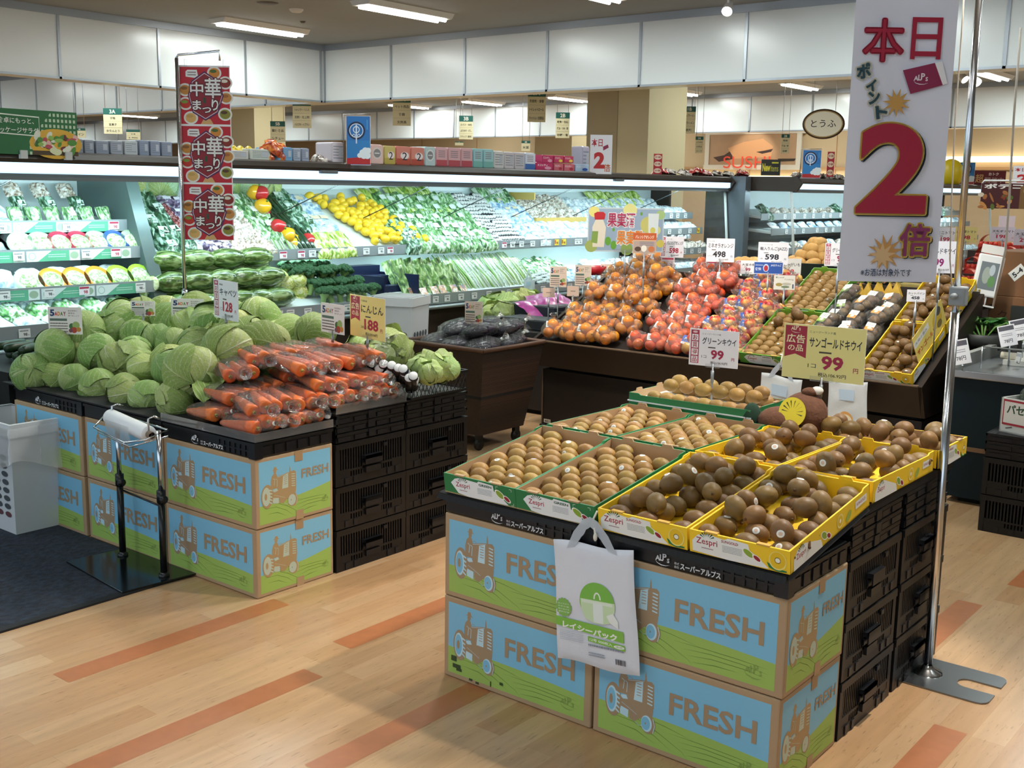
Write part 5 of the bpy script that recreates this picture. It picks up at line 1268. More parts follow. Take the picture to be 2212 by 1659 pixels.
def pr_liquor(w, h):
    p = Pr(3e-4); p.rect(0, 0, w, h, '#b9c3c6'); p.rect(.015 * w, .03 * h, .985 * w, .97 * h, '#8fa3b8')
    for cx, cy, rx, c in ((.08, .9, .07, '#d9cf7a'), (.55, .94, .09, '#d2cd86'), (.95, .85, .06, '#9db87a'), (.90, .5, .06, '#c9c98a'), (.80, .62, .11, '#bcb86a'), (.05, .12, .08, '#9aa85a'), (.52, .06, .08, '#7f9a4a'), (.96, .2, .05, '#c9bd5a')): p.oval(cx * w, cy * h, rx * w, rx * w, c, 22)
    p.poly([(.07 * w, .10 * h), (.06 * w, .55 * h), (.10 * w, .72 * h), (.20 * w, .72 * h), (.24 * w, .55 * h), (.22 * w, .10 * h)], '#d8cfbd'); p.poly([(.05 * w, .2 * h), (.06 * w, .46 * h), (.14 * w, .46 * h), (.13 * w, .18 * h)], '#7e9a4a')
    p.poly([(.09 * w, .72 * h), (.08 * w, .86 * h), (.12 * w, .9 * h), (.20 * w, .9 * h), (.23 * w, .85 * h), (.22 * w, .73 * h)], '#b5202a')
    p.poly([(.80 * w, .34 * h), (.79 * w, .88 * h), (.93 * w, .88 * h), (.92 * w, .34 * h)], '#cfd8da'); p.oval(.855 * w, .5 * h, .035 * w, .07 * h, '#c9c060', 16)
    for cx, cy in ((.27, .24), (.345, .15), (.70, .87), (.34, .5)): p.oval(cx * w, cy * h, .04 * w * (1 if cy < .3 else .4), .10 * h * (1 if cy < .3 else .4), '#5f9a34', 16)
    p.halo('果実酒', .26 * w, .56 * h, .33 * h, '#f4eef2', .012 * w, w=.36 * w, bold=.03); p.text('果実酒', .26 * w, .56 * h, .33 * h, '#a8204e', w=.36 * w, bold=.03)
    p.halo('果実酢', .385 * w, .16 * h, .33 * h, '#f4f0e6', .012 * w, w=.36 * w, bold=.03); p.text('果実酢', .385 * w, .16 * h, .33 * h, '#d97a1e', w=.36 * w, bold=.03)
    return p
card((1270, 451, 1430, 544), 6.75, pr_liquor, 'fruit liquor poster in blue-grey with pink and orange lettering, above the oranges', name='poster', base=.62, dr=-.03)
def pr_valencia(w, h):
    p = Pr(3e-4); p.rect(0, 0, w, h, '#d9b494'); p.rect(.03 * w, .05 * h, .97 * w, .6 * h, '#b9a49a'); p.rect(0, .66 * h, w, h, '#c8602e'); p.text('バレンシアオレンジ', .5 * w, .72 * h, .17 * h, '#f6e8dc', w=.8 * w, bold=.03, al='c')
    p.lines(.3 * w, .38 * h, .9 * w, .6 * h, 3, '#5a6a8a', 4, .35); p.oval(.48 * w, .25 * h, .12 * w, .16 * h, '#f2ece0', 18); p.oval(.8 * w, .22 * h, .14 * w, .15 * h, '#c97a4a', 16); p.oval(.22 * w, .22 * h, .14 * w, .12 * h, '#5a4434', 16); return p
card((1367, 504, 1416, 548), 6.55, pr_valencia, 'orange-topped picture card overlapping the corner of the fruit liquor poster', base=.6, dr=-.05)
# small plates with price numbers further back, right of the banner
for rect, f, t, pc, bg, lb in (((2022, 492, 2062, 530), 7.5, 'ミニトマト', '199', '#e6e4ea', 'price card 199 behind the pole, just right of the big banner'), ((2063, 491, 2108, 524), 7.4, 'お買得トマト', '198', '#e9d98a', 'yellow price card 198 yen right of the pole, with an orange top'),
                               ((2140, 491, 2190, 521), 7.4, '天然ポトマト', '198', '#dcd6e0', 'lilac price card 198 yen above the tomato packs'), ((2190, 496, 2240, 530), 7.3, '大玉トマト', '298', '#dcd8e2', 'price card for large tomatoes cut by the frame edge')):
    card(rect, f, lambda w, h, t=t, pc=pc, bg=bg: pr_price(w, h, t, pc, '', CRIM, None, '', '', bg), lb, base=.6, dr=-.1)
card((2157, 467, 2191, 493), 7.6, lambda w, h: Pr().rect(0, 0, w, h, '#ece4ea'), 'blank white card above the lilac price card', base=.6)

# ------------------------------------------------------------------ red festival banner on its pole
Pb = at(400, 655, y=3.30); fb = (Pb - CO).dot(FH); kz = fb / F_PX / FW.dot(FH)
Pt = atf(381, 125, fb)
r = thing('banner_stand', 'chrome pole stand rising out of the cabbages, holding the red banner', 'stand', (Pb.x, Pb.y, .60))
m = MB(); base = Vector((Pb.x, Pb.y, .60)); hk_ = atf(474, 110, fb) - base; tp = Pt - base
m.tube([(0, 0, 0), tp], .0085, 12); m.tube([tp.lerp(Vector((0, 0, 0)), .78), tp.lerp(Vector((0, 0, 0)), .80)], .014, 12); m.build('pole', CHROME, r)
m = MB(); m.tube([tp, tp + Vector((0, 0, .012)) + (hk_ - tp) * .04, hk_, hk_ + Vector((0, 0, -.045))], .0055, 10); m.build('top_arm', CHROME, r)
m = MB(); m.lathe([(0, 0), (.11, 0), (.11, .006), (.012, .012)], 24); m.build('foot', BLACK, r)
def tile(w, h):
    p = Pr(3e-4); p.rect(0, 0, w, h, '#c21c30')
    dishes = [(.70, .90, '#d98a34', '#4f6a2a'), (.92, .73, '#8a2a1e', '#e8e0d0'), (.93, .47, '#c98a44', '#a8642a'), (.90, .18, '#8f8a34', '#5a3a20'), (.20, .11, '#e0b06a', '#caa05a'), (.10, .36, '#c8301e', '#7f9a3a'), (.10, .60, '#c9883a', '#8a5a2a')]
    for cx, cy, c1, c2 in dishes: p.oval(cx * w, cy * h, .145 * w, .115 * h, '#ecebe8', 22)
    for cx, cy, c1, c2 in dishes: p.oval(cx * w, cy * h, .11 * w, .085 * h, c1, 18); p.oval((cx - .02) * w, (cy + .03) * h, .07 * w, .03 * h, c2, 14)
    p.poly([(.40 * w, 0), (.66 * w, 0), (.60 * w, .09 * h), (.46 * w, .09 * h)], '#d9a870')
    p.poly([(.12 * w, .83 * h), (.12 * w, .92 * h), (.16 * w, .95 * h), (.35 * w, .95 * h), (.37 * w, .85 * h), (.3 * w, .81 * h)], '#efeef0'); p.lines(.16 * w, .84 * h, .33 * w, .93 * h, 2, '#6a3a3a', 2, .4)
    hexa = lambda s: [(.5 * w + (a - .5) * w * s, .5 * h + (b - .5) * h * s) for a, b in ((.5, .93), (.80, .76), (.88, .50), (.76, .20), (.5, .06), (.24, .20), (.15, .50), (.23, .76))]
    p.poly(hexa(1.0), '#5a2258'); p.poly(hexa(.93), '#e6d6dc'); p.poly(hexa(.90), '#8f1c2a')
    for b, c in ((.02, '#5a1020'), (.022, '#f0eeee')):
      for TXT in ((lambda *a, **k: p.halo(*a[:5], .02 * w, **k)) if c == '#5a1020' else p.text,):
        TXT('中', .20 * w, .49 * h, .25 * h, c, w=.27 * w, bold=b);TXT('華', .50 * w, .46 * h, .35 * h, c, w=.33 * w, bold=b)
        TXT('ま', .24 * w, .25 * h, .17 * h, c, w=.18 * w, bold=b); TXT('つ', .44 * w, .20 * h, .10 * h, c, w=.18 * w, bold=b); TXT('り', .63 * w, .24 * h, .20 * h, c, w=.14 * w, bold=b)
    p.rect(.46 * w, .37 * h, .51 * w, .47 * h, '#2e4a34')
    return p
q0, q1, q2_ = atf(388, 140, fb), atf(490, 131, fb), atf(405, 518, fb); 
u_ = (q1 - q0); wB = u_.length * 1.04; hB = (q0.z - q2_.z) 
rb_ = thing('banner', 'red three-panel Chinese food festival banner clipped to the pole over the cabbages', 'banner', X=frame(q2_ + Vector((-.018, 0, 0)), Vector((u_.x, u_.y, 0)), Vector((0, 0, 1))))
tw, th_ = wB, hB / 3
m = MB(); m.box((-.004, 0, -.001), (tw + .004, hB, 0)); m.build('sheet', PAPER, rb_)
tm = tile(tw, th_ * .965)
tme = tm.mesh('festival_panel')
for i in range(3): link('festival_panel', tme, rb_, X=T(.0, th_ * i + .002, 0))
m = MB()
for x in (.10, .88): m.box((tw * x, hB - .008, -.005), (tw * x + .012, hB + .028, .005))
m.build('clip', CLEAR, rb_)

# ------------------------------------------------------------------ big white banner and its pole
pb = at(2003, 1455, z=0); pt = at(2115, 0, y=pb.y + .02); pt = pb + (pt - pb) * 1.12
pole_ = r = thing('banner_pole', 'tall chrome pole with a flat steel foot beside the kiwi stand', 'pole', pb)
dv = pt - pb; jn = .50
m = MB(); m.tube([(0, 0, .004), dv * jn], .0125, 16); m.build('lower_tube', CHROME, r)
m = MB(); m.tube([dv * jn, dv], .010, 16); m.build('upper_tube', CHROME, r)
j_ = at(2066, 640, y=pb.y).z / dv.z
m = MB(); m.bbox((-.018, -.016, -.028), (.03, .016, .028), .005, 0, T(*(dv * j_))); m.tube([dv * j_ + Vector((.0, -.03, 0)), dv * j_ + Vector((.0, .03, 0))], .009, 10); m.build('clamp', M('#8f979c', .45), r)
m = MB(); m.lathe([(.045, 0.004), (.042, .010), (.02, .018), (.0135, .03)], 20); m.build('collar', CHROME, r)
def plate():
    o = []; hx, hy, rr = .15, .115, .03
    for cx, cy, a0 in ((hx - rr, -hy + rr, -90), (hx - rr, -.035 - .005, 0)): o += [(cx + rr * math.cos(math.radians(a0 + t)), cy + rr * math.sin(math.radians(a0 + t))) for t in (0, 30, 60, 90)] if a0 == -90 else []
    o += [(hx, -.032)] + [(hx - .085 - .03 * math.sin(math.radians(t)), -.032 * math.cos(math.radians(t))) for t in range(0, 181, 20)] + [(hx, .032)]
    o += [(hx - rr + rr * math.cos(math.radians(t)), hy - rr + rr * math.sin(math.radians(t))) for t in (0, 30, 60, 90)]
    o += [(-hx + rr + rr * math.cos(math.radians(t)), hy - rr + rr * math.sin(math.radians(t))) for t in (90, 120, 150, 180)]
    o += [(-hx + rr + rr * math.cos(math.radians(t)), -hy + rr + rr * math.sin(math.radians(t))) for t in (180, 210, 240, 270)]
    return o
m = MB(); m.prism(plate(), 0, .005, 0, T(.055, 0, 0)); m.build('foot_plate', M('#7d8184', .3, .9), r)
fB = 3.02
o_ = atf(1811, 607, fB); e_ = atf(2017, 607, fB); tpz = atf(1850, -70, fB).z
uB = Vector((e_.x - o_.x, e_.y - o_.y, 0)); wB2 = uB.length; hB2 = tpz - o_.z
XB = frame(o_, uB, (0, 0, 1)); XI = XB.inverted()
def L_(px, py): v = XI @ atf(px, py, fB); return (v.x, v.y)
bn = thing('banner', 'big white point-day banner with a huge crimson 2, hanging beside the chrome pole', 'banner', X=XB)
def cl(i, j):
    return (wB2 * (i * 1.035 - .005), hB2 * j, .006 * math.sin(i * 5 + j * 3) * .5 - .004)
m = MB(); m.grid(cl, 16, 40)
def vinyl():
    m_ = M('#e6e8f7', .28, coat=.35, bump=.18, scale=7, vary=.015); return m_
sh = m.build('sheet', vinyl(), bn)
p = Pr(4e-4); p.z = .0012
CR2 = M('#a81f3c', .3, coat=.3)
def tx(s, x0, y0, x1, y1, m_, b, rot=0.0, halo=0):
    a, c = L_(x0, y1), L_(x1, y0); q = (s, a[0], a[1], c[1] - a[1], m_)
    p.halo(*q, halo * fB / F_PX, w=c[0] - a[0], bold=b, rot=rot) if halo else p.text(*q, w=c[0] - a[0], bold=b, rot=rot)
tx('本', 1863, 42, 1955, 131, CR2, 0, 0, 3); tx('本', 1863, 42, 1955, 131, CR2, 0); tx('日', 1965, 38, 2038, 128, CR2, .05)
for s, x, y, sz in (('ポ', 1851, 172, 33), ('イ', 1871, 200, 26), ('ン', 1876, 227, 28), ('ト', 1892, 258, 28)):
    tx(s, x, y - sz, x + sz, y, '#d9d6c9', .045, .15, 4); tx(s, x, y - sz, x + sz, y, '#1f4450', .045, .15)
p.poly([L_(1950, 152), L_(2019, 136), L_(2036, 184), L_(1966, 203)], M('#8f2a52', .3, coat=.3)); p.poly([L_(2019, 136), L_(2035, 133), L_(2046, 180), L_(2036, 184)], '#f2f1f6')
c_ = L_(1990, 174); alps(p, c_[0], c_[1], .040, '#f0e2ea', .03)
def st(cx, cy, r0, n, c): a = L_(cx, cy); kk = fB / F_PX; p.star(a[0], a[1], r0 * .45 * kk, r0 * kk, n, c, .2)
st(1936, 222, 30, 11, '#c99a52'); st(1912, 545, 40, 12, '#c9975a'); st(1905, 552, 30, 9, '#dcb98a')
p.stroke([L_(1862, 215), L_(1893, 258)], .003, '#d8c49a', True); p.stroke([L_(1936, 250), L_(1930, 262)], .003, '#d8c49a', True)
for dx, dy, g, c in ((4, 3, 4, '#26323c'), (0, 0, 4, '#d9b45a'), (0, 0, 0, CR2)): tx('2', 1847 + dx, 268 + dy, 2012 + dx, 460 + dy, c, .03, 0, g)
for dx, g, c in ((2, 4, '#26323c'), (0, 4, '#dcb65c'), (0, 0, M('#8c3468', .3, coat=.3))): tx('倍', 1940 + dx, 484 + dx, 2011 + dx, 553 + dx, c, .03, 0, g)
tx('※お酒は対象外です', 1858, 581, 1968, 596, '#3a4a66', .01)
p.build('lettering', bn, Matrix.Identity(4))
m = MB(); a = L_(1850, -70)
m.tube([(-.01, hB2, 0), (wB2 * 1.06, hB2, 0)], .006, 8); m.build('top_rod', CHROME, bn)
m = MB(); aw = XB @ Vector((wB2 * .5, hB2, 0)); zc_ = pb + dv * min(1.0, (aw.z - .0) / dv.z)
m.tube([aw - pb, zc_ - pb], .006, 8); m.build('banner_arm', CHROME, pole_)
for pts, f, rad, lb in ((((2083, -20), (2078, 60), (2063, 260), (2056, 420), (2052, 560), (2058, 640), (2066, 690)), 3.35, .0022, 'thin beige cord hanging between the big banner and the pole'), (((2205, 60), (2190, 250), (2180, 430), (2172, 540), (2145, 662)), 4.2, .0042, 'white cord hanging in front of the brown cardboard boxes')):
    m = MB(); m.tube([atf(*q, f) for q in pts], rad, 7); tag(m.build('rope', M('#b8ada0', .7)), lb, 'cord')
# ------------------------------------------------------------------ dark wood fruit stand
DW = M('#241913', .45, vary=.18, scale=9)
DWE = M('#6a5644', .5)
DW2 = M('#1d1511', .5, vary=.15, scale=9)
BS, BY, BZ = .46, 5.25, .545                        # slope of the bed, its front edge
st_ = thing('fruit_stand', 'long dark wood fruit stand with a sloping bed of oranges, apples and kiwi', 'stand', (0, 0, 0))
m = MB(); X0, X1 = -4.03, -1.76
m.box((X0, 5.32, 0.03), (X1, 6.32, .365), 0); m.box((X0, 5.316, .035), (X0 + .006, 5.32, .365), 1); m.box((X0, 5.30, 0.0), (X1, 5.34, .03), 2)
m.box((X0 + .02, 5.36, .365), (X1 - .02, 6.3, .385), 2)
m.build('base_cabinet', [DW2, DWE, MATTE], st_)
m = MB(); f = MB()
yz = lambda L: [(a, b) for a, b in L]
XM = Matrix(((0, 0, 1, 0), (1, 0, 0, 0), (0, 1, 0, 0), (0, 0, 0, 1)))
m.add([(X0, 5.30, .385), (X1, 5.30, .385), (X1 + .02, 5.225, .545), (X0 - .02, 5.225, .545), (X0, 5.325, .385), (X1, 5.325, .385), (X1 + .02, 5.25, .545), (X0 - .02, 5.25, .545)], [(0, 1, 2, 3), (5, 4, 7, 6), (3, 2, 6, 7), (0, 3, 7, 4), (1, 5, 6, 2)], 0)
m.build('front_panel', [DW], st_)
m = MB()
for x, s in ((X0, -1), (X1, 1)):
    m.prism([(5.30, .385), (5.225, .545), (6.06, .93), (6.06, .385)], min(x, x + s * .02), max(x, x + s * .02), 0, XM)
m.box((X0, 6.04, .385), (X1, 6.06, .94), 0); m.build('side_panel', [DW], st_)
m = MB(); m.prism([(5.26, .53), (6.04, .89), (6.04, .87), (5.26, .51)], X0, X1, 0, XM); m.build('bed', [DW2], st_)
m = MB(); m.box((X0, 5.224, .544), (X1, 5.252, .550)); m.build('front_lip', DWE, st_)
p = Pr(3e-4); p.rect(0, 0, .05, .022, '#cfc6b4'); p.text('601', .025, .004, .014, '#2a2420', w=.036, bold=.03, al='c'); p.build('number_plate', st_, frame((X0 + .02, 5.3155, .04), (1, 0, 0), (0, 0, 1)))
m = MB(); m.box((X0, 6.06, .84), (-2.45, 6.95, .86)); m.box((X0 + .05, 6.1, .365), (-2.5, 6.9, .84)); m.box((-2.45, 6.06, .84), (X1, 6.34, .86)); m.box((-2.45, 6.1, .365), (X1 - .05, 6.3, .84)); m.build('rear_table', DW2, st_)
def bed(px, py, h):
    """where a pixel meets the plane h above the sloping bed"""
    r = FW + RT * ((px - IW / 2) / F_PX) - UP * ((py - IH / 2) / F_PX); c0 = BZ - BS * BY + h
    t = (c0 - CAM_H) / (r.z - BS * r.y); return CO + r * t
def zb(y): return BZ - .01 + BS * (y - BY)
SB = math.atan(BS)
# oranges and red oranges in film bags
def fruit_bag(name, fruit_me, r_, n, seed, tagcol, prt):
    rt = thing(name, '', 'fruit bag'); rr = random.Random(seed)
    pos = [(-.9, -.5, 0), (.9, -.55, 0), (0, .75, 0), (-.05, 0, 1.25), (1.25, .9, .1), (-1.2, .9, .15)][:n]
    for a, b, c in pos:
        X = T(a * r_ * 1.02, b * r_ * 1.05, c * r_ * .92 + r_ * .9) @ RZ(rr.uniform(-3, 3)) @ RX(rr.uniform(-1, 1)); link(fruit_me.name, fruit_me, rt, X=X)
    m = MB(); m.ell((0, .1 * r_, r_ * 1.15), (r_ * 2.3, r_ * 2.05, r_ * 1.5), 24, 14, 0, None, lambda p: 1 + .13 * noise.noise(Vector((p.x * 3 + seed, p.y * 3, p.z * 3))))
    m.lathe([(.03, 0), (.007, .02), (.024, .05)], 10, 0, T(.2 * r_, .5 * r_, r_ * 2.35)); m.build('plastic_bag', FILM, rt)
    p = Pr(2e-4); prt(p); p.build('label', rt, T(-.02 + rr.uniform(-.01, .01), -r_ * .35, r_ * 2.32) @ RX(.75) @ RZ(rr.uniform(-.3, .3)))
    return Kind(rt)
def fruit_me(name, hexc, r_, sq=.95, stem=True, second=None):
    m = MB(); m.ell((0, 0, 0), (r_, r_, r_ * sq), 16, 10)
    if stem: m.ell((0, 0, r_ * sq * .985), (r_ * .12, r_ * .12, r_ * .05), 8, 5, 1)
    mm = M(hexc, .38, vary=.05, scale=120, bump=.12, objvar=.06, hue=.008)
    if second:
        n, l = mm.node_tree.nodes, mm.node_tree.links
    return m.mesh(name, [mm, M('#6f6a30', .6)])
def apple_me():
    m = MB()
    prof = [(.0, -.026), (.010, -.030), (.020, -.028), (.031, -.014), (.035, .004), (.032, .02), (.022, .030), (.012, .0305), (.004, .024), (.0, .022)]
    m.lathe(prof, 18); m.tube([(0, 0, .022), (.003, 0, .036)], .0016, 5, 1)
    mm = bpy.data.materials.new('apple_skin'); mm.use_nodes = True; n, l = mm.node_tree.nodes, mm.node_tree.links; b = n['Principled BSDF']
    tc = n.new('ShaderNodeTexCoord'); nz = n.new('ShaderNodeTexNoise'); nz.inputs['Scale'].default_value = 22; mp = n.new('ShaderNodeMapping'); mp.inputs['Scale'].default_value = (1, 1, .3); l.new(tc.outputs['Object'], mp.inputs[0]); l.new(mp.outputs[0], nz.inputs[0])
    cr = n.new('ShaderNodeValToRGB'); cr.color_ramp.elements[0].position = .42; cr.color_ramp.elements[0].color = lin('#b8262e'); cr.color_ramp.elements[1].position = .62; cr.color_ramp.elements[1].color = lin('#e8b45a')
    l.new(nz.outputs['Fac'], cr.inputs[0]); l.new(cr.outputs[0], b.inputs['Base Color']); b.inputs['Roughness'].default_value = .28
    return m.mesh('apple', [mm, M('#4a3a24', .7)])
def lab_white(p): p.rect(-.026, -.02, .026, .02, '#f0efec'); p.lines(-.02, -.014, .02, .012, 3, '#5a5a60', 3, .5)
def lab_blue(p): p.rect(-.028, -.022, .028, .016, '#2c4fa0'); p.text('JAZZ', 0, -.006, .012, '#e6ecf8', w=.034, bold=.04, al='c'); p.rect(-.028, -.034, .028, -.022, '#e9e4ee')
OR_, RO_, AP_ = fruit_me('orange', '#ee9224', .034), fruit_me('orange', '#e8622c', .032, .98), apple_me()
KO = [fruit_bag('orange_bag', OR_, .034, 5, s, None, lab_white) for s in (1, 2, 3)]
KR_ = [fruit_bag('orange_bag', RO_, .032, 5, s, None, lab_white) for s in (4, 5)]
KA = [fruit_bag('apple_bag', AP_, .035, 5, s, None, lab_blue) for s in (6, 7, 8)]
ro = random.Random(31)
def fill(K, x0, x1, y0, y1, sx, sy, lab, grp, lift, jit=.012, heap=0.0, facing=True):
    n = 0; j = 0; y = y0
    while y <= y1:
        x = x0 + (sx / 2 if j % 2 else 0)
        while x <= x1:
            hh = lift + heap * max(0, math.sin(PI * (x - x0 + .05) / (x1 - x0 + .1)))
            K[ro.randrange(len(K))](lab, (x + ro.uniform(-jit, jit), y + ro.uniform(-jit, jit), zb(y) + hh), (SB * .8 + ro.uniform(-.15, .15), ro.uniform(-.15, .15), ro.uniform(-.5, .5)), ro.uniform(.94, 1.06), grp); n += 1
            x += sx
        y += sy; j += 1
    return n
fill(KO, -3.94, -3.46, 5.31, 6.0, .125, .108, 'bag of yellow-orange oranges with white label, chiller-side end of the wood stand', 'orange bags on the wood stand', .012)
fill(KO, -3.87, -3.5, 5.62, 6.0, .15, .125, 'upper bag of oranges heaped on the others at the chiller-side end', 'upper orange bags on the wood stand', .082)
fill(KR_, -3.34, -3.1, 5.30, 6.0, .118, .105, 'film bag of deep red-orange oranges between the oranges and apples', 'red orange bags on the wood stand', .012)
fill(KR_, -3.33, -3.1, 5.75, 6.0, .14, .12, 'upper bag of deep red-orange oranges at the back of the bed', 'upper red orange bags on the wood stand', .075)
fill(KA, -2.99, -2.72, 5.30, 6.0, .118, .10, 'film bag of red and yellow apples with a blue label on the wood stand', 'apple bags on the wood stand', .012)
# lime and yellow trays on the wood stand
def on_bed(x, y): return T(x, y, zb(y) + .012) @ RX(SB)
tl = [(-2.70, 5.27, 'lime', 'front lime-green kiwi tray on the wood stand, behind the green kiwi price card'), (-2.70, 5.715, 'lime', 'rear lime-green kiwi tray on the wood stand, beside the apples'),
      (-2.055, 5.25, 'yellow', 'front yellow kiwi tray at the corner of the wood stand'), (-2.055, 5.69, 'yellow', 'rear yellow kiwi tray on the wood stand, beside the upright yellow card')]
SM = MB(); kpos = []
for (x, y, k, lb) in tl:
    X = on_bed(x, y); s = 1.0
    tray(k, X, lb)
    if k == 'lime':
        for j in range(9):
            for i in range(4): kpos.append((X @ T(.038 + .062 * i + ro.uniform(-.003, .003), .036 + .049 * j, .036) @ RZ(ro.uniform(-.25, .25)), 0))
        if y < 5.5:
            for i in range(5): kpos.append((X @ T(ro.uniform(.05, .2), ro.uniform(.30, .44), .075) @ RZ(ro.uniform(-3, 3)) @ RY(ro.choice([.2, 1.2])), 1))
    else:
        for j in range(7):
            for i in range(4): kpos.append((X @ T(.038 + .062 * i + ro.uniform(-.005, .005), .040 + .062 * j, .036) @ RZ(ro.uniform(-.6, .6)), 1))
        for i in range(7): kpos.append((X @ T(ro.uniform(.05, .21), ro.uniform(.06, .42), .076) @ RZ(ro.uniform(-3, 3)), 1))
for X, g in kpos: SM.ell((0, 0, 0), (.0325, .0255, .025), 12, 8, g, X)
for k, (X, g) in enumerate(kpos):
    if k % 7 == 3: SM.ell((0, -.012, .0215), (.008, .006, .004), 8, 5, 2, X)
o = SM.build('kiwi', [KG, KY, M('#e9ebe6', .4)]); tag(o, 'brown kiwi fruit filling the four trays on the dark wood stand', 'kiwi', None, 'stuff')
# film packs of kiwi between the trays
KK = MB(); KK.ell((0, 0, 0), (.031, .0245, .0245), 12, 8); KKM = KK.mesh('fruit', [KY])
def kiwi_pack(col, seed):
    r = thing('kiwi_pack', '', 'kiwi pack')
    for k, y in enumerate((-.052, 0, .052)): link('fruit', KKM, r, X=T(0, y, .024) @ RZ(.2 * (k - 1)))
    link('plastic_bag', bag_hull(.05, .088, .034, seed, .14, 20, 12, False), r, X=T(0, 0, .024))
    p = Pr(2e-4); p.rect(-.022, -.035, .022, .035, '#ecebe6'); p.rect(-.022, -.035, .022, -.006, col); p.oval(0, -.016, .010, .010, '#f3ead2', 14); p.lines(-.016, .004, .016, .028, 3, '#6a6a6a', 2, .4); p.build('label', r, T(-.012, 0, .0575) @ RX(.1))
    return Kind(r)
KPK = [kiwi_pack('#d98a2a', 1), kiwi_pack('#d98a2a', 2), kiwi_pack('#8fb04a', 3)]
for j in range(7):
    for i in range(3):
        y = 5.30 + .098 * j; x = -2.37 + .115 * i + ro.uniform(-.01, .01)
        KPK[2 if i == 0 else ro.randrange(2)]('film pack of three kiwi with a printed label, between the lime and yellow trays', (x, y, zb(y) + .02 + (.03 if (i + j) % 3 == 0 else 0)), (SB + ro.uniform(-.1, .1), ro.uniform(-.2, .2), ro.uniform(-.3, .3)), 1.0, 'kiwi packs between the lime and yellow trays')
def pr_goldcard(w, h):
    p = Pr(3e-4); p.rect(0, 0, w, h, '#e8cf6a'); p.poly([(0, .55 * h), (.5 * w, .62 * h), (.5 * w, .85 * h), (0, .8 * h)], '#e9e4dc'); p.text('太陽の恵み', .04 * w, .64 * h, .11 * h, '#3a4a6a', w=.4 * w)
    p.text('サンゴールド', .04 * w, .22 * h, .22 * h, '#c8641e', w=.62 * w, bold=.05); p.oval(.76 * w, .52 * h, .16 * w, .3 * h, '#d8b23a', 22); p.oval(.84 * w, .76 * h, .08 * w, .16 * h, '#5a5244', 16); p.oval(.80 * w, .30 * h, .08 * w, .14 * h, '#7a6a3a', 16); return p
a, b = at(1985, 800, y=5.30), at(2045, 690, y=5.62)
rg = thing('yellow_card', 'yellow kiwi card standing along the aisle-side edge of the yellow trays', 'sign', X=frame((-1.80, 5.33, zb(5.33) + .07), (0, 1, BS), (-.15, 0, 1)))
m = MB(); m.box((0, 0, -.002), (.40, .13, 0)); m.build('card', M('#e8cf6a', .5), rg); pr_goldcard(.40, .13).build('print', rg, Matrix.Identity(4))
pr_goldcard(.40, .13).build('print', rg, frame((.40, 0, -.002), (-1, 0, 0), (0, 1, 0)))
# goods on the rear table
GAR = M('#e6dcc6', .7, vary=.08, scale=30, objvar=.06)
m = MB(); m.ell((0, 0, .024), (.03, .03, .024), 12, 8, 0, None, lambda p: 1 + .06 * math.cos(6 * math.atan2(p.y, p.x))); m.tube([(0, 0, .045), (.002, 0, .065)], .005, 6)
KGA = Kind(tag(m.build('garlic', GAR), '', 'garlic'))
for i in range(26): KGA('white garlic bulb behind the apples at the back of the wood stand', (-3.55 + .085 * (i % 13) + ro.uniform(-.01, .01), 6.13 + .08 * (i // 13), .862 + .0), (ro.uniform(-.4, .4), ro.uniform(-.4, .4), 0), 1.15, 'garlic bulbs at the back of the wood stand')
SHB = uvmesh('leafy_bundle', [((lambda k: (lambda u, v: Vector((u * .018 * (1 - .6 * v) + .05 * math.sin(k * 2.1), (v - .5) * .22 + .02 * math.cos(k * 3.7), .02 + .012 * (k % 3) + .02 * math.sin(v * 3 + k)))))(k), 3, 8, 0) for k in range(9)], [LETM])
KSH = Kind(tag(link('ginger_shoots', SHB), '', 'vegetable'))
for i in range(6): KSH('bundle of pale green shoots at the back of the wood stand', (-3.0 + .13 * i, 6.12 + .05 * (i % 2), .865), (0, 0, ro.uniform(.6, 2.0)), 1.0, 'green shoots at the back of the wood stand')
# stump of black basket sides etc: wooden crate of potatoes
POT = M('#c79a58', .75, vary=.12, scale=40, bump=.2, objvar=.06)
m = MB(); m.ell((0, 0, 0), (.052, .038, .034), 12, 8, 0, None, lambda p: 1 + .1 * noise.noise(p * 2 + Vector((3, 1, 0)))); PTM = m.mesh('potato', [POT])
KP = Kind(tag(link('potato', PTM), '', 'potato'))
cp = at(1640, 612, y=6.45)
r = thing('wooden_crate', 'open wooden crate of potatoes behind the apples, with a dark green lining', 'crate', (cp.x, 6.45, .861), .15)
m = MB()
for x in (-.17, .155): 
    for y in (-.12, .105): m.box((x, y, 0), (x + .015, y + .015, .15))
for y in (-.12, .11): m.box((-.17, y, .005), (.17, y + .01, .02)); m.box((-.17, y, .12), (.17, y + .01, .14))
m.build('wood_frame', M('#a8854f', .6), r); m = MB(); m.box((-.16, -.108, .004), (.16, .108, .11)); m.build('lining', M('#24443f', .5), r)
for i in range(9): KP('potato in the open wooden crate behind the apples', (cp.x - .12 + .06 * (i % 5), 6.40 + .08 * (i // 5), .861 + .135), (ro.uniform(-.4, .4), 0, ro.uniform(-2, 2)), 1.0, 'potatoes in the wooden crate')
ct = at(1745, 615, y=6.5)
r = thing('potato_tub', 'big dark tub heaped with potatoes, just left of the big banner', 'tub', (ct.x + .02, 6.55, .861))
m = MB(); m.lathe([(.0, 0), (.12, 0), (.17, .06), (.195, .15), (.20, .155), (.19, .15), (.165, .06), (0, .02)], 28); m.build('tub', M('#2f3a35', .4), r)
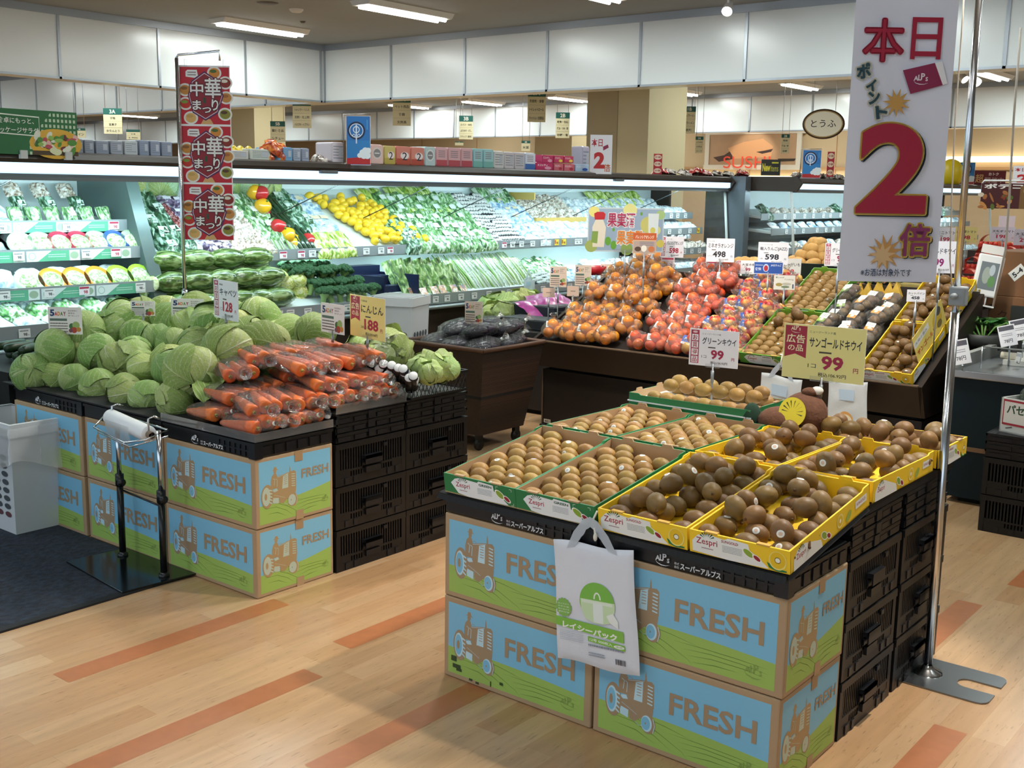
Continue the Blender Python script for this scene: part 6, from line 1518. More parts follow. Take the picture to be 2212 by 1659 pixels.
m = MB(); m.box((-.125, -.202, .0), (-.10, -.15, .15)); m.box((-.06, -.205, .0), (-.04, -.16, .15)); m.build('wood_slat', M('#7a6038', .6), r)
n = 0
for lay, (cnt, rad, z) in enumerate(((10, .14, .15), (8, .09, .19), (5, .05, .235), (2, .02, .27))):
    for k in range(cnt):
        a = 2 * PI * k / cnt + lay; KP('potato heaped in the dark tub left of the big banner', (ct.x + .02 + rad * math.cos(a), 6.55 + rad * math.sin(a), .861 + z), (ro.uniform(-.5, .5), ro.uniform(-.4, .4), ro.uniform(-3, 3)), 1.05, 'potatoes in the dark tub')
# cut pineapple wedges
m = MB(); m.prism([(0, 0), (.09, 0), (.05, .10)], -.02, .02, 0, RX(PI / 2)); m.prism([(.0, 0), (.0, -.008), (.09, -.008), (.09, 0)], -.022, .022, 1, RX(PI / 2))
PIN = m.mesh('wedge', [M('#e0b44a', .5, vary=.1, scale=50), M('#6a6a2a', .7, bump=.5)])
lfm = MB()
for k in range(9): a = k * .7; lfm.add([(.01 * math.cos(a), .01 * math.sin(a), 0), (.012 * math.cos(a + 1), .012 * math.sin(a + 1), 0), (.05 * math.cos(a + .5), .05 * math.sin(a + .5), .08)], [(0, 1, 2)], 0)
LFM = lfm.mesh('leaf_crown', [M('#7f9a4a', .5)])
r = thing('pineapple', '', 'pineapple'); link('wedge', PIN, r); link('leaf_crown', LFM, r, X=T(.05, 0, .095)); KPI = Kind(r)
for i, px in enumerate((1850, 1868, 1892, 1912, 1930)): KPI('cut pineapple wedge with its leaf crown, behind the kiwi packs under the banner', at(px, 648, y=6.04) + Vector((-.03, 0, .0)), (0, 0, ro.uniform(-.4, .4)), 1.0, 'pineapple wedges under the banner')

# ------------------------------------------------------------------ eggplants in the wicker cart
Wc = at(1010, 755, y=4.72)
def wick():
    m_ = bpy.data.materials.new('dark_wicker'); m_.use_nodes = True; n, l = m_.node_tree.nodes, m_.node_tree.links; b = n['Principled BSDF']
    tc = n.new('ShaderNodeTexCoord'); wv = n.new('ShaderNodeTexBrick'); wv.inputs['Scale'].default_value = 60; wv.inputs['Color1'].default_value = lin('#3d2a20'); wv.inputs['Color2'].default_value = lin('#523a2b'); wv.inputs['Mortar'].default_value = lin('#150e0a'); wv.inputs['Mortar Size'].default_value = .06
    mp = n.new('ShaderNodeMapping'); mp.inputs['Rotation'].default_value = (PI / 2, 0, .6); l.new(tc.outputs['Object'], mp.inputs[0]); l.new(mp.outputs[0], wv.inputs[0]); l.new(wv.outputs['Color'], b.inputs['Base Color']); b.inputs['Roughness'].default_value = .6
    bp = n.new('ShaderNodeBump'); bp.inputs['Strength'].default_value = .8; l.new(wv.outputs['Fac'], bp.inputs['Height']); bp.invert = True; l.new(bp.outputs[0], b.inputs['Normal']); return m_
wl, wr = at(918, 752, y=4.72), at(1104, 766, y=4.72); ww = (wr.x - wl.x) * .93; wz = .575
r = thing('wicker_cart', 'dark brown wicker basket cart on castors, full of bagged eggplants', 'cart', ((wl.x + wr.x) / 2, 4.78, 0), .0)
m = MB(); a, b, hz = ww / 2, .27, wz - .09
def ring_(s): return [(-a * s, -b * s), (a * s, -b * s), (a * s, b * s), (-a * s, b * s)]
bt, tp = ring_(.72), ring_(1.0)
for k in range(4):
    k2 = (k + 1) % 4
    m.add([(*bt[k], .09), (*bt[k2], .09), (*tp[k2], wz), (*tp[k], wz), (bt[k][0] * .95, bt[k][1] * .95, .1), (bt[k2][0] * .95, bt[k2][1] * .95, .1), (tp[k2][0] * .95, tp[k2][1] * .95, wz), (tp[k][0] * .95, tp[k][1] * .95, wz)], [(0, 1, 2, 3), (5, 4, 7, 6), (3, 2, 6, 7)], 0)
m.add([(*q, .1) for q in bt], [(0, 1, 2, 3)], 0); m.box((-a * .85, -b * .85, .3), (a * .85, b * .85, wz - .06), 1); m.build('wicker_body', [wick(), MATTE], r)
m = MB()
for k in range(4): k2 = (k + 1) % 4; m.tube([(*tp[k], wz), (*tp[k2], wz)], .012, 8)
m.build('rim', M('#5a3d2c', .5), r)
for sx in (-1, 1):
    for sy in (-1, 1):
        m = MB(); m.tube([(sx * a * .62 - .009, sy * b * .6, .035), (sx * a * .62 + .009, sy * b * .6, .035)], .034, 14); m.box((sx * a * .62 - .012, sy * b * .6 - .02, .05), (sx * a * .62 + .012, sy * b * .6 + .02, .1)); m.build('castor', BLACK, r)
EG = M('#20142a', .22, vary=.1, scale=30)
m = MB(); m.lathe([(0, .0), (.016, -.002), (.026, -.03), (.031, -.07), (.028, -.105), (.014, -.13), (0, -.134)], 12); m.lathe([(.018, -.004), (.01, .006), (.004, .022), (0, .023)], 8, 1); EGM = m.mesh('eggplant', [EG, M('#3a3040', .6)])
def egg_bag(s):
    r = thing('eggplant_bag', '', 'eggplant bag')
    for k, y in enumerate((-.058, 0, .058)): link('eggplant', EGM, r, X=T(.065, y, .03) @ RZ(.1 * (k - 1)) @ RY(PI / 2))
    link('plastic_bag', bag_hull(.10, .095, .042, s, .14, 22, 14), r, X=T(0, 0, .03)); return Kind(r)
KE = [egg_bag(s) for s in (1, 2)]
cx_ = (wl.x + wr.x) / 2
for i, (dx, dy, dz, rz) in enumerate(((-.16, -.12, 0, .9), (.0, -.14, 0, 1.2), (.16, -.12, 0, .7), (-.15, .07, .01, 1.0), (.03, .05, .02, .8), (.18, .08, .01, 1.3), (-.08, -.05, .075, 1.0), (.1, -.06, .07, .6), (-.02, .12, .08, 1.4), (.14, .12, .08, .9))):
    KE[i % 2]('film bag of dark purple eggplants in the wicker cart', (cx_ + dx, 4.78 + dy, wz - .035 + dz), (ro.uniform(-.15, .15), -.25, rz), 1.1, 'eggplant bags in the wicker cart')
# dark side display left of the oranges: lettuces, purple bags, black boxes
sd = thing('side_display', 'dark low display between the wicker cart and the oranges', 'stand', (0, 0, 0))
m = MB(); m.box((-4.98, 5.62, .03), (-4.06, 6.9, .50)); m.box((-4.99, 5.60, .50), (-4.055, 6.92, .53), 1); m.box((-4.9, 5.66, 0), (-4.1, 6.8, .03), 1); m.build('cabinet', [DW2, MATTE], sd)
def bx_(n_, lab, px, py, y, w, d, h, col):
    P = at(px, py, y=y); m = MB(); m.bbox((-w / 2, 0, 0), (w / 2, d, h), .006); m.box((-w / 2 + .01, .01, h), (w / 2 - .01, d - .01, h + .003), 1)
    return tag(m.build(n_, [M(col, .4), M('#0c0c10', .4)], loc=(P.x, y, .531)), lab, 'box')
bx_('black_box', 'low black box with a glossy film top on the side display, nearest the cart', 1132, 730, 5.68, .42, .22, .065, '#1a1c20')
bx_('black_box', 'dark blue-black box of pink-topped packs behind the glossy black box', 1135, 705, 5.98, .48, .26, .12, '#20242e')
PKB = uvmesh('purple_bag', [((lambda u, v: Vector((u * .09 + .008 * math.sin(v * 9), (v - .5) * .24, .05 * (1 - u ** 2) * (1 - (2 * v - 1) ** 4) + .012 * noise.noise(Vector((u * 4, v * 5, 2)))))), 14, 18, 0)], [M('#a8488e', .3, vary=.35, scale=26, coat=.4)])
KPB = Kind(tag(link('purple_bag', PKB), '', 'bag'))
for i, (px, py, Y) in enumerate(((1165, 672, 6.05), (1185, 668, 6.12), (1205, 665, 6.2), (1222, 662, 6.28), (1180, 660, 6.3), (1205, 655, 6.4))):
    P = at(px, py, y=Y); KPB('printed magenta-purple produce bag behind the black boxes', (P.x, Y, P.z - .03), (.5, .1, ro.uniform(.8, 1.9)), 1.35, 'purple produce bags')
m = MB(); m.box((-4.98, 6.02, .53), (-4.06, 6.7, .62)); tag(m.build('display_riser', MATTE), 'black riser under the purple bags and leaf lettuces', 'riser')
for i, (px, py, Y) in enumerate(((1052, 668, 6.1), (1075, 655, 6.25), (1098, 660, 6.15), (1120, 650, 6.3), (1065, 680, 6.0), (1090, 676, 5.98), (1140, 648, 6.4))):
    LTK[i % 2]('green leaf lettuce on the dark side display, behind the eggplants', at(px, py, y=Y), (ro.uniform(-.5, .2), ro.uniform(-.3, .3), ro.uniform(-3, 3)), .078, 'leaf lettuces on the side display')
P = at(1125, 655, y=6.6); P.z = .692;  bag_pack(P + Vector((0, .1, 0)), (.9, -.2, 0), (0, 0, 1), .13, .13, 'small clear bag pack hanging at the chiller behind the lettuces', False)
P = at(1283, 628, y=6.3); m = MB(); m.lathe([(0, 0), (.05, 0), (.085, .06), (.08, .06), (.05, .01), (0, .008)], 22); tag(m.build('red_bowl', M('#c01c28', .35), loc=(P.x, 6.3, .86)), 'shiny red bowl behind the orange heap, under the vegetable cards', 'bowl')
m = MB(); m.box((-4.06, 6.1, .53), (-3.93, 6.5, .86)); m.build('rear_leg', DW2, st_)

# ------------------------------------------------------------------ person behind the stand, mostly behind the banner
SKIN = M('#c99a7c', .5, vary=.04, scale=20)
NAV = M('#141826', .8, vary=.1, scale=30)
def skin_body(name, pts, edges, rad, mat, parent, root=0, sub=2):
    me = bpy.data.meshes.new(name); me.from_pydata(pts, edges, []); o = bpy.data.objects.new(name, me); COL.objects.link(o); o.parent = parent
    s = o.modifiers.new('skin', 'SKIN'); s.use_smooth_shade = True
    for i, v in enumerate(me.skin_vertices[0].data): v.radius = (rad[i], rad[i]) if isinstance(rad[i], (int, float)) else rad[i]; v.use_root = (i == root)
    u = o.modifiers.new('sub', 'SUBSURF'); u.levels = u.render_levels = sub
    me.materials.append(mat); return o
ps = atf(1878, 620, 6.62)
per = thing('person', 'person in a dark navy top leaning over the wood stand, behind the big banner', 'person', (ps.x, ps.y + .12, 0), YAW)
# local: x to the right, y away from the viewer, facing the viewer and leaning forward
B_ = [(0, .10, .86), (0, .06, 1.0), (0, 0, 1.14), (0, -.06, 1.26), (0, -.085, 1.33), (0, -.11, 1.39),
      (-.10, -.04, 1.265), (-.175, -.05, 1.24), (-.21, -.10, 1.08), (-.215, -.20, 1.07), (-.17, -.37, 1.02), (-.155, -.44, 1.0),
      (.10, -.04, 1.265), (.175, -.05, 1.24), (.21, -.10, 1.08), (.215, -.20, 1.05), (.18, -.37, .99), (.17, -.44, .975),
      (-.085, .10, .80), (-.095, .09, .46), (-.10, .13, .08), (-.10, .04, .03), (.085, .10, .80), (.095, .09, .46), (.10, .13, .08), (.10, .04, .03)]
E_ = [(0, 1), (1, 2), (2, 3), (3, 4), (4, 5), (3, 6), (6, 7), (7, 8), (8, 9), (9, 10), (10, 11), (3, 12), (12, 13), (13, 14), (14, 15), (15, 16), (16, 17), (0, 18), (18, 19), (19, 20), (20, 21), (0, 22), (22, 23), (23, 24), (24, 25)]
R_ = [(.15, .11), (.135, .10), (.145, .105), (.13, .09), .055, .05, .075, .06, .045, .04, .034, .028, .075, .06, .045, .04, .034, .028, .08, .055, .042, .04, .08, .055, .042, .04]
skin_body('body', B_, E_, R_, SKIN, per)
skin_body('top', [(a, b, c) for a, b, c in B_[:4]] + [B_[6], B_[7], tuple(Vector(B_[7]).lerp(Vector(B_[8]), .75)), B_[12], B_[13], tuple(Vector(B_[13]).lerp(Vector(B_[14]), .75))], [(0, 1), (1, 2), (2, 3), (3, 4), (4, 5), (5, 6), (3, 7), (7, 8), (8, 9)],
          [(.17, .13), (.155, .12), (.162, .125), (.15, .112), .09, .077, .064, .09, .077, .064], NAV, per)
skin_body('trousers', [(0, .10, .90), B_[18], B_[19], (-.10, .12, .14), B_[22], B_[23], (.10, .12, .14)], [(0, 1), (1, 2), (2, 3), (0, 4), (4, 5), (5, 6)], [(.165, .13), .095, .072, .062, .095, .072, .062], M('#1d1f24', .8), per)
m = MB(); XH = T(0, -.155, 1.47) @ RX(.45)
m.ell((0, 0, 0), (.073, .09, .108), 20, 14, 0, XH, lambda p: 1 - .10 * max(0, -p.z) ** 2 * (1 if abs(p.x) > .2 else .4))
m.ell((0, -.09, -.012), (.012, .016, .018), 10, 7, 0, XH); m.ell((-.074, .005, -.01), (.011, .02, .03), 8, 6, 0, XH); m.ell((.074, .005, -.01), (.011, .02, .03), 8, 6, 0, XH)
for s in (-1, 1): m.ell((s * .03, -.083, .012), (.009, .004, .0045), 8, 6, 1, XH); m.ell((s * .03, -.084, .034), (.018, .006, .004), 8, 5, 2, XH)
m.ell((0, -.083, -.052), (.022, .006, .006), 10, 6, 3, XH); m.build('head', [SKIN, M('#3a2c26', .3), M('#1a1412', .7), M('#a8605a', .5)], per)
m = MB(); m.ell((0, .018, .022), (.084, .092, .108), 20, 14, 0, XH, lambda p: 1 if (p.y > -.35 or p.z > .45) else .8); m.build('hair', M('#17120f', .6, bump=.4, scale=60), per)
for s, w_ in ((-1, B_[11]), (1, B_[17])):
    hnd = Vector(w_)
    skin_body('hand', [hnd, hnd + Vector((0, -.045, -.012)), hnd + Vector((-.027, -.075, -.02)), hnd + Vector((-.03, -.115, -.045)), hnd + Vector((-.009, -.08, -.02)), hnd + Vector((-.01, -.13, -.05)), hnd + Vector((.010, -.08, -.02)), hnd + Vector((.011, -.125, -.05)), hnd + Vector((.027, -.073, -.02)), hnd + Vector((.030, -.105, -.045)), hnd + Vector((-s * .03, -.02, -.015)), hnd + Vector((-s * .05, -.06, -.035))],
              [(0, 1), (1, 2), (2, 3), (1, 4), (4, 5), (1, 6), (6, 7), (1, 8), (8, 9), (0, 10), (10, 11)], [(.03, .018), (.036, .016), .010, .008, .010, .008, .010, .008, .0095, .0075, .011, .009], SKIN, per)

# ------------------------------------------------------------------ counter and boxes at the aisle end
TEAL = M('#0a1d23', .5, vary=.06, scale=5, spec=.25)
r = thing('service_counter', 'dark teal counter with a steel top at the aisle end of the wood stand', 'counter', (0, 0, 0))
m = MB(); m.box((-1.63, 5.33, .03), (.9, 6.30, .60)); m.box((-1.63, 5.325, .255), (.9, 5.33, .275), 1); m.box((-1.58, 5.38, 0), (.9, 6.28, .03), 2); m.build('cabinet', [TEAL, M('#7a5a3c', .5), MATTE], r)
m = MB(); m.bbox((-1.65, 5.30, .60), (.9, 6.30, .635), .004); m.build('steel_top', STEEL, r)
m = MB(); m.box((-1.64, 5.36, .635), (-1.61, 6.3, .695)); m.build('grey_upstand', M('#8d8f8c', .5), r); m = MB(); m.box((-1.66, 6.28, .635), (.9, 6.30, .86)); m.build('dark_back', M('#2b2d29', .4), r)
for k in range(3):
    m = MB(); m.box((-1.3 + .03 * k, 5.50 + .05 * k, .636), (.9, 5.52 + .05 * k, .642)); m.build('groove_rail', M('#4a3c34', .4), r)
m = MB(); m.box((-1.5, 5.62, .636), (.9, 6.2, .66)); m.build('white_tray', M('#d9d8d2', .4), r)
m = MB(); m.box((-1.35, 5.60, .66), (.9, 5.606, .74)); tag(m.build('clear_divider', CLEAR), 'clear plastic divider standing on the steel counter in front of the plant', 'divider')
m = MB(); m.tube([(-1.55, 5.45, .735), (.9, 5.45, .735)], .004, 7)
for x in (-1.55, -.4, .8): m.tube([(x, 5.45, .62), (x, 5.45, .735)], .004, 7)
tag(m.build('wire_rail', STEEL), 'thin steel wire rail along the front of the counter', 'rail')
def pr_tag(w, h): 
    p = Pr(3e-4); p.rect(0, 0, w, h, '#e9e6ea'); p.rect(.06 * w, .74 * h, .94 * w, .95 * h, '#55525c'); p.lines(.15 * w, .45 * h, .8 * w, .62 * h, 2, '#8a8690', 5, .4); p.text('78円', .5 * w, .15 * h, .18 * h, '#2a2a30', w=.5 * w, bold=.03, al='c'); return p
for (rc_, f, lb) in (((2062, 738, 2096, 792), 5.12, 'tilted white price tag with a grey header, on the counter next to the chrome pole'), ((2166, 706, 2196, 752), 5.3, 'second tilted white price tag on the counter, in front of the plant'), ((2192, 694, 2230, 740), 5.4, 'tilted white price tag on the counter at the frame edge')):
    t = card(rc_, f, pr_tag, lb, dr=-.5, holder=False, base=.637, name='price_tag', lean=.2, roll=.28)
MC = MB(); MC.box((-.012, -.001, 0), (.012, .001, .05)); MC.box((-.012, -.0014, .03), (.012, -.001, .045), 1); MC.tube([(0, .004, 0), (0, .012, .03)], .009, 10)
KMC = Kind(tag(MC.build('tag_clip', [M('#e8e6e2', .4), M('#b9b9bf', .4)]), '', 'tag'))
for i in range(7): KMC('small white upright tag clipped along the counter rail', (-1.42 + .085 * i, 5.56 + .02 * (i % 2), .66), (-.2, 0, -.4), 1.0, 'small tags on the counter')
m = MB(); 
for i in range(6): m.tube([(-1.52 + .11 * i, 5.66, .675), (-1.45 + .11 * i, 5.66, .675)], .018, 12)
tag(m.build('cream_roller', M('#e6dfc9', .4)), 'row of cream plastic rollers on the counter tray', 'roller', None, 'stuff')
# trailing plant
PT_ = at(2125, 715, y=5.95)
r = thing('trailing_plant', 'trailing green plant with heart-shaped leaves on the counter', 'plant', (PT_.x, 5.95, .66)); r.scale = (1.6, 1.6, 1.6)
LFP = M('#2f6b2c', .4, vary=.2, scale=40)
LFV = uvmesh('leaf', [(lambda u, v: Vector((u * .034 * math.sin(PI * v ** .7) * (1.15 - .5 * v), v * .09, .012 * abs(u) - .02 * v * v)), 8, 10, 0)], [leaf_mat('pothos_leaf', '#2c6a2a', '#4f8c3e', '#9cc07a')])
m = MB(); rp = random.Random(8); tips = []
for k in range(7):
    a = rp.uniform(-2.6, 2.6); q = Vector((0, 0, .02)); path = [q.copy()]
    for s in range(4): q = q + Vector((math.sin(a) * .05, math.cos(a) * .035 - .015, .05 - .035 * s)); path.append(q.copy()); tips.append((q.copy(), a + rp.uniform(-.8, .8)))
    m.tube(path, .003, 6)
m.build('stem', M('#5f8a3e', .5), r)
for q, a in tips[:26]: link('leaf', LFV, r, X=T(*q) @ RZ(-a + rp.uniform(-.6, .6)) @ RX(rp.uniform(-.4, .7)) @ Matrix.Scale(rp.uniform(.7, 1.15), 4))
m = MB(); m.lathe([(0, 0), (.055, 0), (.07, .05), (.062, .05), (0, .04)], 18); m.build('pot', M('#2a2c2a', .5), r)
# small display screen
P = at(2122, 618, y=6.15)
r = thing('video_screen', 'white tilted video screen showing vegetables, behind the yellow trays', 'screen', X=T(P.x, 6.15, .86) @ RZ(.45) @ RX(-.12) @ RY(.16))
m = MB(); m.bbox((-.065, -.012, .05), (.065, .012, .27), .008); m.build('case', M('#e4e4e4', .4), r)
p = Pr(3e-4); p.rect(-.045, .085, .045, .23, '#6f777c'); p.oval(-.01, .16, .02, .045, '#9aa39a', 16); p.oval(.02, .13, .018, .03, '#5f8a52', 14); p.oval(.015, .19, .014, .03, '#b4bdc4', 14); p.build('picture', r, frame((0, -.0125, 0), (1, 0, 0), (0, 0, 1)))
m = MB(); m.box((-.02, .0, 0), (.02, .06, .06)); m.box((-.06, -.03, -.003), (.06, .09, .005)); m.build('foot', M('#dcdcdc', .4), r)
m = MB(); m.box((-.06, -.004, .275), (.06, .0, .32)); m.build('top_card', M('#ded9d4', .5), r)
# cardboard boxes behind the counter
BR = M('#7e5636', .75, vary=.07, scale=10)
def cbox(x, y, z, w, d, h, lab, rz=0, marks=None):
    r = thing('cardboard_box', lab, 'box', (x, y, z), rz); m = MB(); m.bbox((0, 0, 0), (w, d, h), .004); m.box((w * .2, -.001, h * .48), (w * .28, .0, h * .56), 1); m.box((-.001, d * .4, h * .6), (0, d * .6, h * .7), 1); m.build('box_body', [BR, M('#2a1a10', .9)], r)
    if marks: marks(r, w, h)
def mk1(r, w, h):
    p = Pr(3e-4); p.rect(0, 0, .085, .055, '#efece6'); p.text('5-4', .0425, .014, .028, '#26262a', w=.06, bold=.03, al='c'); p.build('number_label', r, frame((.14, -.001, h * .34), (.8, 0, .75), (-.7, 0, .8)))
    p = Pr(3e-4); p.poly([(.02, .12), (.03, .26), (.06, .24), (.06, .1)], '#8a3a2e'); p.build('print', r, frame((0, -.001, 0), (1, 0, 0), (0, 0, 1)))
def mk2(r, w, h):
    p = Pr(3e-4); p.text('クラ8', .05, h * .55, .05, '#4a2c1e', w=.15); p.ring(.12, h * .3, .06, .05, .004, '#4a2c1e', 24); p.rect(.22, h * .45, .34, h * .6, '#1d120c'); p.build('print', r, frame((0, -.001, 0), (1, 0, 0), (0, 0, 1)))
xb = at(2133, 650, y=6.4).x
cbox(xb, 6.38, .90, .62, .4, .24, 'upper brown cardboard box with a white 5-4 label, behind the counter', -.1, mk1)
cbox(xb + .02, 6.36, .62, .64, .42, .28, 'lower brown cardboard box with dark pen marks, behind the plant', -.05, mk2)
m = MB(); m.box((max(xb - .05, -1.6), 6.32, .0), (xb + .8, 6.85, .62)); tag(m.build('box_table', MATTE), 'dark table carrying the brown cardboard boxes', 'table')
# long brown tray behind the yellow trays
P = at(2010, 615, y=6.2); m = MB(); m.box((P.x - .2, 6.12, .86), (P.x + .3, 6.32, .92)); m.box((P.x - .18, 6.14, .92), (P.x + .28, 6.30, .945), 1)
tag(m.build('cardboard_tray', [M('#7a5434', .7), M('#9a8a4a', .6, vary=.3, scale=12)]), 'shallow brown cardboard tray of melons behind the yellow kiwi trays', 'tray')
# tomato packs on a far stand
def tom_pack():
    r = thing('tomato_pack', '', 'tomato pack'); m = MB()
    m.prism([(-.06, -.045), (.06, -.045), (.06, .045), (-.06, .045)], 0, .04); m.build('tray', M('#c9382e', .4), r)
    m = MB()
    for a in range(4):
        for b in range(3): m.ell((-.045 + .03 * a, -.03 + .03 * b, .045), (.015, .015, .014), 8, 6)
    m.build('tomatoes', M('#d8402c', .3, objvar=.15), r)
    m = MB(); m.grid(lambda i, j: (.062 * math.cos(PI * i), -.03 + .06 * j, .03 + .075 * math.sin(PI * i)), 14, 1); m.build('handle', M('#d86a4e', .4), r); return r
KT = Kind(tom_pack())
tb = thing('tomato_stand', 'stepped stand of red tomato packs behind the cardboard boxes', 'stand', (0, 0, 0)); m = MB(); tz = []
P0 = at(2075, 600, y=7.6)
for k in range(5): m.box((P0.x - .1, 7.35 + .17 * k, 0), (P0.x + 1.6, 7.52 + .17 * k, .78 + .07 * k)); tz.append(.78 + .07 * k)
m.build('steps', M('#3a2c26', .6), tb)
for k in range(5):
    for i in range(8): KT('red tomato pack with an arched paper handle on the stepped stand', (P0.x + .02 + .145 * i + .03 * (k % 2), 7.43 + .17 * k, tz[k]), (0, 0, ro.uniform(-.1, .1)), 1.05, 'tomato packs on the stepped stand')
m = MB()
RS = Kind(tag((lambda q: (q.ell((0, 0, .02), (.055, .04, .025), 10, 7), q.box((-.06, -.045, 0), (.06, .045, .01), 1))[0].build('salad_pack', [M('#c8685a', .35, vary=.4, scale=50, objvar=.2), M('#eeeae4', .4)]))(m), '', 'pack'))
m2 = MB(); m2.box((-3.4, 7.1, 0), (-2.55, 8.0, .80)); tag(m2.build('low_stand', MATTE), 'dark low stand of small pink packs behind the banner', 'stand')
for k in range(24): RS('small pink and white film pack behind the big banner and the pole', (-3.32 + .13 * (k % 6), 7.18 + .13 * (k // 6), .80), (0, 0, ro.uniform(-.3, .3)), 1.0, 'small pink packs on the low stand')
# blue bag, printed carton and black crates at the frame edge
for k in range(2): 
    K_CR('black slotted crate, %s of the short stack before the teal counter' % ORD[k], (-1.36, 4.945, k * CRH), (0, 0, .0))
for k in range(3): K_FD('folded flat black crate, %s on the short stack under the patterned carton' % ['first', 'second', 'third'][k], (-1.36, 4.945, 2 * CRH + k * .0345))
cz = 2 * CRH + 3 * .0345
r = thing('open_carton', 'white carton with small marks, red frame and green print, on the black crates', 'box', (-1.33, 5.02, cz - .002), -.34)
m = MB(); w_, d_, h_ = .52, .30, .15
for a, b in (((0, 0, 0), (w_, .006, h_)), ((0, d_ - .006, 0), (w_, d_, h_)), ((0, 0, 0), (.006, d_, h_)), ((w_ - .006, 0, 0), (w_, d_, h_)), ((0, 0, 0), (w_, d_, .006))): m.box(a, b)
m.build('box_body', M('#dfdcd6', .6), r)
p = Pr(3e-4)
for i in range(5):
    for j in range(3): p.stroke([(.03 + .1 * i + .04 * (j % 2), .02 + .05 * j), (.06 + .1 * i + .04 * (j % 2), .028 + .05 * j)], .004, '#4a4a4a')
p.rect(.012, .035, .20, .145, '#dfdcd6'); p.ring(.106, .09, .001, .001, .001, '#a8283a', 4); p.rects([(.012, .035, .20, .044), (.012, .136, .20, .145), (.012, .035, .017, .145), (.195, .035, .20, .145)], '#a8283a')
p.text('パセリ', .03, .085, .04, '#27452e', w=.12, bold=.03); p.poly([(.16, .05), (.19, .06), (.185, .12), (.165, .125), (.17, .09)], '#b5202e'); p.build('front_print', r, frame((0, -.001, 0), (1, 0, 0), (0, 0, 1)))
r = thing('produce_bag', 'tall blue-topped clear bag of dark greens in the patterned carton', 'bag', (-1.165, 5.10, cz + .06), -.3); r.scale = (.85, .85, .95)
m = MB(); m.ell((0, 0, .07), (.14, .09, .11), 22, 14, 0, None, lambda p_: 1 + .12 * noise.noise(p_ * 3)); m.ell((.17, .0, .06), (.10, .08, .09), 16, 10, 0, None, lambda p_: 1 + .12 * noise.noise(p_ * 3)); m.build('greens', M('#3d5530', .6, vary=.45, scale=60, bump=.6), r)
m = MB(); m.ell((0.03, 0, .08), (.165, .105, .13), 24, 14, 0, None, lambda p_: 1 + .1 * noise.noise(p_ * 3 + Vector((2, 0, 0)))); m.build('clear_film', FILM, r)
m = MB()
def bl(i, j):
    t = 2 * PI * i; w2 = .13 * (1 - .55 * j) + .02 * math.sin(5 * t + j * 4) * (1 - j * .5); return (.05 + w2 * math.cos(t) + .06 * j, w2 * .6 * math.sin(t), .10 + .20 * j + .02 * math.sin(2 * t) * j)
m.grid(bl, 40, 12); m.build('blue_top', M('#2f86c8', .25, coat=.4, bump=.5, scale=24), r)
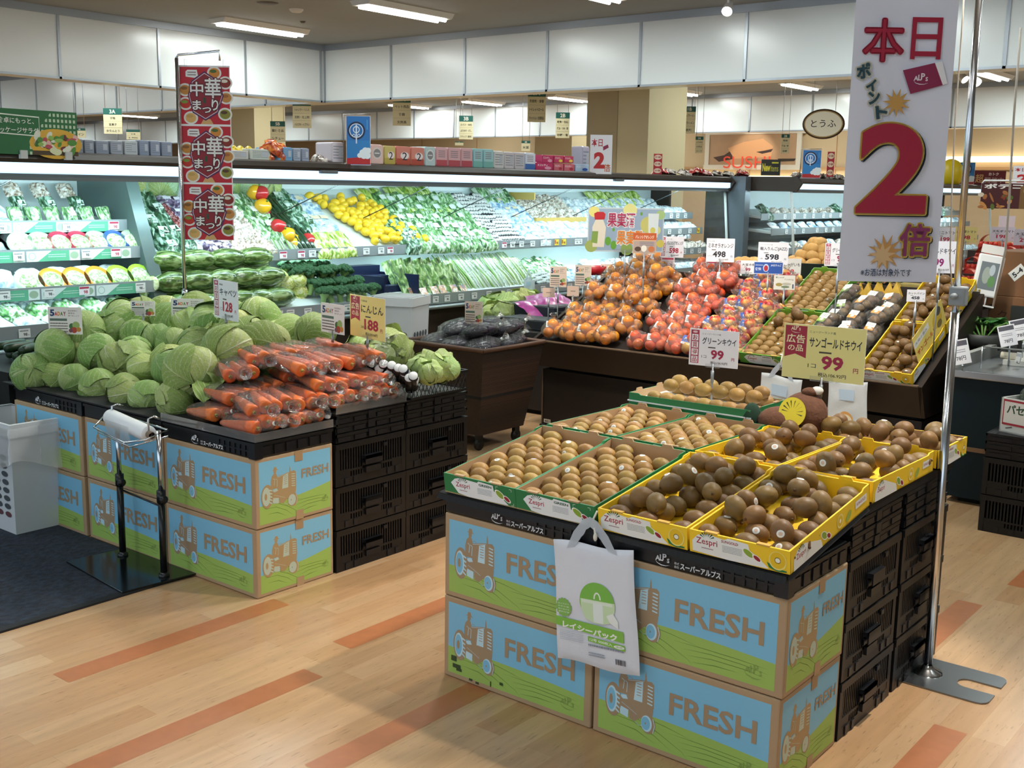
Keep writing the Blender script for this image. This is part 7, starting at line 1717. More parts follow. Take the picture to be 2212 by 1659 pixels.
# ------------------------------------------------------------------ chillers
FD = M('#33281f', .4, vary=.08, scale=6)
FG = M('#6d7476', .35, .3)
FWH = M('#dfeaea', .35, spec=.4)
STRIP = M('#c4e6ff', .4, emit=1.05)
RAIL = M('#9aa3a6', .4, .2)
def chiller(name, lab, xf, y0, y1, split, ends):
    """open chiller along y, its front looking to +x; xf the front rail"""
    r = thing(name, lab, 'chiller', (0, 0, 0)); b = xf - 1.0
    def pr(L, a, c, m_, mb): mb.prism([(x, z) for x, z in L], a, c, m_, Matrix(((1, 0, 0, 0), (0, 0, 1, 0), (0, 1, 0, 0), (0, 0, 0, 1))))
    m = MB(); pr([(b, 1.53), (xf - .08, 1.53), (xf - .01, 1.515), (xf, 1.535), (xf - .01, 1.562), (xf - .05, 1.572), (b, 1.572)], y0, y1, 0, m); m.build('canopy', [FD], r)
    m = MB(); pr([(xf - .035, 1.462), (xf - .012, 1.468), (xf - .012, 1.514), (xf - .07, 1.53)], y0 + .02, y1 - .02, 0, m); m.build('light_strip', STRIP, r)
    m = MB(); pr([(xf - .10, 1.43), (xf - .03, 1.43), (xf - .03, 1.462), (xf - .10, 1.475)], y0 + .01, y1 - .01, 0, m); m.box((b + .1, y0, 1.475), (xf - .08, y1, 1.53), 1); m.build('canopy_lining', [FG, FWH], r)
    m = MB(); m.box((b, y0, 0.0), (b + .08, y1, 1.53)); m.build('back_panel', FWH, r)
    m = MB(); m.box((b, y0, .06), (xf - .04, y1, .585)); m.box((b, y0, 0), (xf - .12, y1, .06), 1); m.build('base', [FD, MATTE], r)
    m = MB(); m.box((xf - .06, y0, .585), (xf + .02, y1, .612)); m.tube([(xf + .018, y0, .598), (xf + .018, y1, .598)], .014, 8); m.build('bumper', M('#8f9a9c', .35, .4), r)
    for (a, c, kind) in split:
        m = MB(); e = MB()
        if kind == 'two':
            pr([(xf - .02, .625), (xf - .02, .66), (xf - .52, .80), (xf - .92, .82), (xf - .92, .62)], a, c, 0, m)       # lower deck
            pr([(xf - .92, .62), (xf - .52, .80), (xf - .52, .96), (xf - .92, 1.40)], a, c, 0, m)
            pr([(xf - .30, .95), (xf - .30, .985), (xf - .84, 1.36), (xf - .90, 1.36), (xf - .90, 1.32), (xf - .55, .95)], a, c, 0, m)
            e.box((xf - .012, a, .618), (xf - .004, c, .69)); e.box((xf - .30, a, .955), (xf - .292, c, 1.022))
        else:
            pr([(xf - .02, .62), (xf - .02, .685), (xf - .4, .76), (xf - .92, .78), (xf - .92, .62)], a, c, 0, m)
            for (xr, z) in ((xf - .17, .86), (xf - .30, 1.045), (xf - .42, 1.19)):
                pr([(xr, z - .02), (xr, z), (xf - .92, z + .06), (xf - .92, z + .03)], a, c, 0, m)
                e.box((xr, a, z - .035), (xr + .008, c, z + .03))
            e.box((xf - .012, a, .655), (xf - .004, c, .72)); 
        m.build('deck', FWH, r); e.build('price_rail', RAIL, r)
    for a in ends:
        m = MB(); pr([(b, 0), (xf - .02, 0), (xf + .02, .3), (xf + .02, .62), (b + .3, .62), (b + .3, 1.44), (xf - .02, 1.44), (xf + .03, 1.52), (xf - .03, 1.58), (b, 1.58)], a, a + .04, 0, m); m.build('end_panel', FD, r)
        m = MB(); pr([(b + .3, .62), (xf - .01, .62), (xf - .09, 1.44), (b + .3, 1.44)], a + .012, a + .028, 0, m); m.build('end_glass', GLASS, r)
        m = MB(); m.tube([(xf, a + .02, .62), (xf - .08, a + .02, 1.45)], .014, 8); m.build('glass_edge', FWH, r)
    return r
XF = -5.35
r1 = chiller('chiller', 'long open produce chiller with a lit canopy, behind the cabbages and oranges', XF, 1.2, 10.1, [(1.2, 3.66, 'shelves'), (3.74, 8.9, 'two'), (8.9, 10.05, 'shelves')], [10.06])
m = MB()
m.prism([(XF - .95, .62), (XF - .10, .62), (XF - .42, 1.46), (XF - .95, 1.46)], 3.66, 3.74, 0, Matrix(((1, 0, 0, 0), (0, 0, 1, 0), (0, 1, 0, 0), (0, 0, 0, 1)))); m.build('divider', M('#5c6d6b', .35, .3), r1)
for y in (2.6, 4.75, 5.6, 6.45, 7.3, 8.15, 9.0): MB().tube([(XF - .09, y + .25, 1.44), (XF - .55, y, 1.19)], .0035, 6).build('support_rod', M('#1f2526', .5), r1)
m = MB()
for y in (4.75, 8.0): m.bbox((XF - .02, y, 1.50), (XF + .012, y + .14, 1.52), .005)
m.build('canopy_latch', M('#5f666a', .4), r1)
XF2 = -4.72
r2_ = chiller('chiller', 'second open chiller with a dark end panel, between the oranges and the big banner', XF2, 10.25, 16.6, [(10.3, 16.5, 'shelves')], [10.22, 16.56])
m = MB(); m.box((-5.42, 10.105, 0), (-5.22, 10.215, 1.58)); tag(m.build('corner_post', M('#6e7780', .35, .4)), 'grey metal corner post between the two chillers', 'post')
# price tickets along the rails
TKp = Pr(2e-4); TKp.rect(0, 0, .06, .045, '#eef0ee'); TKp.lines(.006, .028, .05, .04, 1, '#6a6e74', 3, .5); TKp.text('98', .024, .008, .016, '#3a3c42', w=.02, bold=.03); TKp.text('円', .047, .008, .008, '#3a3c42', w=.007)
TRp = Pr(2e-4); TRp.rect(0, 0, .06, .045, '#f2eef0'); TRp.rect(.003, .032, .057, .042, '#b02a4c'); TRp.text('98', .026, .006, .018, '#b02a4c', w=.024, bold=.03)
TYp = Pr(2e-4); TYp.rect(0, 0, .06, .05, '#f0d24a'); TYp.rect(.004, .012, .018, .044, '#b0482a'); TYp.text('98', .024, .008, .022, '#7a2a20', w=.026, bold=.03)
TGp = Pr(2e-4); TGp.rect(0, 0, .30, .055, '#dfeeea'); TGp.poly([(.06, 0), (.14, .055), (.24, .055), (.24, 0)], '#5fae8a'); TGp.ring(.03, .028, .02, .02, .003, '#8ab8a8', 18); TGp.oval(.268, .028, .025, .02, '#9db59a', 14); TGp.lines(.12, .018, .22, .04, 2, '#bfe0d2', 4, .4)
def tk(name, p): return Kind(tag(link(name, p.mesh('ticket')), '', 'price ticket'))
KTW, KTR, KTY, KTG = tk('price_ticket', TKp), tk('price_ticket', TRp), tk('price_ticket', TYp), tk('shelf_strip', TGp)
rt_ = random.Random(77)
def tickets(x, z, ya, yb, n, lab, grp, mix=(.8, .15, .05), y_only=None):
    for i in range(n):
        y = ya + (yb - ya) * (i + rt_.uniform(.15, .85)) / n; u = rt_.random()
        K, l2 = (KTW, 'white') if u < mix[0] else ((KTR, 'red-topped') if u < mix[0] + mix[1] else (KTY, 'yellow'))
        K('%s price ticket %s' % (l2, lab), None, X=frame((x + .004, y, z), (0, 1, 0), (0, 0, 1)), group='%s tickets %s' % (l2, grp))
tickets(XF - .292, .965, 3.78, 8.85, 42, 'on the upper rail of the long chiller', 'on the upper chiller rail')
tickets(XF - .004, .63, 3.78, 8.85, 32, 'on the lower front rail of the long chiller', 'on the lower chiller rail', (.9, .08, .02))
for (xr, z, lb) in ((XF - .42, 1.165, 'top'), (XF - .30, 1.02, 'second'), (XF - .17, .835, 'third')):
    for i in range(6): KTG('green and white strip on the %s shelf edge of the packed salads' % lb, None, X=frame((xr + .0085, 1.75 + .31 * i, z - .01), (0, 1, 0), (0, 0, 1)), group='green strips on the %s salad shelf' % lb)
    tickets(xr + .009, z, 1.8, 3.6, 7, 'on the %s salad shelf edge' % lb, 'on the %s salad shelf' % lb, (.5, .5, 0))
tickets(XF - .002, .66, 1.8, 3.6, 5, 'on the bottom rail of the salad section', 'on the bottom salad rail', (.9, .1, 0))
for (xr, z) in ((XF - .17, .835), (XF - .30, 1.02), (XF - .42, 1.165)): tickets(xr + .009, z, 8.95, 10.0, 6, 'at the end section of the long chiller', 'at the end of the long chiller')
for (xr, z) in ((XF2 - .17, .835), (XF2 - .30, 1.02), (XF2 - .42, 1.165)): tickets(xr + .009, z, 10.4, 15.8, 22, 'on a shelf edge of the second chiller', 'on the second chiller shelves', (1, 0, 0))

# ---- packs: shapes
def streak(name, c1, c2, c3, sc=(8, 40, 8), rough=.35):
    m_ = bpy.data.materials.new(name); m_.use_nodes = True; n, l = m_.node_tree.nodes, m_.node_tree.links; b = n['Principled BSDF']
    tc = n.new('ShaderNodeTexCoord'); mp = n.new('ShaderNodeMapping'); mp.inputs['Scale'].default_value = sc; oi = n.new('ShaderNodeObjectInfo'); ad = n.new('ShaderNodeVectorMath'); ad.operation = 'ADD'
    cm = n.new('ShaderNodeCombineXYZ'); mu = n.new('ShaderNodeMath'); mu.operation = 'MULTIPLY'; mu.inputs[1].default_value = 37; l.new(oi.outputs['Random'], mu.inputs[0]); l.new(mu.outputs[0], cm.inputs[0]); l.new(mu.outputs[0], cm.inputs[2])
    l.new(tc.outputs['Object'], ad.inputs[0]); l.new(cm.outputs[0], ad.inputs[1]); l.new(ad.outputs[0], mp.inputs[0])
    nz = n.new('ShaderNodeTexNoise'); nz.inputs['Scale'].default_value = 1.6; nz.inputs['Detail'].default_value = 3; nz.inputs['Distortion'].default_value = .8; l.new(mp.outputs[0], nz.inputs[0])
    cr = n.new('ShaderNodeValToRGB'); e = cr.color_ramp.elements; e[0].position = .36; e[0].color = lin(c1); e[1].position = .62; e[1].color = lin(c3); q = e.new(.5); q.color = lin(c2)
    l.new(nz.outputs['Fac'], cr.inputs[0]); l.new(cr.outputs[0], b.inputs['Base Color']); b.inputs['Roughness'].default_value = rough; b.inputs['Coat Weight'].default_value = .5; b.inputs['Coat Roughness'].default_value = .15
    bp = n.new('ShaderNodeBump'); bp.inputs['Strength'].default_value = .5; bp.inputs['Distance'].default_value = .01; l.new(nz.outputs['Fac'], bp.inputs['Height']); l.new(bp.outputs[0], b.inputs['Normal'])
    return m_
def pillow(nm, w, l_, t, mat, seed=0, lump=.3, labelcol=None):
    """soft pack lying flat: x across, y along its length"""
    m = MB()
    def fn(s): 
        def g(i, j):
            e = (1 - (2 * i - 1) ** 4) * (1 - (2 * j - 1) ** 6)
            z = t * (e ** .6) * (1 + lump * noise.noise(Vector((i * 4 + seed, j * 6, s)))) if s > 0 else 0
            return ((i - .5) * w * (1 + .06 * math.sin(j * 9 + seed)), (j - .5) * l_, z)
        return g
    m.grid(fn(1), 10, 14, 0); m.grid(lambda i, j: fn(-1)(1 - i, j), 2, 2, 0)
    mats = [mat]
    if labelcol:
        m.grid(lambda i, j: ((i - .5) * w * .5, l_ * (.02 + .2 * j), t * 1.12 + .002), 2, 2, 1); mats.append(M(labelcol, .4))
    return m.mesh(nm, mats)
def KD(name, me, cat): return Kind(tag(link(name, me), '', cat))
GREENS = streak('greens_in_film', '#2f5a35', '#7fae6a', '#e2efe0', (30, 8, 20))
DKGR = streak('dark_greens_in_film', '#16301f', '#3f6d48', '#b9d6c4', (26, 9, 20))
YGR = streak('yellow_greens_in_film', '#5f8a2a', '#b9cf58', '#eef2c8', (34, 6, 20))
WHT = streak('white_pack', '#8fa6b4', '#dfe9ee', '#ffffff', (14, 10, 14))
MUSH = streak('mushroom_pack', '#8a7058', '#d8cdbd', '#f4f2ee', (26, 26, 20))
PURPM = streak('purple_pack', '#3c2a44', '#7f6a8a', '#d9d2e4', (18, 18, 18))
REDM = streak('red_bean_pack', '#4a1418', '#8a2a2a', '#c9a0a0', (40, 40, 20))
BLUEW = streak('blue_white_pack', '#6f9cc4', '#cfe0ee', '#f4fafd', (12, 12, 12))
k_green = [KD('greens_bag', pillow('greens_bag', .12, .24, .05, GREENS, s, .5, '#e8eeee' if s == 2 else None), 'vegetable pack') for s in (1, 2)]
k_dark = [KD('greens_bag', pillow('greens_bag', .12, .24, .055, DKGR, s, .5, '#dfe8e4' if s == 4 else None), 'vegetable pack') for s in (3, 4)]
k_yg = [KD('greens_bag', pillow('greens_bag', .11, .24, .04, YGR, s, .5), 'vegetable pack') for s in (5, 6)]
k_white = [KD('film_pack', pillow('film_pack', .13, .16, .035, WHT, s, .4), 'pack') for s in (7, 8)]
k_mush = [KD('mushroom_pack', pillow('mushroom_pack', .12, .13, .045, MUSH, s, .6, None), 'mushroom pack') for s in (9, 10)]
k_purp = [KD('purple_pack', pillow('purple_pack', .11, .13, .05, PURPM, s, .6, '#e6e2ee'), 'vegetable pack') for s in (11, 12)]
k_red = [KD('bean_pack', pillow('bean_pack', .11, .14, .04, REDM, 13, .4), 'bean pack')]
k_blue = [KD('film_pack', pillow('film_pack', .12, .15, .035, BLUEW, s, .4, '#e9d9b8' if s == 15 else None), 'pack') for s in (14, 15)]
def tray_pack(tc_, top, lump=6):
    m = MB(); m.prism([(-.07, -.05), (.07, -.05), (.07, .05), (-.07, .05)], 0, .018, 0); 
    for i in range(4):
        for j in range(2): m.ell((-.048 + .032 * i, -.022 + .044 * j, .02), (.016, .02, .013), 8, 5, 1)
    return KD('tray_pack', m.mesh('tray_pack', [M(tc_, .35), M(top, .35, objvar=.1)]), 'tray pack')
k_dtray = [tray_pack('#181a20', '#e6e4e2')]
k_okra = [tray_pack('#20242a', '#c9d0cc')]
SLP = {}
def on_upper(y, s, lift=0.0):   # s 0 at the rail, 1 at the back of the upper rack
    return Vector((XF - .315 - .50 * s, y, .99 + .345 * s + lift)), math.atan2(.345, .50)
def on_lower(y, s, lift=0.0):
    return Vector((XF - .05 - .46 * s, y, .672 + .128 * s + lift)), math.atan2(.128, .46)
def lay(K, where, y, s, lab, grp, lift=0.0, spin=0.0, sc=1.0, tilt=0.0):
    P, a = where(y, s, lift)
    # pack's length runs up the slope (towards -x), its top faces up and out
    X = T(*P) @ RZ(PI / 2) @ RX(a + tilt) @ RZ(spin) @ Matrix.Scale(sc, 4)
    return K[rt_.randrange(len(K))](lab, None, X=X, group=grp)
def block(K, where, ya, yb, ny, ss, lab, grp, sc=1.0, spin=.12, lift=0.0, tilt=.12):
    for s in ss:
        for i in range(ny): lay(K, where, ya + (yb - ya) * (i + .5) / ny + rt_.uniform(-.012, .012), s + rt_.uniform(-.02, .02), lab, grp, lift + rt_.uniform(0, .012), rt_.uniform(-spin, spin), sc, tilt)
R4 = (.12, .37, .62, .86)
R5 = (.08, .27, .46, .65, .84)
U = on_upper
# spherical produce on the racks
m = MB(); m.ell((0, 0, .034), (.042, .034, .034), 14, 9); LEM = KD('lemon', m.mesh('lemon', [M('#f0c630', .35, bump=.1, scale=90, objvar=.05)]), 'lemon')
m = MB(); m.ell((0, 0, .05), (.055, .06, .05), 14, 9, 0, None, lambda p: 1 + .1 * math.cos(4 * math.atan2(p.y, p.x)) * (1 - abs(p.z))); m.tube([(0, 0, .095), (.003, 0, .115)], .007, 6, 1)
PEP = [KD('bell_pepper', m.mesh('bell_pepper', [M(c, .25, coat=.5), M('#4f7a34', .5)]), 'pepper') for c in ('#f0b41e', '#c42a2e')]
m = MB()
for i in range(3): m.tube([((i - 1) * .032, -.10, .018), ((i - 1) * .032 + .003, 0, .019), ((i - 1) * .032, .10, .018)], [.010, .0165, .012], 8)
CUC = [KD('cucumber_pack', m.mesh('cucumber_pack', [M('#27452c', .25, vary=.25, scale=40, coat=.6)]), 'cucumber pack')]
m = MB()
for i in range(30):
    a, b = i * 2.399, math.sqrt((i + .5) / 30); m.ell((.055 * b * math.cos(a), .055 * b * math.sin(a), .075 + .03 * (1 - b * b)), (.017, .017, .015), 7, 5)
m.lathe([(.018, 0), (.02, .04), (.04, .07)], 8, 1); BRO = [KD('broccoli', m.mesh('broccoli', [M('#2f5a34', .75, vary=.35, scale=120, bump=.8, objvar=.12), M('#8fae6a', .6)]), 'broccoli')]
def napa(s):
    m = MB(); m.ell((0, 0, .06), (.068, .15, .062), 18, 14, 0, None, lambda p: 1 + .05 * noise.noise(Vector((p.x * 5 + s, p.y * 3, p.z * 5))) - .12 * max(0, p.y)); m.ell((0, -.143, .06), (.045, .012, .042), 12, 8, 1)
    return m.mesh('napa_cabbage', [streak('napa_leaf_%d' % s, '#33491f', '#5d783a', '#9cb47a', (26, 5, 26), .12), streak('napa_core_%d' % s, '#b9c46a', '#e2e6b0', '#f6f6e2', (30, 30, 30))])
NAP = [KD('napa_cabbage', napa(s), 'napa cabbage') for s in (1, 2)]
NAPC = [KD('napa_half', MB().ell((0, 0, .05), (.062, .075, .052), 16, 10, 0, None, lambda p: 1 + .06 * noise.noise(p * 5)).mesh('napa_half', [streak('napa_cut', '#a9b83e', '#dfe28a', '#f3f3d4', (30, 30, 30))]), 'napa cabbage')]
PCAB = [KD('spring_cabbage', cabbage_mesh(31, .1, 0, 5, [leaf_mat('spring_leaf', '#9cc08a', '#c4dcae', '#e4efd6'), CABM]), 'cabbage')]
def stalks(c1, c2, n, seed):
    r_ = random.Random(seed); m = MB()
    for i in range(n): x = (i / (n - 1) - .5) * .09; m.tube([(x + r_.uniform(-.004, .004), -.17, .012), (x, 0, .018 + r_.uniform(0, .01)), (x + r_.uniform(-.01, .01), .17, .014)], [.007, .0075, .004], 6, 0 if i % 3 else 1)
    m.grid(lambda i, j: ((i - .5) * .115, (j - .5) * .30, .03 * (1 - (2 * i - 1) ** 4) + .003), 6, 6, 2); return m.mesh('stalk_bundle', [M(c1, .35), M(c2, .35), FILM])
STK = [KD('stalk_bundle', stalks('#8fb05a', '#dfe8c8', 8, 1), 'vegetable pack'), KD('stalk_bundle', stalks('#d9e4cc', '#7fa65a', 7, 2), 'vegetable pack')]
def flowbag(seed):                       # upright leafy bag with an orange print
    m = MB(); m.add(*(lambda q: (q.v, q.f))(MB().grid(lambda i, j: ((i - .5) * (.07 + .06 * j), (j - .5) * .30, .05 * (1 - (2 * i - 1) ** 2) * (.6 + .6 * j) + .008 * noise.noise(Vector((i * 5, j * 6, seed)))), 10, 14)), 0, True)
    m.grid(lambda i, j: ((i - .5) * .07, -.10 + .07 * j, .052), 2, 2, 1); return m.mesh('greens_bag', [streak('leafy_bag_%d' % seed, '#2c5228', '#6f9a44', '#c9dca8', (24, 10, 20)), streak('leafy_bag_print_%d' % seed, '#6a86a8', '#c98a4a', '#e8e2d8', (20, 20, 20))])
FLW = [KD('greens_bag', flowbag(s), 'vegetable pack') for s in (1, 2)]
# y along the chiller at a pixel column, on the rack
def yu(px, py=480): return at(px + 28, py, x=XF - .55).y
def yl(px, py=630): return at(px, py, x=XF - .2).y
# ---- upper rack, from the divider on
top = lambda K, a, b, n, lab, grp, sc=1.0: block(K, U, a, b, n, (1.02,), lab, grp, sc, .3, .02, 0)
y = yu
for i in range(12):
    P, a = U(y(290, 405) + (y(400, 405) - y(290, 405)) * (i + .5) / 6 if i < 6 else y(505, 405) + (y(620, 405) - y(505, 405)) * (i - 5.5) / 6, 1.04, .07); PCAB[0]('pale green spring cabbage on the top ledge of the long chiller', P, (rt_.uniform(-1, 1), rt_.uniform(-1, 1), rt_.uniform(-3, 3)), .082, 'spring cabbages on the top ledge')
block(k_dark, U, y(280), y(345), 2, R5, 'dark green leafy pack beside the chiller divider', 'dark leafy packs beside the divider')
block(k_red, U, y(330), y(362), 2, (.5, .7), 'dark red bean pack among the mushrooms of the long chiller', 'dark red bean packs')
block(k_white, U, y(330), y(362), 2, (.12, .3), 'white enoki mushroom pack below the dark red bean packs', 'white enoki packs')
block(k_purp, U, y(362), y(420), 3, R5, 'purplish eggplant pack with a pale label, left of the red banner in the chiller', 'purplish eggplant packs')
block(k_mush, U, y(405), y(510), 5, R5, 'brown and white mushroom pack behind the red banner in the chiller', 'mushroom packs behind the red banner')
block(k_green, U, y(508), y(560), 3, (.35, .6, .84), 'pale green sprout bag right of the red banner', 'sprout bags right of the red banner')
block(STK, U, y(508), y(590), 4, (.2,), 'bundle of green beans on the upper rack right of the red banner', 'green bean bundles', .8)
for i, (px, py, c) in enumerate(((552, 428, 0), (560, 455, 0), (568, 470, 1), (566, 432, 1), (625, 520, 0), (640, 535, 0), (655, 530, 1), (600, 500, 1), (632, 540, 0))):
    P = at(px, py, x=XF - (.62 if py < 480 else .42)); PEP[c](['yellow', 'red'][c] + ' bell pepper ' + ('in the upper part of the chiller rack left of the cucumbers' if py < 480 else 'near the price rail below the cucumbers'), P, (rt_.uniform(-.5, .5), rt_.uniform(.2, .9), rt_.uniform(-3, 3)), .95, ['yellow', 'red'][c] + (' peppers high on the rack' if py < 480 else ' peppers by the rail'))
block(CUC, U, y(572), y(612), 2, (.15, .42, .68, .9), 'dark cucumber pack between the peppers and the white corn bags', 'cucumber packs', 1.15)
block(k_dark, U, y(606), y(640), 2, (.45, .68, .9), 'dark green pepper bag right of the cucumbers', 'dark pepper bags right of the cucumbers')
block(k_blue, U, y(632), y(682), 3, (.3, .5, .7, .88), 'white and pale blue corn bag left of the lemons', 'pale blue bags left of the lemons', 1.1)
block(k_yg, U, y(606), y(680), 4, (.1,), 'yellow-green pack on the rail below the pale blue bags', 'yellow-green packs under the blue bags')
nl = 0
for j in range(11):
    for i in range(8):
        s = .06 + .082 * j; a_, b_ = y(672 + 6 * (10 - j) * .9 + 12), y(805 + 8 * (10 - j) * .6)
        yy = a_ + (b_ - a_) * (i + (.5 if j % 2 else .2)) / 8
        if rt_.random() < .1: continue
        P, a = U(yy, s, .012 + rt_.uniform(0, .02)); LEM('yellow lemon in the big lemon display of the long chiller', P, (rt_.uniform(-.4, .4), .4, rt_.uniform(-3, 3)), .88, 'lemons in the chiller'); nl += 1
block(k_yg, U, y(800), y(850), 2, (.8, .95), 'yellow-green asparagus pack high on the rack right of the lemons', 'asparagus packs right of the lemons')
block(k_dark, U, y(800), y(830), 2, (.1, .3), 'dark leaf pack at the lower right of the lemons', 'dark leaf packs by the lemons')
block(k_green, U, y(822), y(990), 9, R5, 'film bag of leafy greens right of the lemons', 'leafy bags right of the lemons')
block(k_yg, U, y(870), y(960), 5, (1.0, .55), 'yellow-green leaf bag among the leafy bags', 'yellow-green bags among the leafy bags')
block(k_dtray, U, y(985), y(1065), 4, (.06, .2, .36, .52, .68, .84, .97), 'black tray pack with pale slices right of the leafy bags', 'black tray packs', 1.0, .05)
block(k_blue, U, y(1060), y(1122), 4, R5, 'pale blue sprout pack right of the black tray packs', 'pale blue sprout packs')
block(k_mush, U, y(1120), y(1225), 6, (.5, .66, .82, .95), 'shiitake mushroom pack in the raised yellowish tray', 'shiitake packs', .9)
block(k_white, U, y(1120), y(1225), 6, (.1, .28), 'white pack in front of the raised mushroom tray', 'white packs by the mushroom tray')
block(k_green, U, y(1060), y(1120), 4, (1.0,), 'small green pack on the back ledge of the chiller', 'small green packs on the back ledge')
P, a = U(y(1120), .42, .0); Q, a = U(y(1228), .42, .0)
m = MB(); m.box((0, 0, 0), (.03, Q.y - P.y, .05)); m.box((-.35, 0, .2), (.0, .015, .26)); tag(m.build('wooden_tray', M('#c9a95a', .6), loc=P), 'yellowish tray front holding up the shiitake packs', 'tray')
block(k_white, U, y(1225), y(1420), 11, R5, 'white film pack behind the fruit liquor poster', 'white packs behind the poster')
block(k_yg, U, y(1290), y(1400), 6, (.95,), 'yellowish pack at the back behind the poster', 'yellowish packs behind the poster')
# end section shelves of the first chiller
def shelf(xr, z, K, ya, yb, n, lab, grp, sc=.9, depth=1, tilt=.5):
    for d_ in range(depth):
        for i in range(n):
            yy = ya + (yb - ya) * (i + .5) / n
            X = T(xr - .07 - .14 * d_, yy, z + .008 + .01 * d_) @ RZ(PI / 2) @ RX(tilt) @ RZ(rt_.uniform(-.1, .1)) @ Matrix.Scale(sc, 4); K[rt_.randrange(len(K))](lab, None, X=X, group=grp)
for xr, z, nm in ((XF - .42, 1.21, 'top'), (XF - .30, 1.065, 'second'), (XF - .17, .88, 'third'), (XF - .03, .70, 'bottom')):
    shelf(xr, z, k_white if nm != 'third' else k_mush, 8.95, 10.0, 8, 'pale film pack on the %s shelf at the far end of the long chiller' % nm, 'pale packs on the %s end shelf' % nm, .95, 2)
# ---- lower deck
Lw = on_lower
for row, (s, zz, n0) in enumerate(((.12, .0, 6), (.42, .03, 6), (.3, .10, 5), (.62, .12, 5), (.5, .19, 4))):
    for i in range(n0):
        yy = yl(345) + (yl(600) - yl(345)) * (i + .5) / n0; P, a = Lw(yy, s, zz); NAP[i % 2]('film-wrapped napa cabbage stacked on the lower deck behind the red banner pole', P, (0, .0, rt_.uniform(-.12, .12) + .0), .98, 'napa cabbages on the lower deck')
for i, (px, py) in enumerate(((620, 612), (640, 628), (618, 645), (650, 648), (637, 604), (600, 598))):
    P = at(px, py, x=XF - .25); NAPC[0]('cut yellow napa half at the end of the napa stack', P + Vector((0, 0, -.045)), (0, .5, rt_.uniform(-3, 3)), .95, 'cut napa halves')
for row, (s, zz, n0) in enumerate(((.08, .0, 7), (.3, .02, 7), (.5, .05, 7), (.36, .09, 5), (.68, .08, 6))):
    for i in range(n0):
        yy = yl(662 - 6 * row) + (yl(790 - 12 * row) - yl(662 - 6 * row)) * (i + .5) / n0; P, a = Lw(yy, s, zz); BRO[0]('dark green broccoli head on the lower deck beside the empty stepped crate', P, (rt_.uniform(-.3, .3), rt_.uniform(-.3, .3), rt_.uniform(-3, 3)), .95, 'broccoli heads on the lower deck')
ya, yb = yl(795), yl(868)
m = MB()
for k in range(4):
    P, a = Lw(0, .02 + .26 * k, 0); Q, a = Lw(0, .02 + .26 * (k + 1), 0)
    m.box((Q.x, ya, P.z - .02), (P.x, yb, P.z + .012 + .03 * k), 0)
for yy in (ya, yb): m.box((XF - .5, yy - .006, .66), (XF - .04, yy + .006, .83), 0)
tag(m.build('stepped_crate', M('#1b2444', .35)), 'empty dark blue stepped crate on the lower deck right of the broccoli', 'crate')
block(FLW, Lw, yl(858), yl(985), 6, (.25, .5), 'upright leafy bag with an orange print right of the blue stepped crate', 'upright leafy bags', 1.0, .15, .02, .75)
block(STK, Lw, yl(985), yl(1140), 8, (.35, .6), 'long bundle of green stalks on the lower deck', 'green stalk bundles', 1.1, .15, .02, .5)
block(k_okra, Lw, yl(1130), yl(1180), 3, (.08, .3, .52), 'dark tray pack on the lower deck right of the stalk bundles', 'dark tray packs on the lower deck')
block(k_green, Lw, yl(1130), yl(1240), 5, (.6, .8), 'leafy pack at the back of the lower deck', 'leafy packs at the back of the lower deck')
block(k_blue, Lw, yl(1180), yl(1290), 7, (.15, .4), 'pale pack on the lower deck behind the vegetable cards', 'pale packs behind the vegetable cards')
block(k_white, Lw, yl(1290), yl(1480), 9, (.15, .45, .7), 'white pack on the lower deck below the fruit liquor poster', 'white packs on the lower deck')
# ---- packed salad section
m = MB(); m.lathe([(0, 0), (.055, 0), (.075, .03), (.078, .034), (.07, .034), (0, .04)], 20); m.lathe([(.056, .036), (.080, .036), (.080, .024)], 20, 1); m.ell((0, 0, .03), (.057, .057, .02), 16, 8, 2)
def bowl(c): return KD('salad_bowl', m.mesh('salad_bowl', [M('#dfeaea', .3, alpha=.9), M(c, .35), streak('salad_' + c[1:], '#6f9a4e', '#b9cc98', '#e6ead8', (40, 40, 40))]), 'salad bowl')
BW = {c: bowl(h) for c, h in (('red', '#c42a48'), ('blue', '#3a62b8'), ('orange', '#e0902a'), ('green', '#9cc43a'), ('pale', '#b9d8b0'))}
for (z, xr, nm, seq) in ((1.065, XF - .30, 'second', ['pale', 'pale', 'red', 'red', 'pale', 'blue', 'pale']), (.88, XF - .17, 'third', ['pale', 'orange', 'orange', 'orange', 'green', 'green'])):
    for i, c in enumerate(seq):
        a_, b_ = (at(20, 520, x=xr - .08).y, at(300, 520, x=xr - .08).y) if nm == 'second' else (at(30, 600, x=xr - .08).y, at(320, 600, x=xr - .08).y)
        yy = a_ + (b_ - a_) * (i + .5) / len(seq)
        X = T(xr - .075, yy, z + .015) @ RY(.85) @ Matrix.Scale(.98, 4); BW[c]('round packed salad with a %s rim on the %s salad shelf' % (c, nm), None, X=X, group='%s-rimmed salads on the %s shelf' % (c, nm))
    shelf(xr - .12, z + .03, k_white, 1.7, 3.6, 12, 'white pack behind the round salads on the %s salad shelf' % nm, 'white packs behind the %s row of salads' % nm, .95, 1)
shelf(XF - .42, 1.215, k_blue, 1.7, 3.0, 11, 'pale blue bag standing on the top salad shelf', 'pale blue bags on the top salad shelf', 1.1, 1, .9)
shelf(XF - .42, 1.215, k_green, 3.0, 3.62, 6, 'green sprout bag standing on the top salad shelf by the divider', 'green sprout bags by the divider', .62, 1, 1.1)
shelf(XF - .60, 1.26, k_dark, 1.7, 3.6, 11, 'dark leafy pack at the back of the top salad shelf', 'dark packs at the back of the salad shelf', .7, 1, 1.0)
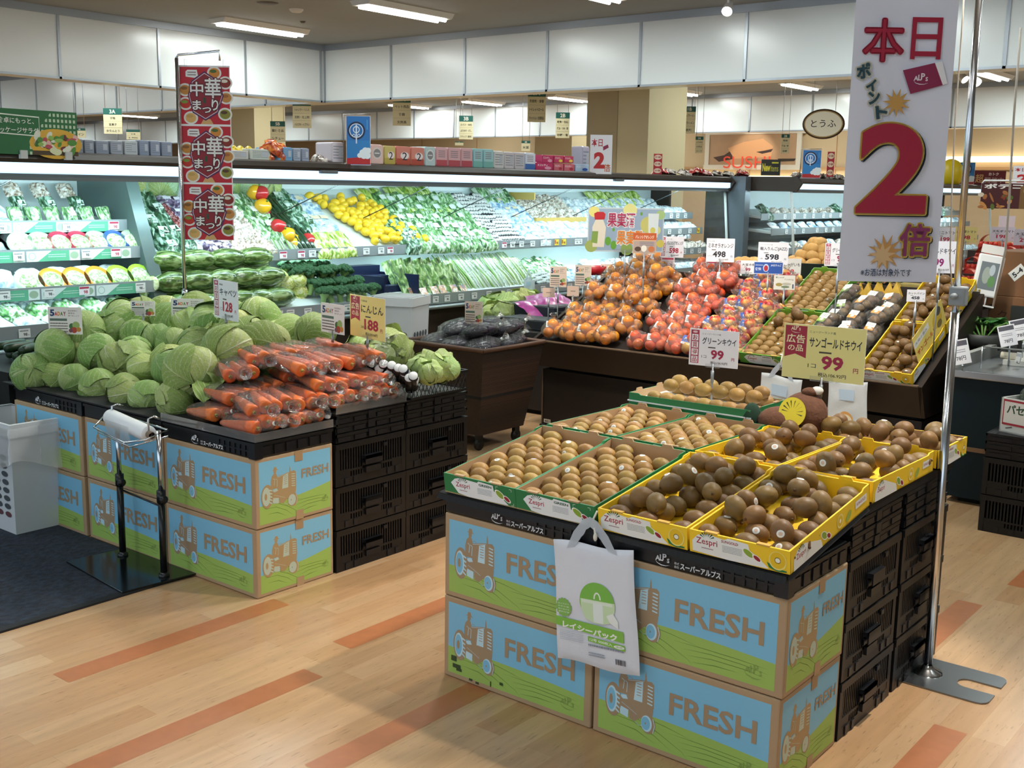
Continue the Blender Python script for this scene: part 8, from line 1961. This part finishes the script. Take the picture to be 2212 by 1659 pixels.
shelf(XF - .74, 1.36, k_mush, 1.7, 3.6, 12, 'small pack along the highest ledge of the salad section', 'small packs on the highest ledge', .8, 1, .8)
for s in range(3): shelf(XF - .04 - .17 * s, .70 + .03 * s, k_white if s != 1 else k_green, 1.7, 3.6, 12, 'flat pale pack on the bottom deck of the salad section, row %s' % ['nearest the rail', 'in the middle', 'at the back'][s], 'flat packs on the bottom salad deck, row %d' % (s + 1), .92, 1, .15)
# ---- second chiller
for xr, z, nm in ((XF2 - .42, 1.21, 'top'), (XF2 - .30, 1.065, 'second'), (XF2 - .17, .88, 'third'), (XF2 - .03, .70, 'bottom')):
    shelf(xr, z, {'top': k_dark + k_mush, 'second': k_white + k_blue, 'third': k_white + k_mush, 'bottom': k_white}[nm], 10.4, 16.3, 26, 'small film pack on the %s shelf of the second chiller' % nm, 'packs on the %s shelf of the second chiller' % nm, .95, 1, .7)
# ------------------------------------------------------------------ goods on top of the chillers
ZT = 1.573
def topbox(px0, px1, py0, X, d, mat_face, name, lab, cat, prf=None, grp=None, z0=ZT):
    a, b = at(px0, 350, x=X), at(px1, 350, x=X); h = at((px0 + px1) / 2, py0, x=X).z - z0
    r = thing(name, lab, cat, (X, a.y, z0), 0, grp); w = b.y - a.y - .008
    m = MB(); m.bbox((-d, 0, 0), (0, w, h), min(.012, h * .1)); m.build('wrapped_body', M(mat_face, .35, coat=.4), r)
    if prf:
        p = Pr(3e-4); prf(p, w, h); p.build('print', r, frame((.0005, 0, 0), (0, 1, 0), (0, 0, 1)))
    return r
XT = XF - .12
def pp(c1, c2, num=None):
    def f(p, w, h):
        p.rect(.03 * w, .02 * h, .97 * w, .96 * h, c1); p.rect(.03 * w, .02 * h, .97 * w, .34 * h, c2)
        if num: p.oval(.6 * w, .5 * h, .3 * w, .2 * h, '#ece2e4', 20); p.text(num, .6 * w, .26 * h, .42 * h, '#3a2a2e', w=.34 * w, bold=.01, al='c')
        else: p.lines(.2 * w, .45 * h, .8 * w, .85 * h, 4, '#8a7a86', 6, .5)
    return f
def pov(c1, c2):
    def f(p, w, h): p.rect(.03 * w, .02 * h, .97 * w, .96 * h, c1); p.oval(.5 * w, .55 * h, .36 * w, .3 * h, c2, 24); p.oval(.5 * w, .55 * h, .28 * w, .22 * h, '#8a8a8c', 20); p.lines(.3 * w, .5 * h, .7 * w, .6 * h, 1, '#e6e6e6', 3, .6)
    return f
def bwf(c): 
    def f(p, w, h): p.rect(.04 * w, .02 * h, .96 * w, .95 * h, c); p.lines(.12 * w, .15 * h, .88 * w, .85 * h, 5, '#7a8494', 9, .4); p.rect(.55 * w, .3 * h, .85 * w, .75 * h, '#b9bec8')
    return f
for a in [(168, 184, 300, '#a9afba', bwf('#9aa2b0'), 'grey carton pack next to the green salad banner'), (184, 208, 302, '#a4abb8', bwf('#98a0b0'), 'second grey carton pack from the green salad banner'), (208, 240, 304, '#9ea6b4', bwf('#949cae'), 'third grey carton pack from the green salad banner'), (240, 270, 304, '#aab0ba', bwf('#a0a6b2'), 'fourth grey carton pack from the green salad banner'),
          (270, 302, 304, '#c8cccf', bwf('#c0c6ca'), 'pale carton pack with thin bars on the chiller roof'), (302, 326, 303, '#8f9ab0', bwf('#8a96ae'), 'blue-grey carton pack left of the red banner'), (326, 350, 304, '#99a3b6', bwf('#909ab0'), 'second blue-grey carton pack left of the red banner'), (350, 376, 306, '#939db0', bwf('#8c96aa'), 'last blue-grey carton pack against the red banner pole')]:
    topbox(a[0], a[1], a[2], XT, .16, a[3], 'carton_pack', a[5], 'pack', a[4])
for a in [(499, 540, 325, '#d9d6cf', bwf('#cfccc6'), 'low white carton with dark print right of the red banner'), (541, 588, 322, '#d8dcd4', bwf('#c9cfc4'), 'pale patterned pack under the orange snack bags'), (588, 612, 318, '#7fb0d4', bwf('#7ab0d8'), 'light blue pack right of the snack bags'), (612, 634, 318, '#7aa8cc', bwf('#74a8d2'), 'second light blue pack right of the snack bags'), (634, 652, 320, '#aab4c4', bwf('#a0acc0'), 'grey-blue pack before the small teal packet'), (652, 670, 320, '#a0aabc', bwf('#98a2b8'), 'second grey-blue pack before the small teal packet'),
          (717, 746, 307, '#d9cfd6', bwf('#cfc6d0'), 'pinkish white roll pack left of the blue poster'),
          (801, 830, 312, '#e0b8b4', pov('#e2c0ba', '#d9d0cc'), 'pink roll pack with a dark oval, right of the blue poster'), (830, 856, 315, '#c9b86a', pp('#cdbd72', '#b9a54e', '2'), 'yellow roll pack with a numeral 2'), (856, 888, 316, '#cf7a6a', pp('#d88a7a', '#b8503e', '2'), 'first red roll pack with a numeral 2'), (888, 918, 318, '#cf7a6a', pp('#d88a7a', '#b8503e', '2'), 'second red roll pack with a numeral 2'),
          (918, 942, 317, '#b9cfd4', pov('#c0d4d6', '#dfe6e6'), 'pale teal roll pack with a dark oval'), (942, 968, 318, '#d4a0a6', pp('#dcb0b4', '#b84e58'), 'first pink roll pack with red fruit print'), (968, 996, 319, '#d4a0a6', pp('#dcb0b4', '#b84e58'), 'second pink roll pack with red fruit print'), (996, 1022, 320, '#d4a0a6', pp('#dcb0b4', '#b84e58'), 'third pink roll pack with red fruit print'),
          (1022, 1044, 321, '#8fc4cc', pp('#a2d0d4', '#7ab8b0'), 'first aqua roll pack'), (1044, 1067, 322, '#8fc4cc', pp('#a2d0d4', '#7ab8b0'), 'second aqua roll pack'), (1067, 1090, 326, '#e2dfdc', bwf('#d8d6d4'), 'white roll pack right of the aqua packs'), (1090, 1112, 328, '#d9d2d4', bwf('#d0c8cc'), 'greyish roll pack, first of two'), (1112, 1134, 329, '#d9d2d4', bwf('#d0c8cc'), 'greyish roll pack, second of two'), (1134, 1158, 330, '#cfd8ea', pp('#dfe6f2', '#3a6ab0'), 'white pack with a blue lower half')]:
    topbox(a[0], a[1], a[2], XT, .16, a[3], 'roll_pack' if a[0] > 700 else 'carton_pack', a[5], 'pack', a[4])
def tis(c1, c2): 
    def f(p, w, h): p.rect(.02 * w, .04 * h, .98 * w, .96 * h, c1); p.text('スコッティ', .08 * w, .5 * h, .28 * h, '#f4e6ec', w=.6 * w, bold=.03); p.oval(.7 * w, .3 * h, .2 * w, .2 * h, c2, 16)
    return f
for a in [(1158, 1196, 351, '#c8326a', tis('#c22a62', '#e6a0b8'), 'magenta tissue box pack, lower outer one', ZT), (1197, 1218, 353, '#d05a6a', tis('#d26a78', '#b02a3a'), 'lower tissue pack with red flowers, first', ZT), (1219, 1242, 354, '#d05a6a', tis('#d26a78', '#b02a3a'), 'lower tissue pack with red flowers, second', ZT), (1243, 1274, 355, '#9ab8d8', tis('#b0c8e0', '#2a5ab0'), 'blue and white tissue pack beside the small point-day card', ZT),
          (1171, 1196, 335, '#c8326a', tis('#c22a62', '#e6a0b8'), 'upper magenta tissue box pack', None), (1197, 1218, 336, '#c83a62', tis('#c83a62', '#f0d24a'), 'upper tissue pack with a yellow spot, first', None), (1219, 1240, 337, '#c83a62', tis('#c83a62', '#f0d24a'), 'upper tissue pack with a yellow spot, second', None), (1258, 1274, 316, '#c9c4d4', bwf('#b9b4c8'), 'tall lilac pack half behind the small point-day card', ZT)]:
    z0 = a[6] if a[6] else at((a[0] + a[1]) / 2, 352, x=XT).z
    topbox(a[0], a[1], a[2], XT if a[0] != 1258 else XT - .17, .12, a[3], 'tissue_pack', a[5], 'pack', a[4], None, z0)
# snack bags
SN = [KD('snack_bag', (lambda q: q)(pillow('snack_bag', .15, .13, .05, streak('snack_%d' % i, c1, c2, c3, (14, 14, 14), .25), i, .5)), 'snack bag') for i, (c1, c2, c3) in enumerate((('#8a2a10', '#d0531a', '#e8913a'), ('#a88a14', '#e0c22a', '#f2e48a'), ('#7a1018', '#b0282c', '#d8c0b0'), ('#3a2a2a', '#a89a90', '#d8d4cc')))]
for (px, py, X, k, lb) in ((575, 318, XT - .05, 0, 'first orange snack bag on the chiller roof'), (600, 316, XT - .05, 0, 'second orange snack bag on the chiller roof'), (588, 304, XT - .02, 0, 'orange snack bag lying on top of the other two'), (608, 312, XT - .1, 0, 'orange snack bag behind the others'), (507, 318, XT - .1, 1, 'yellow snack bag right of the red banner, first'), (522, 320, XT - .1, 1, 'yellow snack bag right of the red banner, second'), (540, 321, XT - .1, 1, 'yellow snack bag beside the orange ones')):
    P = at(px, py, x=X); SN[k](lb, (X, P.y, max(ZT, P.z - .05)), (.5, .6, 1.2 + rt_.uniform(-.5, .5)), .8)
for (px, k, lb) in ((1425, 2, 'small red snack packet at the far end of the chiller roof, first'), (1445, 3, 'small grey snack packet at the far end of the chiller roof'), (1478, 3, 'wire basket packet before the red heap'), (1505, 2, 'red heap of snack packets near the chiller end, first'), (1520, 2, 'red heap of snack packets near the chiller end, second'), (1548, 3, 'grey packets right of the red heap'), (1572, 3, 'last grey packet at the corner of the chiller roof'), (1600, 2, 'red packet on the corner post'), (700, 3, 'teal grey packet left of the blue poster')):
    P = at(px, 372, x=XT - .1); SN[k](lb, (XT - .1, P.y, ZT) if px != 1600 else (-5.31, 10.18, 1.582), (.2, .3, rt_.uniform(0, 3)), .95 if px != 1505 else 1.2)
# green salad banner standing at the front edge of the chiller roof
a, b = at(-60, 300, x=XF + .005), at(166, 300, x=XF + .005); zt_, zb_ = at(60, 237, x=XF).z, at(60, 334, x=XF).z
r = thing('salad_banner', 'green packaged-salad banner board clipped to the edge of the chiller canopy', 'banner', X=frame((XF + .012, a.y, zb_), (0, 1, 0), (0, 0, 1)))
w, h = b.y - a.y, zt_ - zb_
m = MB(); m.box((0, 0, -.004), (w, h, 0)); m.build('board', M('#1f5a34', .5), r)
p = Pr(3e-4); p.rect(0, 0, w, h, '#27693c')
q = MB; L = []; D = []
nx = 26
for i in range(nx):
    for j in range(9):
        x, y_ = w * .52 + (i % 13) * w * .04, j * h / 8.0
        if (i // 13 + j) % 2 == 0 and x < w * .99: L.append((x, y_, min(x + w * .022, w), min(y_ + h * .07, h)))
p.rects(L, '#b9cdb0')
p.poly([(w * .5, h), (w * .30, h), (w * .30, 0), (w * .42, 0), (w * .75, h)], '#27693c')
p.oval(.78 * w, .26 * h, .26 * w, .34 * h, '#d8a83a', 30); p.poly([(.54 * w, 0), (w, 0), (w, .1 * h), (.55 * w, .1 * h)], '#4a3a24')
rs = random.Random(3)
for k in range(46): p.oval((.58 + .4 * rs.random()) * w, (.05 + .5 * rs.random() * (1 - .3 * rs.random())) * h, rs.uniform(.02, .05) * w, rs.uniform(.03, .08) * h, rs.choice(['#4f8a3a', '#8fb45a', '#d8dcb4', '#b9485a', '#e6b4b0', '#6a2a3a', '#dfe0d0', '#3f6a2c']), 10, rs.uniform(0, 3))
p.stroke([(.2 * w, .88 * h), (.62 * w, .84 * h), (.62 * w, .42 * h), (.2 * w, .46 * h), (.2 * w, .88 * h)], .006, '#dfe8dc')
p.text('食卓にもっと、', .23 * w, .68 * h, .13 * h, '#eef2ea', w=.34 * w, bold=.01); p.text('パッケージサラダ', .19 * w, .47 * h, .13 * h, '#eef2ea', w=.42 * w, bold=.01)
p.build('print', r, Matrix.Identity(4))
for x in (.42, .86):
    m = MB(); m.box((w * x, -.02, -.01), (w * x + .035, .02, .012)); m.build('clip', M('#d9dcdc', .3, alpha=.8), r)
# blue posters
def blue_poster(rect, X, Y, lab):
    x0, y0, x1, y1 = rect; o = atf((x0 + x1) / 2, y1, (at((x0 + x1) / 2, y1, x=X) - CO).dot(FH)) if Y is None else atf((x0 + x1) / 2, y1, (at((x0 + x1) / 2, y1, y=Y) - CO).dot(FH))
    f = (o - CO).dot(FH); k = f / F_PX / FW.dot(FH); w, h = (x1 - x0) * k, (y1 - y0) * k; X_ = frame(o - RT0 * w / 2, RT0, (0, 0, 1)); r = thing('poster', lab, 'poster', X=X_)
    m = MB(); m.box((0, 0, -.004), (w, h, 0)); m.build('board', M('#d8c8c0', .5), r)
    p = Pr(4e-4); p.rect(.02 * w, .01 * h, .98 * w, .99 * h, '#2f7ec0'); p.rect(.02 * w, .5 * h, .98 * w, .99 * h, '#2a72b8'); p.poly([(.02 * w, .02 * h), (.98 * w, .02 * h), (.98 * w, .13 * h), (.5 * w, .16 * h), (.02 * w, .14 * h)], '#b5282c')
    for cx, cy, r_ in ((.55, .2, .1), (.66, .26, .12), (.78, .3, .13), (.9, .3, .12), (.72, .2, .14), (.86, .2, .14)): p.oval(cx * w, cy * h, r_ * w, r_ * w, '#e4edf4', 16)
    p.ring(.42 * w, .70 * h, .36 * w, .36 * w, .07 * w, '#1c2a4c', 32); p.ring(.42 * w, .70 * h, .285 * w, .285 * w, .03 * w, '#dfe8f2', 30); p.ring(.42 * w, .72 * h, .14 * w, .14 * w, .035 * w, '#dfe8f2', 24); p.rect(.395 * w, .44 * h, .445 * w, .82 * h, '#dfe8f2'); p.ring(.32 * w, .60 * h, .06 * w, .07 * w, .025 * w, '#dfe8f2', 16); p.ring(.52 * w, .60 * h, .06 * w, .07 * w, .025 * w, '#dfe8f2', 16); p.rect(.84 * w, .72 * h, .89 * w, .92 * h, '#4a92cc')
    p.build('print', r, Matrix.Identity(4))
    m = MB(); m.tube([(-.04 * w - .01, 0, -.006), (-.04 * w - .01, h * 1.02, -.006), (w, h * 1.04, -.006)], .004, 6); m.build('stand_wire', STEEL, r); return r
blue_poster((749, 256, 800, 357), XF + .03, None, 'blue poster with a white round emblem on the roof of the long chiller')
blue_poster((1732, 327, 1771, 385), XF2 + .03, None, 'blue poster with a white emblem on the second chiller, left of the big banner')
blue_poster((2071, 353, 2103, 398), XF2 - .1, None, 'blue poster with a white emblem right of the chrome pole')
def pr_point(w, h):
    p = Pr(4e-4); p.rect(0, 0, w, h, '#eceaf0'); p.text('本日', .06 * w, .70 * h, .2 * h, '#b5283c', w=.5 * w, bold=.04); p.text('2', .18 * w, .14 * h, .42 * h, '#c22a30', w=.5 * w, bold=.05); p.text('倍', .64 * w, .06 * h, .2 * h, '#c05a2a', w=.3 * w, bold=.04)
    p.poly([(.6 * w, .6 * h), (.84 * w, .68 * h), (.80 * w, .76 * h), (.58 * w, .7 * h)], '#8f2a52'); return p
fP = (at(1297, 375, x=XF + .02) - CO).dot(FH)
card((1274, 295, 1320, 376), fP, pr_point, 'small white point-day card with a red 2 before the pillar, at the canopy edge', name='poster', holder=False)
card((2187, 360, 2235, 400), 9.5, pr_point, 'small point-day card at the frame edge above the food poster', name='poster', holder=False)
def pr_new(w, h): p = Pr(4e-4); p.rect(0, 0, w, h, '#2a2a26'); p.text('New', .06 * w, .25 * h, .5 * h, '#e8d83a', w=.42 * w, bold=.04); p.text('items', .5 * w, .25 * h, .38 * h, '#b9b44a', w=.4 * w, bold=.01); p.lines(.55 * w, .72 * h, .9 * w, .88 * h, 1, '#d8d03a', 4, .6); return p
fN = (at(1663, 378, y=10.5) - CO).dot(FH)
card((1644, 346, 1684, 379), fN, pr_new, 'black new items card with yellow lettering on the second chiller', name='notice_card', holder=False)
def pr_banner_s(w, h): 
    p = Pr(5e-4); p.rect(0, 0, w, h, '#a8202e')
    for k in range(3): p.oval(.5 * w, (.17 + .33 * k) * h, .44 * w, .12 * h, '#e2cdb4', 14); p.text('中華', .5 * w, (.12 + .33 * k) * h, .1 * h, '#8a1c28', w=.7 * w, bold=.06, al='c')
    return p
for rect, f, lb in (((1411, 334, 1429, 376), 11.2, 'tiny red festival banner at the far end of the chiller roof'), ((1785, 330, 1800, 382), 12.5, 'tiny red festival banner right of the blue poster, near the big banner')): card(rect, (at(rect[0], rect[3], x=XF2 if 'right' in lb else XT) - CO).dot(FH), pr_banner_s, lb, name='banner', holder=False)
def pr_cho(w, h): p = Pr(5e-4); p.rect(0, 0, w, h, '#6a1c24'); p.text('超', .04 * w, .15 * h, .6 * h, '#d8a86a', w=.26 * w, bold=.05); p.text('おトク', .45 * w, .66 * h, .22 * h, '#e8dcd4', w=.32 * w, bold=.03); p.text('開催中', .34 * w, .16 * h, .38 * h, '#b9a29a', w=.6 * w, bold=.03); return p
card((2104, 370, 2170, 400), (at(2120, 400, x=XF2 - .05) - CO).dot(FH), pr_cho, 'dark red sale banner right of the blue poster and the pole', name='banner', holder=False)
def pr_food(w, h):
    p = Pr(5e-4); p.rect(0, 0, w, h, '#4a1c1e'); p.text('ポテコ', .04 * w, .78 * h, .2 * h, '#f2eee8', w=.62 * w, bold=.04); p.rect(.62 * w, 0, w, .9 * h, '#7a5a34')
    rr = random.Random(9)
    for k in range(26): p.oval(rr.random() * w, rr.uniform(.02, .7) * h, rr.uniform(.04, .09) * w, rr.uniform(.04, .1) * h, rr.choice(['#c98a4a', '#8a3a22', '#d8c8b0', '#6a1c20', '#a86a3a', '#5a6a2a']), 10, rr.uniform(0, 3))
    p.text('お酒', .7 * w, .4 * h, .3 * h, '#d88a3a', w=.22 * w, bold=.04); return p
card((2118, 398, 2250, 451), 8.6, pr_food, 'dark food poster with potato snack lettering hanging at the frame edge', name='poster', holder=False)
m = MB(); q_ = atf(2122, 396, 8.55); m.tube([atf(2122, 396, 8.6), atf(2126, 390, 8.6), atf(2250, 391, 8.6)], .007, 8); tag(m.build('hanging_rail', M('#e2e2e0', .4)), 'white rail carrying the dark food poster', 'rail')
P = at(2053, 385, x=XF2 - .15); m = MB(); m.ell((0, 0, .10), (.16, .13, .19), 18, 12); tag(m.build('yellow_hood', M('#e8cc20', .4), loc=(P.x, P.y, ZT + .03)), 'bright yellow dome on the chiller roof right of the big banner', 'hood')
for i in range(12):
    Pq = at(1648 + 15 * i, 384, x=XF2 - .15)
    if Pq.y > 10.4 and i not in (1, 2): SN[3]('grey packet on the roof of the second chiller', (XF2 - .15, Pq.y, ZT), (.1, .2, rt_.uniform(0, 3)), .9, 'grey packets on the second chiller roof')
